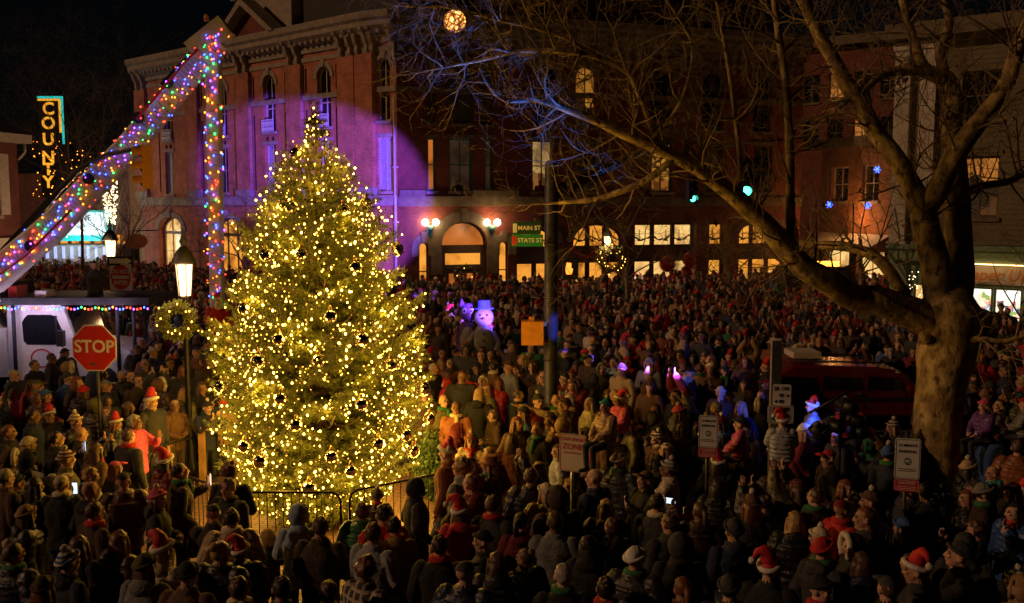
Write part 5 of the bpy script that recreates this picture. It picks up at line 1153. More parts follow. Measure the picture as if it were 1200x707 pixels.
def make_body(nm, pose='down', wear='jacket', yaw=0, tilt=0, child=False, female=False, legs='stand', hood=False, coatmat='coat_plain', lean=0):
    """one continuous figure: capsules, ellipsoids and lofts fused by a voxel remesh"""
    mb = MB(); tags = []; seed_ = len(BODY)*7.3
    def tg(t):
        tags.extend([t]*(len(mb.v)-len(tags)))
    def cap(a, b, ra, rb, t, n=10):
        a, b = Vector(a), Vector(b); k = max(2, int((b-a).length/.03)); d = (b-a).normalized()
        pts = [a-d*ra*.95, a-d*ra*.7]+[a.lerp(b, i/k) for i in range(k+1)]+[b+d*rb*.7, b+d*rb*.95]; rad = [ra*.3, ra*.72]+[ra+(rb-ra)*i/k for i in range(k+1)]+[rb*.72, rb*.3]
        mb.tube(pts, rad, n); tg(t)
    thick = {'jacket': .018, 'coat': .022, 'puffer': .045, 'long': .024, 'hoodie': .016}[wear]
    sw = .172 if female else .19
    # legs and shoes
    for s in (-1, 1):
        hip = (s*.092, 0, .90)
        if legs == 'stand': kn, an, toe = (s*.10, -.012, .49), (s*.105, .02, .09), (s*.125, -.15, .045)
        elif legs == 'walk': kn, an, toe = ((s*.095, -.16 if s > 0 else .06, .50), (s*.10, -.17 if s > 0 else .30, .09 if s > 0 else .16), (s*.11, -.34 if s > 0 else .17, .045))
        else: kn, an, toe = (s*.13, -.42, .86), (s*.12, -.40, .43), (s*.13, -.55, .38)
        cap(hip, kn, .096, .068, 1); cap(kn, an, .066, .052, 1); cap((an[0], an[1]+.03, an[2]-.04), toe, .047, .04, 3)
        mb.ell((an[0], an[1], an[2]+.01), (.055, .06, .07), 10, 8); tg(3)
    # trunk
    hipw, wst, chest = (.178, .158, .18) if female else (.17, .165, .2)
    e = thick
    rings = [((0, .0, .80), .09, .07), ((0, .0, .84), hipw-.01+e*.4, .12+e*.4), ((0, .0, .93), hipw+e, .125+e), ((0, 0, 1.08), wst+e*1.2, .118+e*1.2), ((0, -.005, 1.22), (wst+chest)/2+e*1.2, .128+e*1.2), ((0, -.005, 1.33), chest+e, .132+e), ((0, .005, 1.42), sw-.03+e*.5, .105+e*.5), ((0, .012, 1.475), .095+e*.4, .075+e*.4), ((0, .012, 1.51), .05, .05)]
    mb.loft(rings, 22); tg(0)
    if wear in ('coat', 'long') and legs != 'seat':
        zb = .62 if wear == 'coat' else .40; mb.loft([((0, 0, zb), .20, .155), ((0, 0, zb+.02), .212, .167), ((0, 0, .80), .205, .158), ((0, 0, 1.0), .185, .142), ((0, 0, 1.1), .15, .11)], 24); tg(0)
    elif legs != 'seat': mb.loft([((0, 0, .80), hipw+e*.6, .13+e*.5), ((0, 0, .815), hipw+e+.012, .138+e), ((0, 0, .98), hipw+e+.004, .13+e), ((0, 0, 1.04), hipw-.02, .11)], 22); tg(0)
    if wear == 'puffer':
        for z in (.90, .98, 1.06, 1.14, 1.22, 1.30, 1.38): mb.loft([((0, 0, z-.03), .17, .12), ((0, 0, z-.012), chest+.034-(z-1.1)**2*.3, .178), ((0, 0, z+.012), chest+.034-(z-1.1)**2*.3, .178), ((0, 0, z+.03), .17, .12)], 22); tg(0)
    # arms and hands
    for s, (el, wr, hd) in zip((1, -1), POSES[pose]):
        sh = Vector((s*sw, .005, 1.405)); el = Vector((s*el[0], el[1], el[2])); wr = Vector((s*wr[0], wr[1], wr[2])); hd = Vector((s*hd[0], hd[1], hd[2])).normalized()
        cap(sh, el, .062+e, .05+e, 0); cap(el, wr, .05+e, .036+e*.8, 0)
        if pose == 'pockets' or (pose in ('point', 'one') and s < 0): continue
        sd_ = Vector((0, 0, 1)).cross(hd); sd_ = (sd_ if sd_.length > .1 else Vector((1, 0, 0))).normalized(); pn = hd.cross(sd_)
        pc = wr+hd*.055; cap(wr, wr+hd*.03, .028, .03, 2, 8)
        q = Matrix((sd_, pn, hd)).transposed(); mb.ell(pc, (.042, .018, .05), 10, 8, 0, q); tg(2)
        curl = .5 if pose in ('phone', 'high', 'one', 'mouth', 'front') else .25
        for k, ln in enumerate((.062, .072, .067, .052)):
            r0 = pc+hd*.042+sd_*(.030-.020*k); m_ = r0+hd*ln*.5+pn*ln*curl*.3; cap(r0, m_, .0105, .010, 2, 6); cap(m_, m_+(hd*(1-curl)+pn*curl*1.1).normalized()*ln*.5, .010, .0085, 2, 6)
        th0 = pc-hd*.02+sd_*.03; cap(th0, th0+(sd_*.8+hd*.6+pn*.4).normalized()*.035, .013, .012, 2, 6); th1 = th0+(sd_*.8+hd*.6+pn*.4).normalized()*.035; cap(th1, th1+(hd+pn*.5).normalized()*.03, .011, .009, 2, 6)
    # neck and head
    nk = Vector((0, .005, 1.46)); HC = Vector((0, -.012, SKIN_Z)); HM = mat3(yaw, tilt); k = 1.25 if child else 1.0
    HC = HC+Vector((0, 0, .02 if child else 0))
    cap(nk, HC+Vector((0, .02, -.06)), .056, .054, 2)
    mb.loft([((0, .012, 1.46), .07+e, .065+e), ((0, .008, 1.485), .083+e*.7, .078+e*.7), ((0, .004, 1.515), .077+e*.6, .072+e*.6), ((0, .004, 1.525), .058, .055)], 16); tg(0)
    def H(p): return HC+HM @ (Vector(p)*k)
    def he(p, r, t, n=12, kk=10): mb.ell(H(p), [x*k for x in r], n, kk, 0, HM); tg(t)
    he((0, .012, .03), (.076, .095, .09), 2, 18, 14); he((0, -.018, -.035), (.062, .074, .082), 2, 16, 12); he((0, -.055, -.085), (.03, .03, .024), 2)
    cap(H((0, -.085, .02)), H((0, -.108, -.022)), .011*k, .015*k, 2, 8)
    for s in (-1, 1):
        he((s*.016, -.096, -.024), (.011, .012, .01), 2, 8, 6); he((s*.080, .012, -.005), (.012, .026, .036), 2, 8, 8); he((s*.034, -.074, -.012), (.026, .018, .022), 2, 8, 6)
        he((s*.03, -.082, .034), (.024, .012, .009), 2, 8, 6); he((s*.031, -.083, .014), (.0135, .010, .0085), 4, 8, 6)
        he((s*.031, -.0905, .036), (.021, .006, .0045), 4, 8, 6)
    he((0, -.089, -.056), (.024, .011, .009), 5, 10, 6)
    if hood == 'down': mb.ell((0, .095, 1.46), (.125, .065, .085), 14, 10, fn=lambda v: v*(1+.1*noise.noise(v*12))); tg(0)
    me0 = mb.mesh('b', []); o = bpy.data.objects.new('tmp', me0); COL.objects.link(o)
    md = o.modifiers.new('r', 'REMESH'); md.mode = 'VOXEL'; md.voxel_size = .0095; md.adaptivity = 0
    sm = o.modifiers.new('s', 'SMOOTH'); sm.factor = .5; sm.iterations = 2
    dg = bpy.context.evaluated_depsgraph_get(); me = bpy.data.meshes.new_from_object(o.evaluated_get(dg)); 
    kd = KDTree(len(mb.v)); 
    for i, v in enumerate(mb.v): kd.insert(v, i)
    kd.balance()
    def tagmesh(me):
        n = len(me.polygons); c = np.empty(n*3); me.polygons.foreach_get('center', c); c = c.reshape(-1, 3); ids = np.array([tags[kd.find(p)[1]] for p in c], np.int32)
        me.polygons.foreach_set('material_index', ids); me.polygons.foreach_set('use_smooth', np.ones(n, bool)); return ids
    md2 = o.modifiers.new('d', 'DECIMATE'); md2.ratio = .32
    dg = bpy.context.evaluated_depsgraph_get(); me = bpy.data.meshes.new_from_object(o.evaluated_get(dg))
    # wrinkled cloth
    co_ = np.empty(len(me.vertices)*3); me.vertices.foreach_get('co', co_)
    me.materials.clear()
    for x in (coatmat, 'trousers', 'skin', 'shoe', 'eye_dark', 'lips'): me.materials.append(MATS[x])
    ids = tagmesh(me); me.name = 'person'
    vt = np.full(len(me.vertices), 9); 
    for pl_, t_ in zip(me.polygons, ids):
        for vi in pl_.vertices: vt[vi] = max(t_, 0) if vt[vi] == 9 else max(vt[vi], t_) if t_ > 1 else vt[vi]
    nr_ = np.empty(len(me.vertices)*3); me.vertices.foreach_get('normal', nr_); nr_ = nr_.reshape(-1, 3)
    cs_ = np.empty(len(me.vertices)*3); me.vertices.foreach_get('co', cs_); cs_ = cs_.reshape(-1, 3)
    for i_ in range(len(vt)):
        if vt[i_] <= 1:
            c_ = Vector(cs_[i_]); w_ = noise.noise(Vector((c_.x*9, c_.y*9, c_.z*5+seed_)))+.6*(1-2*abs(noise.noise(Vector((c_.x*14+seed_, c_.y*14, c_.z*18))))); cs_[i_] += nr_[i_]*((.010 if vt[i_] == 0 else .006)*w_)
    me.vertices.foreach_set('co', cs_.ravel()); me.update()
    md2.ratio = .009
    dg = bpy.context.evaluated_depsgraph_get(); lo = bpy.data.meshes.new_from_object(o.evaluated_get(dg)); lid = tagmesh(lo)
    bpy.data.objects.remove(o); bpy.data.meshes.remove(me0)
    lv = np.empty(len(lo.vertices)*3); lo.vertices.foreach_get('co', lv); lt = [tuple(p.vertices) for p in lo.polygons]; bpy.data.meshes.remove(lo)
    hm = Matrix.Translation(HC) @ HM.to_4x4() @ Matrix.Scale(k, 4)
    return {'mesh': me, 'head': hm, 'child': child, 'low': (lv.reshape(-1, 3), lt, lid), 'pose': pose, 'wear': wear, 'female': female, 'legs': legs}
BODY = {}
for nm, kw in {
    'm_jacket': dict(pose='down', wear='jacket', yaw=8), 'm_pockets': dict(pose='pockets', wear='puffer', yaw=-12, coatmat='coat_puffer'), 'm_front': dict(pose='front', wear='coat', yaw=15), 'm_phone': dict(pose='phone', wear='jacket', tilt=6),
    'f_long': dict(pose='pockets', wear='long', yaw=10, female=True), 'f_hoodie': dict(pose='front', wear='hoodie', yaw=-20, female=True, hood='down'), 'm_walk': dict(pose='down', wear='coat', legs='walk', yaw=-5), 'm_point': dict(pose='point', wear='jacket', yaw=-35),
    'f_mouth': dict(pose='mouth', wear='puffer', female=True, yaw=-25, coatmat='coat_puffer'), 'm_seat': dict(pose='front', wear='jacket', legs='seat', yaw=20), 'f_high': dict(pose='high', wear='puffer', female=True, tilt=8, coatmat='coat_puffer'), 'f_puffer': dict(pose='down', wear='puffer', female=True, hood='down', yaw=25, coatmat='coat_puffer'),
    'm_hoodie': dict(pose='pockets', wear='hoodie', hood='down', yaw=0, tilt=-8), 'm_one': dict(pose='one', wear='jacket', tilt=-10), 'm_plaid': dict(pose='down', wear='jacket', yaw=40, coatmat='coat_plaid'),
    'c_puffer': dict(pose='pockets', wear='puffer', child=True, yaw=12, coatmat='coat_puffer'), 'c_front': dict(pose='front', wear='jacket', child=True, female=True, yaw=-15), 'c_ride': dict(pose='ride', wear='puffer', child=True, legs='seat', coatmat='coat_puffer')}.items(): BODY[nm] = make_body(nm, **kw)
# ---- hair and headgear, modelled round a head at the origin (face towards -y)
def shell(r, cut, fn=None, n=26, k=18, c=(0, .012, .025)):
    mb = MB(); mb.ell(c, r, n, k, fn=fn, keep=cut); return mb
def nz2(a): return lambda v: v*(1+a*noise.noise(v*20)+.09*noise.noise(Vector((v.x*70, v.y*70, v.z*28))))
def nz(a, f): return lambda v: v*(1+a*noise.noise(v*f))
HEADGEAR = {}
def hg(nm, mb, mats, sub=None): HEADGEAR[nm] = (mb.mesh(nm, mats), sub)
m_h = {'dark': (.018, .012, .009), 'brown': (.07, .035, .018), 'auburn': (.14, .045, .018), 'blond': (.36, .22, .09), 'grey': (.28, .26, .24)}
for nm_, c in m_h.items():
    m, nt, b = new_mat('hair_'+nm_); tc = N(nt, 'ShaderNodeTexCoord'); mp = N(nt, 'ShaderNodeMapping'); mp.inputs['Scale'].default_value = (60, 60, 5); L(nt, tc.outputs['Object'], mp.inputs[0]); n_ = N(nt, 'ShaderNodeTexNoise', Scale=1, Detail=3); L(nt, mp.outputs[0], n_.inputs['Vector']); r = ramp(nt, [(.3, tuple(x*.5 for x in c)), (.7, tuple(min(1, x*1.5) for x in c))]); L(nt, n_.outputs['Fac'], r.inputs['Fac']); L(nt, r.outputs['Color'], b.inputs['Base Color']); b.inputs['Roughness'].default_value = .5
    bp = N(nt, 'ShaderNodeBump', Strength=.5, Distance=.01); L(nt, n_.outputs['Fac'], bp.inputs['Height']); L(nt, bp.outputs['Normal'], b.inputs['Normal'])
    hr = 'hair_'+nm_
    face = lambda v: not (v.y < -.035 and v.z < .045) and v.z > -.075
    hg('short_'+nm_, shell((.084, .103, .098), lambda v: not (v.y < -.03 and v.z < .052) and not (v.y < .03 and v.z < -.03) and v.z > -.08, nz2(.10)), [hr])
    mb = shell((.09, .108, .102), face, nz2(.10), 30, 20); mb.loft([((0, .055, -.34), .085, .035), ((0, .07, -.28), .12, .05), ((0, .065, -.15), .112, .062), ((0, .05, -.03), .098, .07), ((0, .04, .05), .08, .065)], 18)
    for s in (-1, 1): mb.tube([(s*.078, -.01, .05), (s*.09, -.012, -.05), (s*.10, .0, -.16), (s*.095, .005, -.26)], [.018, .024, .026, .012], 8)
    hg('long_'+nm_, mb, [hr])
    mb = shell((.086, .104, .1), face, nz(.05, 20)); mb.ell((0, .09, .09), .048, 12, 10, fn=nz(.2, 30)); hg('bun_'+nm_, mb, [hr])
    mb = shell((.098, .115, .112), face, nz(.35, 24), 26, 18); hg('curly_'+nm_, mb, [hr])
    mb = shell((.086, .104, .1), face, nz(.06, 20)); mb.tube([(0, .10, .05), (0, .15, .03), (0, .155, -.08), (0, .13, -.2)], [.025, .036, .036, .01], 10); hg('ponytail_'+nm_, mb, [hr])
bc = lambda v: v.z > -.012-.25*v.y*.3
def beanie(pom, pommat='pom'):
    mb = shell((.088, .108, .115), lambda v: v.z > .012+v.y*-.25, lambda v: v*(1+.03*math.sin(math.atan2(v.y, v.x)*16))); mb.tube([(.091*math.cos(a), .012+.111*math.sin(a), .052-.26*math.sin(a)*.111) for a in np.linspace(0, 6.283, 25)], .019, 8, cap=False)
    pm = None
    if pom: q = MB(); q.ell((0, .02, .165), .036, 12, 10, fn=nz(.25, 40)); pm = q.mesh('pompom', [pommat])
    return mb, pm
for nm_, p in (('beanie', 0), ('pom_beanie', 1)): a, b = beanie(p); hg(nm_, a, ['knit'], ('pompom', b) if b else None)
m, nt, b = new_mat('knit_stripe'); tc = N(nt, 'ShaderNodeTexCoord'); sx = N(nt, 'ShaderNodeSeparateXYZ'); L(nt, tc.outputs['Object'], sx.inputs[0]); mt_ = N(nt, 'ShaderNodeMath', operation='MULTIPLY'); L(nt, sx.outputs['Z'], mt_.inputs[0]); mt_.inputs[1].default_value = 150; sn = N(nt, 'ShaderNodeMath', operation='SINE'); L(nt, mt_.outputs[0], sn.inputs[0]); r = ramp(nt, [(.45, (.5, .42, .3)), (.55, (1, 1, 1))], 'CONSTANT'); L(nt, sn.outputs[0], r.inputs['Fac']); oi = N(nt, 'ShaderNodeObjectInfo'); mx = N(nt, 'ShaderNodeMix', data_type='RGBA', blend_type='MULTIPLY'); mx.inputs[0].default_value = 1; L(nt, r.outputs['Color'], mx.inputs[6]); L(nt, oi.outputs['Color'], mx.inputs[7])
m3 = N(nt, 'ShaderNodeMix', data_type='RGBA'); gt = N(nt, 'ShaderNodeMath', operation='GREATER_THAN'); L(nt, sn.outputs[0], gt.inputs[0]); gt.inputs[1].default_value = 0; L(nt, gt.outputs[0], m3.inputs[0]); m3.inputs[6].default_value = (.5, .46, .38, 1); L(nt, oi.outputs['Color'], m3.inputs[7]); L(nt, m3.outputs[2], b.inputs['Base Color']); b.inputs['Roughness'].default_value = .9
a, b_ = beanie(1); hg('striped_beanie', a, ['knit_stripe'], ('pompom', b_))
# santa hat: red cone falling to one side, white fleece brim and ball
mb = shell((.088, .108, .10), lambda v: v.z > .02, None); mb.tube([(0, .015, .07), (.01, .03, .15), (.05, .06, .20), (.10, .085, .19), (.135, .10, .13)], [.088, .072, .052, .032, .012], 14)
q = MB(); q.tube([(.09*math.cos(a), .012+.11*math.sin(a), .055-.03*math.sin(a)) for a in np.linspace(0, 6.283, 25)], .027, 8, cap=False); q.ell((.145, .105, .105), .036, 12, 10, fn=nz(.2, 40)); hg('santa_hat', mb, ['red_cloth'], ('fleece_trim', q.mesh('fleece_trim', ['fleece'])))
mb = shell((.086, .105, .098), lambda v: v.z > .022); mb.loft([((0, -.13, .055), .07, .055), ((0, -.13, .062), .07, .055), ((0, -.11, .075), .05, .04)], 18); hg('cap', mb, ['knit'])
mb = MB(); mb.lathe([(.165, .045), (.17, .052), (.10, .062), (.094, .13), (.075, .15), (.02, .142)], (0, .012, 0), 24); hg('brimmed_hat', mb, ['knit'])
mb = shell((.115, .13, .14), lambda v: not (v.y < -.045 and abs(v.x) < .09 and v.z < .085), nz(.06, 14), 24, 18, (0, .015, .01)); mb.tube([(.085*math.sin(a), -.062+.01*math.cos(a), .0+.115*math.cos(a)) for a in np.linspace(-2.4, 2.4, 20)], .022, 8); hg('hood', mb, ['knit'])
mb = shell((.115, .13, .14), lambda v: not (v.y < -.045 and abs(v.x) < .09 and v.z < .085), nz(.06, 14), 24, 18, (0, .015, .01)); q = MB(); q.tube([(.098*math.sin(a), -.075, .005+.13*math.cos(a)) for a in np.linspace(-2.5, 2.5, 26)], .036, 8); q.v = [tuple(Vector(v)*(1+.05*noise.noise(Vector(v)*60))) for v in q.v]; hg('fur_hood', mb, ['knit'], ('fur_trim', q.mesh('fur_trim', ['pom'])))
mb = MB(); mb.loft([((0, .005, -.165), .085, .075), ((0, 0, -.15), .112, .10), ((0, -.005, -.115), .108, .098), ((0, -.005, -.10), .075, .07)], 18); mb.tube([(.05, -.10, -.14), (.06, -.135, -.24), (.055, -.14, -.36)], [.035, .04, .045], 8); SCARF = mb.mesh('scarf', ['knit'])
COLS = {'black': (.010, .010, .012), 'charcoal': (.03, .03, .034), 'navy': (.012, .018, .05), 'dark brown': (.045, .025, .015), 'brown': (.11, .055, .028), 'rust': (.22, .07, .025), 'red': (.42, .012, .014), 'dark red': (.16, .012, .016), 'olive': (.085, .075, .028), 'green': (.02, .13, .04), 'teal': (.02, .22, .22), 'blue': (.03, .08, .28), 'light blue': (.22, .30, .46), 'purple': (.12, .04, .22), 'pink': (.55, .08, .18), 'white': (.62, .60, .56), 'cream': (.52, .44, .31), 'beige': (.40, .29, .17), 'tan': (.28, .17, .08), 'grey': (.16, .16, .165), 'orange': (.55, .17, .03), 'mustard': (.36, .21, .04), 'silver grey': (.32, .33, .37)}
PS = 1.2   # the place is modelled in units of 1/1.2 m
PEOPLE = []; LABELS = set(); PLACED = []
HAT_W = {'short': 'short {} hair', 'long': 'long {} hair', 'bun': '{} hair in a bun', 'curly': 'curly {} hair', 'ponytail': '{} ponytail', 'beanie': '{} beanie', 'pom_beanie': '{} bobble hat', 'striped_beanie': '{} striped bobble hat', 'santa_hat': '{} santa hat', 'cap': '{} cap', 'brimmed_hat': '{} brimmed hat', 'hood': '{} hood up', 'fur_hood': '{} fur edged hood up', 'bald': '{} bald head'}
WEAR_W = {'jacket': 'jacket', 'coat': 'coat', 'puffer': 'puffer jacket', 'long': 'long coat', 'hoodie': 'hoodie'}
POSE_W = {'phone': 'both hands raised to the face', 'high': 'arms held up high', 'point': 'one arm stretched out', 'mouth': 'a hand at the mouth', 'one': 'one hand raised'}
MARKS = [((110, 408), 'the STOP sign'), ((60, 400), 'the truck cab'), ((216, 370), 'the wreath lamp post'), ((262, 400), 'the lift platform'), ((210, 545), 'the left railing'), ((379, 590), 'the tree foot'), ((646, 420), 'the traffic pole'), ((671, 531), 'the TOW-AWAY sign'), ((830, 506), 'the middle parking sign'), ((911, 450), 'the route sign'), ((985, 495), 'the stage lights'), ((1000, 455), 'the red car'), ((1096, 480), 'the sycamore trunk'), ((1063, 545), 'the right parking sign'), ((1064, 676), 'the red paper notice'), ((803, 620), 'the low red notice'), ((544, 330), 'the arched door'), ((780, 330), 'the red ball window'), ((1170, 370), 'the Paper shop'), ((510, 525), 'the dark shrub'), ((260, 640), 'the left barrier'), ((440, 640), 'the front barrier'), ((900, 330), 'the shop by the limb'), ((60, 640), 'the bottom left corner'), ((620, 650), 'the bottom middle'), ((1170, 640), 'the bottom right corner'), ((700, 380), 'the red swag shop')]
def where_(px, py):
    (mx_, my_), nm_ = min(MARKS, key=lambda m: math.hypot((m[0][0]-px)/1.0, (m[0][1]-py)*1.6)); dx, dy = px-mx_, py-my_
    if 'corner' in nm_ or 'bottom' in nm_: return f'near {nm_}'
    if abs(dx) < 14: return f'behind {nm_}' if dy < 0 else f'in front of {nm_}'
    return f'left of {nm_}' if dx < 0 else f'right of {nm_}'
def person(p, body, coat, hat, hcol, face, s=1.0, scarf=None, note=None, z=0, uniq=True, label=None):
    """p ground point; face: degrees, 0 looks at the camera side, 180 away"""
    B = BODY[body]; sc = PS*s*(.66 if B['child'] else (.95 if B['female'] else 1.0))
    o = bpy.data.objects.new('person', B['mesh']); M = Matrix.Translation((p[0], p[1], z)) @ Matrix.Rotation(R(face), 4, 'Z') @ Matrix.Scale(sc, 4)
    put(o, None, M); cc = COLS[coat]; j = random.uniform(.8, 1.2); o.color = (*[min(.8, x*j) for x in cc], 1)
    H = M @ B['head']; px, py = to_px(H.to_translation())
    def child_(nm_, me, col, Mh):
        c = bpy.data.objects.new(nm_, me); put(c, o, Mh); c.color = (*COLS.get(col, (.1, .1, .1)), 1); return c
    if hat != 'bald':
        key = hat+'_'+hcol if hat+'_'+hcol in HEADGEAR else hat; me, sub = HEADGEAR[key]; nm_ = 'hair' if key != hat else hat
        c = child_(nm_, me, hcol, H)
        if sub: child_2 = bpy.data.objects.new(sub[0], sub[1]); put(child_2, c, H)
        if nm_ != 'hair' and hat not in ('hood', 'fur_hood') and (B['female'] or random.random() < .3): child_('hair', HEADGEAR[('long_' if B['female'] else 'short_')+random.choice(('dark', 'brown', 'auburn', 'blond'))][0], 'brown', H @ Matrix.Scale(.955, 4))
    if scarf: child_('scarf', SCARF, scarf, M @ Matrix.Translation((0, 0, SKIN_Z+.02)))
    hw = (HAT_W[hat].format(hcol) if hat != 'bald' else 'bald head') if hat != 'santa_hat' else 'red santa hat'
    hw = hw.replace('blond', 'blonde')
    who = 'child' if B['child'] else 'person'
    cw = 'plaid shirt' if body == 'm_plaid' else f'{coat} {WEAR_W[B["wear"]]}'
    bits = [f'{who} in {cw}', f'{scarf} scarf' if scarf else '', hw]
    lab = label
    if not lab:
        lab = ', '.join(b for b in bits if b); w = where_(px, py); pw = POSE_W.get(B['pose'], '')
        fr = (face+360) % 360; fw = 'back turned' if 120 < fr < 240 else ('facing right' if 30 < fr <= 120 else ('facing left' if 240 <= fr < 330 else 'facing the camera'))
        tries = [f'{lab}, {w}', f'{lab}, {fw} {w}'] + ([f'{lab}, {pw}, {w}'] if pw else [])
        if note: tries.insert(0, f'{lab}, {note}')
        for t_ in tries:
            if t_ not in LABELS and len(t_.split()) <= 16: lab = t_; break
        else: return None if remove_person(o) else None
    LABELS.add(lab); tag(o, lab, 'child' if B['child'] else 'person', 'people in the crowd round the Christmas tree')
    PLACED.append((p[0], p[1])); PEOPLE.append((o, px, py)); return o
def remove_person(o):
    for c in list(o.children_recursive): bpy.data.objects.remove(c)
    bpy.data.objects.remove(o); return True
def stand(px, py, body, coat, hat, hcol, face, s=1.0, **kw):
    B = BODY[body]; sc = PS*s*(.66 if B['child'] else (.95 if B['female'] else 1.0)); g = at_z(px, py, (SKIN_Z+.01)*sc)
    if face == 't': face = math.degrees(math.atan2(TREE.x-g.x, -(TREE.y-g.y)))+random.uniform(-15, 15)
    return person(g, body, coat, hat, hcol, face, s, **kw)
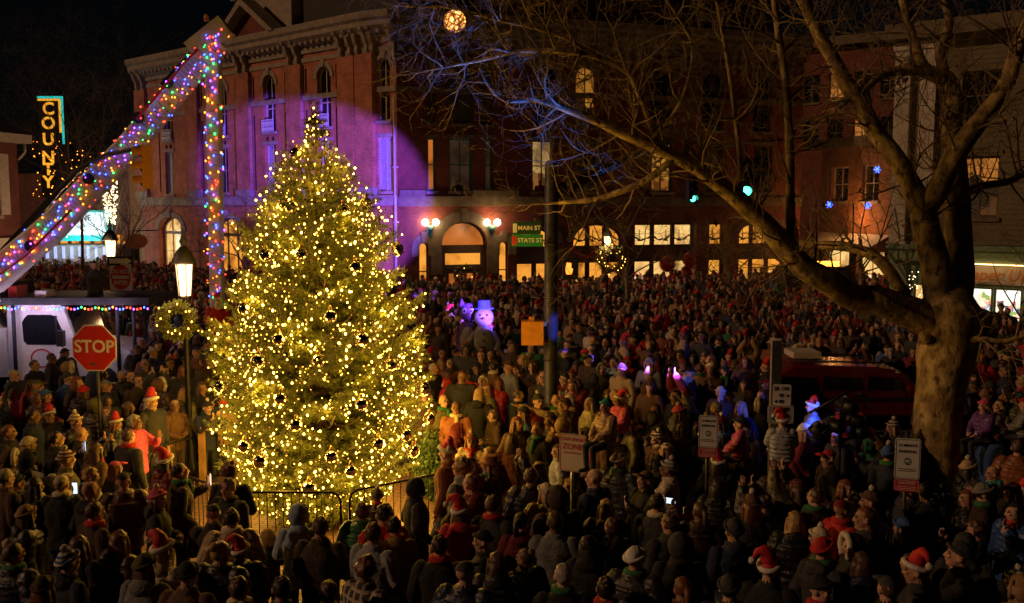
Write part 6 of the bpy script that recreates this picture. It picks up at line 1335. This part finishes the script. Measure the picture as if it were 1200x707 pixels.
P_ = '''60,420,m_point,black,short,dark,120|40,428,m_jacket,black,short,dark,80|76,414,f_puffer,charcoal,beanie,black,60|79,431,m_front,charcoal,fur_hood,tan,85|10,455,c_puffer,red,pom_beanie,blue,150|53,464,f_hoodie,red,beanie,blue,110|16,440,m_jacket,charcoal,cap,cream,90|44,452,m_pockets,brown,cap,olive,95|66,446,c_front,navy,santa_hat,red,100|97,459,f_puffer,black,beanie,red,160
88,494,m_pockets,black,striped_beanie,tan,75|38,487,m_jacket,navy,short,dark,100|33,521,f_long,charcoal,beanie,cream,130|65,514,m_one,black,short,dark,120|111,476,m_pockets,dark brown,hood,olive,150|124,452,m_front,black,cap,grey,70|150,478,f_long,grey,long,brown,120|112,528,f_long,brown,long,brown,140|77,538,m_jacket,olive,striped_beanie,dark red,120|150,512,m_jacket,charcoal,short,brown,150
152,440,m_phone,black,short,dark,60|185,452,m_pockets,dark brown,fur_hood,brown,160|215,462,f_puffer,olive,long,blond,150|233,470,c_puffer,red,beanie,charcoal,90|72,567,m_one,black,cap,cream,175|30,604,f_puffer,charcoal,beanie,tan,120|6,560,m_jacket,brown,short,grey,140|92,640,f_long,black,long,brown,165|139,634,f_puffer,dark brown,long,auburn,150|151,664,c_front,red,short,brown,170
190,645,f_hoodie,cream,santa_hat,red,150|219,674,m_jacket,brown,beanie,black,170|258,648,m_pockets,black,bun,blond,165|271,608,m_pockets,beige,short,dark,190|268,571,m_front,black,short,dark,330|193,541,f_puffer,dark red,santa_hat,red,130|210,553,m_one,dark brown,short,dark,120|315,632,c_front,black,hood,tan,220|350,604,f_hoodie,light blue,hood,light blue,185|375,618,m_front,dark brown,short,brown,170
428,667,m_plaid,charcoal,curly,auburn,140|442,583,c_puffer,dark brown,pom_beanie,charcoal,190|424,600,f_puffer,green,short,brown,165|449,603,m_jacket,red,short,dark,200|437,625,m_front,silver grey,short,brown,150|462,617,f_hoodie,mustard,short,dark,185|487,572,f_long,black,hood,black,110|515,640,m_jacket,black,short,dark,175|540,600,f_hoodie,red,santa_hat,red,170|551,546,m_jacket,olive,short,brown,60
553,517,f_puffer,beige,pom_beanie,rust,330|575,545,f_long,brown,brimmed_hat,rust,260|600,517,f_long,rust,long,brown,170|606,496,f_long,brown,long,auburn,30|631,503,m_jacket,black,short,brown,300|622,559,m_pockets,black,short,brown,175|577,592,m_jacket,charcoal,short,brown,150|611,612,f_hoodie,dark red,ponytail,dark,175|650,612,m_jacket,grey,short,brown,170|640,578,f_puffer,beige,beanie,cream,190
652,470,m_point,beige,bald,brown,215|671,452,m_phone,dark red,long,brown,330|700,512,m_front,brown,bald,brown,300|725,540,m_pockets,charcoal,striped_beanie,beige,150|757,562,m_one,black,cap,brown,300|710,596,f_puffer,black,long,blond,170|744,656,m_pockets,charcoal,beanie,white,150|765,492,m_pockets,olive,hood,olive,180|795,483,f_puffer,grey,pom_beanie,pink,60|866,462,c_puffer,red,striped_beanie,purple,200
884,524,c_puffer,light blue,hood,silver grey,170|842,542,f_long,black,santa_hat,red,160|841,571,f_puffer,black,long,dark,150|893,572,c_puffer,charcoal,beanie,cream,20|931,611,f_puffer,black,long,blond,165|901,667,m_jacket,black,santa_hat,red,150|785,613,m_jacket,charcoal,short,brown,200|796,640,m_hoodie,black,hood,charcoal,180|964,644,m_hoodie,charcoal,beanie,red,120|986,597,m_jacket,red,cap,dark red,110
991,572,f_long,white,long,auburn,25|956,583,m_jacket,dark brown,short,brown,200|943,505,f_long,dark red,beanie,white,60|1006,492,f_puffer,red,hood,red,170|1041,532,m_front,navy,pom_beanie,blue,120|1085,577,m_jacket,black,short,dark,175|1064,575,f_long,charcoal,short,brown,90|1152,578,m_jacket,dark brown,beanie,grey,70|1134,549,f_puffer,black,pom_beanie,beige,80|1190,600,f_mouth,blue,long,dark,290
1131,640,m_hoodie,charcoal,hood,charcoal,150|1197,690,f_puffer,tan,hood,tan,200|1193,525,m_pockets,rust,short,brown,150|1150,422,m_pockets,red,beanie,orange,330|1160,455,f_long,dark brown,brimmed_hat,charcoal,60|1178,435,m_jacket,navy,short,dark,250|1130,495,f_hoodie,black,long,dark,150|1165,500,m_front,rust,short,grey,60|1190,470,m_jacket,black,beanie,charcoal,300|1120,455,m_jacket,brown,short,dark,250
770,590,m_phone,charcoal,short,dark,150|820,600,f_puffer,dark brown,ponytail,brown,170|860,622,m_hoodie,navy,beanie,charcoal,190|690,640,f_hoodie,black,long,dark,160|582,660,f_puffer,charcoal,long,brown,175|545,672,m_pockets,navy,cap,charcoal,160|660,675,m_jacket,black,short,grey,180|710,690,m_hoodie,dark brown,short,dark,165|800,690,f_long,brown,ponytail,auburn,180|855,690,m_pockets,black,beanie,charcoal,175
960,690,m_jacket,charcoal,beanie,black,40|1010,660,f_puffer,navy,long,brown,160|1040,690,m_front,black,cap,charcoal,170|15,650,m_pockets,navy,short,brown,160|50,690,f_puffer,black,beanie,dark brown,150|330,690,m_jacket,black,short,dark,175|385,694,f_long,dark brown,bun,brown,180|280,690,m_hoodie,charcoal,short,brown,170|110,600,m_jacket,dark brown,short,brown,140|40,570,f_long,black,long,dark,130
536,505,f_long,dark red,hood,dark red,80|520,470,m_jacket,olive,bald,brown,20|535,478,m_front,rust,short,brown,340|562,462,m_hoodie,black,long,blond,150|585,450,f_puffer,red,long,auburn,120|607,463,m_jacket,black,short,dark,80|630,470,m_pockets,dark red,pom_beanie,charcoal,40|578,430,m_front,brown,short,dark,170|545,415,f_long,brown,long,blond,340|508,432,m_jacket,black,short,grey,60
685,415,m_pockets,charcoal,beanie,red,30|720,425,m_jacket,light blue,short,brown,300|705,432,m_pockets,olive,hood,grey,10|820,432,m_jacket,mustard,short,brown,160|800,425,f_long,navy,short,brown,200|850,435,m_front,navy,cap,navy,340|870,415,f_puffer,brown,long,brown,10|705,388,m_jacket,navy,cap,navy,20|722,398,m_front,navy,cap,black,330|690,370,f_hoodie,charcoal,long,blond,10'''
for row in P_.replace('\n', '|').split('|'):
    a = row.strip().split(',')
    stand(float(a[0]), float(a[1]), a[2], a[3], a[4], a[5], float(a[6]), scarf=random.choice((None, None, None, None, 'red', 'cream', 'green')) if a[4] not in ('hood', 'fur_hood') else None)
# children riding on shoulders, people on the truck roof
def ride(px, py, Y, coat, hat, hcol, face, label):
    B = BODY['c_ride']; p = at(px, py, Y); return person((p.x, Y), 'c_ride', coat, hat, hcol, face, 1.0, z=p.z-(SKIN_Z+.02)*.66*PS, label=label)
ride(711, 477, 15.35, 'tan', 'pom_beanie', 'teal', 300, 'child in tan jacket and teal bobble hat riding on the bald man\'s shoulders')
ride(917, 494, 14.9, 'silver grey', 'santa_hat', 'red', 170, 'child in silver puffer and santa hat riding on shoulders before the route sign')
stand(915, 548, 'm_pockets', 'dark brown', 'short', 'brown', 170)
ride(566, 447, 23, 'cream', 'hood', 'cream', 20, 'child in cream hooded suit riding high in front of the snowman')
def rider(px, py, body, coat, hat, hcol, face, label, Y=30.6):
    B = BODY[body]; p = at(px, py, Y); person((p.x, Y), body, coat, hat, hcol, face, 1.0, z=p.z-SKIN_Z*PS, label=label)
rider(110, 311, 'm_seat', 'charcoal', 'cap', 'black', 200, 'person in charcoal jacket and black cap sitting on the truck roof rack')
# the two people looking out of lit upper windows
for px, py, coat, lab in ((538, 214, 'black', 'dark figure standing in the upper window above the arched door'), (634, 214, 'dark red', 'dark figure leaning in the tall lit window right of the door')):
    u, z_ = px_u(MC, px, py); p = MC @ Vector((u, .145, 0)); person((p.x, p.y), 'm_front', coat, 'short', 'dark', 19, .98, z=z_-1.6*PS, label=lab)
# costumed snowman and penguin, on the raised platform behind the tree
def costume(px, py, Y):
    return at(px, py, Y)
p = at(567, 392, 30); bz_ = at(567, 440, 30).z
mat('plush_white', (.17, .16, .15), .95, bump=.6, bscale=50); mat('plush_grey', (.16, .14, .18), .95, bump=.6, bscale=50); mat('plush_purple', (.07, .03, .10), .95, bump=.6, bscale=50); mat('carrot', (.6, .2, .03), .7)
q = MB(); q.loft([((p.x, 30, 0.0), .2, .18), ((p.x, 30, .1), .33, .3), ((p.x, 30, .6), .40, .36), ((p.x, 30, 1.15), .34, .3), ((p.x, 30, 1.55), .29, .26), ((p.x, 30, 1.72), .2, .18)], 20); q.ell((p.x, 30, 1.98), (.30, .28, .31), 18, 14)
for s in (-1, 1): q.tube([(p.x+s*.27, 30, 1.5), (p.x+s*.45, 29.9, 1.2), (p.x+s*.4, 29.7, 1.0)], [.1, .1, .1], 10)
sm_ = q.build('person', 'plush_white'); dz = at(567, 372, 30).z-1.98
sm_.matrix_basis = Matrix.Translation((0, 0, dz)); WM[sm_.name] = sm_.matrix_basis
tag(sm_, 'person in white snowman costume with small blue hat and carrot nose', 'person')
q = MB(); q.lathe([(.30, 2.24), (.31, 2.27), (.2, 2.28), (.19, 2.5), (.02, 2.51)], (p.x, 30, 0), 18); h = q.build('top_hat', mat('hat_blue', (.03, .06, .4), .8), sm_, sm_.matrix_basis)
q = MB(); q.lathe([(.05, 0), (.005, .22)], (p.x, 29.72, 1.97), 8, 0, True, Matrix.Rotation(R(90), 3, 'X'))
q.build('nose', 'carrot', sm_, sm_.matrix_basis)
q = MB()
for s in (-1, 1): q.ell((p.x+s*.1, 29.745, 2.07), .035, 8, 6)
for z_ in (1.5, 1.3, 1.1): q.ell((p.x, 29.70+(1.5-z_)*-.07, z_), .04, 8, 6)
q.build('coal', 'ink_black', sm_, sm_.matrix_basis)
p = at(549, 384, 30.4); px_, py_ = p.x, 30.4; dz = at(549, 366, 30.4).z-1.8; Mz = Matrix.Translation((0, 0, dz))
q = MB(); q.loft([((px_, py_, 0), .2, .18), ((px_, py_, .1), .3, .28), ((px_, py_, .7), .36, .33), ((px_, py_, 1.3), .29, .26), ((px_, py_, 1.5), .2, .18)], 20); q.ell((px_, py_, 1.8), (.30, .28, .29), 18, 14)
for s in (-1, 1): q.ell((px_+s*.33, py_, 1.0), (.08, .14, .38), 12, 10); q.lathe([(.12, 0), (.0, .26)], (px_+s*.2, py_, 1.98), 8)
b_ = q.build('person', 'plush_purple', None, Mz); tag(b_, 'person in dark purple bird costume with pale belly beside the snowman', 'person')
q = MB(); q.ell((px_, py_-.2, .9), (.25, .18, .5), 16, 12)
for s in (-1, 1): q.ell((px_+s*.11, py_-.215, 1.86), (.10, .08, .11), 12, 8)
q.build('pale_front', 'plush_white', b_, Mz); q = MB(); q.lathe([(.06, 0), (.0, .18)], (px_, py_-.26, 1.76), 8, 0, True, Matrix.Rotation(R(90), 3, 'X')); q.build('beak', 'carrot', b_, Mz)
q = MB()
for s in (-1, 1): q.ell((px_+s*.10, py_-.285, 1.86), .04, 8, 6)
q.build('eyes', 'ink_black', b_, Mz)
q = MB(); a = at(480, 428, 30); q.bbox(a.x, at(620, 428, 30).x, 29.4, 31.2, 0, max(.3, dz-.002)); st = q.build('stage', 'iron_worn'); tag(st, 'low dark platform under the snowman and bird costumes', 'platform')
# Santa in a red suit with a big white beard, on the platform of the lift
p = at(257, 385, BY-.15); zS = at(262, 425, BY).z-.05
so_ = person((p.x, BY-.3), 'm_front', 'red', 'santa_hat', 'red', 20, 1.0, z=zS, label='Santa in red suit with big white beard on the wooden lift platform')
if so_:
    H = WM[so_.name] @ BODY['m_front']['head']; q = MB(); q.ell((0, -.07, -.10), (.085, .05, .12), 14, 12, fn=nz(.3, 25)); q.ell((0, -.095, -.035), (.06, .025, .02), 10, 8); be = bpy.data.objects.new('beard', q.mesh('beard', ['fleece'])); put(be, so_, H)
# phones held up: a lit screen each
glow('phone_screen', (.55, .75, 1), 1.6); glow('phone_warm', (1, .7, .45), 1.4)
q = MB(); q.bbox(-.036, .036, -.005, .005, -.075, .075); PHN = q.mesh('phone', ['ink_black']); q = MB(); q.bbox(-.033, .033, .0052, .007, -.07, .07)
PSC = [q.mesh('screen', ['phone_screen']), q.mesh('screen', ['phone_warm'])]
k = 0
for o, px, py in list(PEOPLE):
    bn = next(n for n, b in BODY.items() if b['mesh'] == o.data)
    if bn in ('m_phone', 'm_one', 'f_high'):
        off = {'m_phone': (0, -.40, 1.56), 'm_one': (.06, -.405, 1.46), 'f_high': (0, -.32, 1.90)}[bn]; M = WM[o.name] @ Matrix.Translation(off) @ Matrix.Rotation(R(0 if bn != 'm_phone' else 90), 4, 'Y')
        t = bpy.data.objects.new('phone', PHN); put(t, None, M); s_ = bpy.data.objects.new('screen', PSC[k % 2]); put(s_, t, M)
        lb = 'lit phone held up '+where_(px, py-4)
        for ex in ('', ', higher one', ', lower one', ' by '+o['label'].split(',')[0]):
            if lb+ex not in LABELS: lb += ex; break
        LABELS.add(lb); tag(t, lb, 'phone'); k += 1
# ---- fill: nearest places first as single people, everybody further back as one mass
IC, IA, ID, IF_ = MC.inverted(), MA.inverted(), MD.inverted(), MF.inverted()
xc0, xc1, xt0, xt1, xs0, xs1 = XC(900), XC(1135), X(-125), X(158), at(478, 428, 30).x, at(622, 428, 30).x
def blocked(x, y):
    if math.hypot(x-TREE.x, y-TREE.y) < 3.5 or (abs(x-SY.x) < .8 and abs(y-SY.y) < .8): return True
    if xc0 < x < xc1 and CY-.35 < y < CY+2.2: return True
    if xt0 < x < xt1 and TY-.7 < y < TY+3: return True
    if xs0 < x < xs1 and 29.0 < y < 31.6: return True
    if abs(x-p.x) < .9 and abs(y-BY) < .9: return True
    if vx-2.6 < x < vx+3 and 49.5 < y < 52.5: return True
    q_ = IC @ Vector((x, y, 0)); qa = IA @ Vector((x, y, 0)); qd = ID @ Vector((x, y, 0)); qf = IF_ @ Vector((x, y, 0))
    if q_.y > -.9 and q_.x > -.5 or (qa.y > -.9 and qa.x < LA+.3) or (qd.y > -.9 and qd.x > -.5) or (qf.y > -.7 and qf.x < LF+.5): return True
    for a, b, r in ((PT.x, 22, .5), (SLP.x, 16.5, .55)):
        if math.hypot(x-a, y-b) < r: return True
    px, py = to_px((x, y, 1.5))
    if 900 < px < 1078 and 19.0 < y < CY: return True
    if px < 158 and 24 < y < TY: return True
    if 300 < px < 525 and y < 15.6: return True
    if 175 < px < 258 and 15.3 < y < 18.4: return True
    if 1066 < px < 1128 and 13.2 < y < 18.6: return True
    if y < 14.5 and random.random() < .3: return True
    return not (-40 < px < 1240 and py < 735)
occ = {}
def free(x, y, d):
    i, j = int(x//1), int(y//1)
    for a in (-1, 0, 1):
        for b in (-1, 0, 1):
            for (u, v) in occ.get((i+a, j+b), ()):
                if (u-x)**2+(v-y)**2 < d*d: return False
    return True
def occupy(x, y): occ.setdefault((int(x//1), int(y//1)), []).append((x, y))
for x, y in PLACED: occupy(x, y)
cand = []
for _ in range(60000):   # darts thrown evenly over the ground, packed closer in clumps
    yy = math.sqrt(random.uniform(10.3**2, 76**2)); xx = random.uniform(-1, 1)*(yy*.55+1)
    dm = .50+.22*max(0, min(1, .5+noise.noise(Vector((xx*.35, yy*.35, 0)))*1.3))
    if free(xx, yy, dm) and not blocked(xx, yy): cand.append((xx, yy)); occupy(xx, yy)
cand.sort(key=lambda c: c[1]); print('people', len(PEOPLE), 'candidates', len(cand))
bodies = [b for b in BODY if b not in ('m_seat', 'c_ride', 'm_plaid', 'm_point')]; wts = [.5 if b in ('f_high', 'm_phone', 'm_one') else 1.5 if b[0] != 'c' else .8 for b in bodies]
ccol = ['black']*10+['charcoal']*8+['navy']*5+['dark brown']*7+['brown']*3+['dark red']*3+['red']*2+['olive']*3+['grey']*2+['rust', 'tan', 'beige', 'green', 'blue', 'purple', 'teal', 'white', 'cream', 'pink', 'silver grey', 'light blue']
fcol = ['black']*8+['charcoal']*6+['navy']*3+['dark brown']*8+['brown']*5+['dark red']*5+['red']*2+['olive']*2+['grey']+['rust']*3+['tan']*2+['beige', 'cream', 'blue', 'green']
def look(x, y, near):
    b = random.choices(bodies, wts)[0]; coat = random.choice(ccol if near else fcol); f = BODY[b]['female']; r = random.random()
    if r < .45: hat = random.choice(('long', 'long', 'ponytail', 'bun', 'curly') if f else ('short', 'short', 'short', 'curly', 'bald')); hc = random.choice(('dark', 'brown', 'brown', 'auburn', 'blond', 'grey'))
    else: hat = random.choice(('beanie', 'beanie', 'pom_beanie', 'striped_beanie', 'cap', 'hood', 'fur_hood', 'santa_hat')); hc = random.choice(('black', 'black', 'charcoal', 'charcoal', 'charcoal', 'black', 'grey', 'cream', 'red', 'dark red', 'dark red', 'navy', 'navy', 'olive', 'brown', 'dark brown', 'dark brown', 'pink', 'blue'))
    if hat == 'santa_hat': hc = 'red'
    if not near and hc in ('teal', 'pink', 'blue', 'white'): hc = random.choice(('cream', 'brown', 'black', 'red', 'grey'))
    if hat in ('hood', 'fur_hood'): hc = coat
    fc = math.degrees(math.atan2(TREE.x-x, -(TREE.y-y)))+random.gauss(0, 28)
    return b, coat, hat, hc, fc
left = []; SINGLES = 290; RIDE = []
for x, y in cand:
    if len(PEOPLE) >= SINGLES: left.append((x, y)); continue
    for _ in range(6):
        b, coat, hat, hc, fc = look(x, y, True); s_ = random.uniform(.88, 1.07)
        o = person((x, y), b, coat, hat, hc, fc, s_)
        if o:
            if b in ('m_jacket', 'm_front', 'm_walk', 'm_pockets') and y > 14.5: RIDE.append((x, y, s_, fc))
            break
random.shuffle(RIDE)
for x, y, s_, fc in RIDE[:9]:
    c = random.choice(('red', 'pink', 'blue', 'purple', 'olive', 'navy', 'grey')); h_ = random.choice(('pom_beanie', 'striped_beanie', 'beanie', 'santa_hat')); hc = random.choice(('red', 'cream', 'pink', 'navy', 'teal')); z_ = (1.44*s_-.80*.66)*PS; px, py = to_px((x, y, z_+1.3)); hw = 'red santa hat' if h_ == 'santa_hat' else HAT_W[h_].format(hc)
    lb = f'child in {c} puffer and {hw} on shoulders {where_(px, py)}'
    if len(lb.split()) > 16: lb = lb.replace(' bobble hat', ' hat').replace(' puffer and', ' coat,')
    if lb not in LABELS: person((x+.10*math.sin(R(fc)), y+.10*math.cos(R(fc))), 'c_ride', c, h_, hc, fc, 1.0, z=z_, label=lb)
left = left[:4200]
# the far crowd: low detail figures of the same bodies with colours of their own, one object
def low_head(nm):
    me = HEADGEAR[nm][0]; o = bpy.data.objects.new('t', me); COL.objects.link(o); d = o.modifiers.new('d', 'DECIMATE'); d.ratio = min(1, 70/len(me.polygons)); m2 = bpy.data.meshes.new_from_object(o.evaluated_get(bpy.context.evaluated_depsgraph_get())); bpy.data.objects.remove(o)
    v = np.empty(len(m2.vertices)*3); m2.vertices.foreach_get('co', v); f = [tuple(p_.vertices) for p_ in m2.polygons]; bpy.data.meshes.remove(m2); return v.reshape(-1, 3), f
LH_ = {k_: low_head(k_) for k_ in ('short_dark', 'long_dark', 'beanie', 'hood', 'cap', 'santa_hat')}
def fan(fs): return [(f[0], f[i], f[i+1]) for f in fs for i in range(1, len(f)-1)]
LOWB = {b: (BODY[b]['low'][0], np.array(fan(BODY[b]['low'][1])), np.array([t_ for f, t_ in zip(BODY[b]['low'][1], BODY[b]['low'][2]) for _ in range(len(f)-2)])) for b in bodies}
LOWH = {k_: (v, np.array(fan(f))) for k_, (v, f) in LH_.items()}
SK = [(.48, .27, .18), (.52, .31, .22), (.42, .23, .15), (.32, .17, .11), (.2, .1, .06)]
Vs, Fs, Cs = [], [], []; off = 0
for x, y in left:
    b, coat, hat, hc, fc = look(x, y, False); B = BODY[b]; sc = PS*random.uniform(.86, 1.07)*(.66 if B['child'] else (.95 if B['female'] else 1)); M = Matrix.Translation((x, y, 0)) @ Matrix.Rotation(R(fc), 4, 'Z') @ Matrix.Scale(sc, 4)
    v, f, t_ = LOWB[b]; keep = None; Mn = np.array(M); Vs.append(v@Mn[:3, :3].T+Mn[:3, 3]); Fs.append(f+off); off += len(v)
    sk = random.choice(SK); pal = np.array([COLS[coat], random.choice(((.02, .025, .045), (.015, .015, .017), (.05, .06, .09))), sk, (.03, .022, .018), (.02, .015, .012), sk]); Cs.append(pal[t_])
    k_ = {'long': 'long_dark', 'ponytail': 'short_dark', 'bun': 'short_dark', 'curly': 'long_dark', 'short': 'short_dark', 'bald': None, 'beanie': 'beanie', 'pom_beanie': 'beanie', 'striped_beanie': 'beanie', 'cap': 'cap', 'hood': 'hood', 'fur_hood': 'hood', 'santa_hat': 'santa_hat'}[hat]
    if k_:
        v, f = LOWH[k_]; Mh = np.array(M @ B['head']); Vs.append(v@Mh[:3, :3].T+Mh[:3, 3]); Fs.append(f+off); off += len(v); c = m_h.get(hc) or COLS[hc]
        if k_ == 'santa_hat': c = COLS['red']
        Cs.append(np.tile(np.array(c), (len(f), 1)))
V = np.concatenate(Vs); F = np.concatenate(Fs); C = np.concatenate(Cs)
m, nt, b = new_mat('crowd_cloth'); at_ = N(nt, 'ShaderNodeAttribute'); at_.attribute_name = 'tint'; L(nt, at_.outputs['Color'], b.inputs['Base Color']); b.inputs['Roughness'].default_value = .8
me = np_mesh('crowd', V, F, ['crowd_cloth']); a = me.attributes.new('tint', 'FLOAT_COLOR', 'FACE'); a.data.foreach_set('color', np.concatenate([C, np.ones((len(C), 1))], 1).astype(np.float32).ravel()); me.polygons.foreach_set('use_smooth', np.ones(len(F), bool))
o = put(bpy.data.objects.new('crowd', me)); kind(o, 'stuff'); tag(o, 'dense far crowd filling the street up to the shop fronts', 'crowd'); print('crowd', len(left), len(F))
# ================================================================== night light, sky, camera
W = bpy.data.worlds.new('World'); SC.world = W; W.use_nodes = True
nt = W.node_tree; bg = nt.nodes['Background']; sky = nt.nodes.new('ShaderNodeTexSky'); sky.sky_type = 'NISHITA'; sky.sun_disc = False
SUN_EL, SUN_AZ = 25, 257
sky.sun_elevation = R(SUN_EL); sky.sun_rotation = R(SUN_AZ)
nt.links.new(sky.outputs[0], bg.inputs['Color']); bg.inputs['Strength'].default_value = .00035
sl = bpy.data.lights.new('sun', 'SUN'); sl.energy = .76; sl.angle = R(1.5); sl.color = (1, .54, .26)
so = bpy.data.objects.new('sun', sl); COL.objects.link(so)
sd = Vector((math.sin(R(SUN_AZ))*math.cos(R(SUN_EL)), math.cos(R(SUN_AZ))*math.cos(R(SUN_EL)), math.sin(R(SUN_EL))))
so.rotation_euler = (-sd).to_track_quat('-Z', 'Y').to_euler()
cam = bpy.data.cameras.new('camera'); co = bpy.data.objects.new('camera', cam); COL.objects.link(co)
cam.sensor_fit = 'HORIZONTAL'; cam.sensor_width = 36; cam.lens = 36*FPX/1200; cam.clip_end = 2000; cam.clip_start = .1
co.location = (0, 0, CAM_Z); co.rotation_euler = (R(90)-PITCH, 0, 0); SC.camera = co
vs_ = SC.view_settings; vs_.view_transform = 'Standard'; vs_.look = 'None'; vs_.exposure = 0; vs_.gamma = 1; vs_.use_curve_mapping = False
SC.render.filter_size = 1.9
cy = SC.cycles; cy.use_denoising = True; cy.use_light_tree = True; cy.max_bounces = 5; cy.diffuse_bounces = 3; cy.glossy_bounces = 3; cy.transmission_bounces = 2; cy.transparent_max_bounces = 4
cy.sample_clamp_indirect = 2.0; cy.sample_clamp_direct = 0; cy.caustics_reflective = False; cy.caustics_refractive = False; cy.use_adaptive_sampling = True; cy.adaptive_threshold = .01
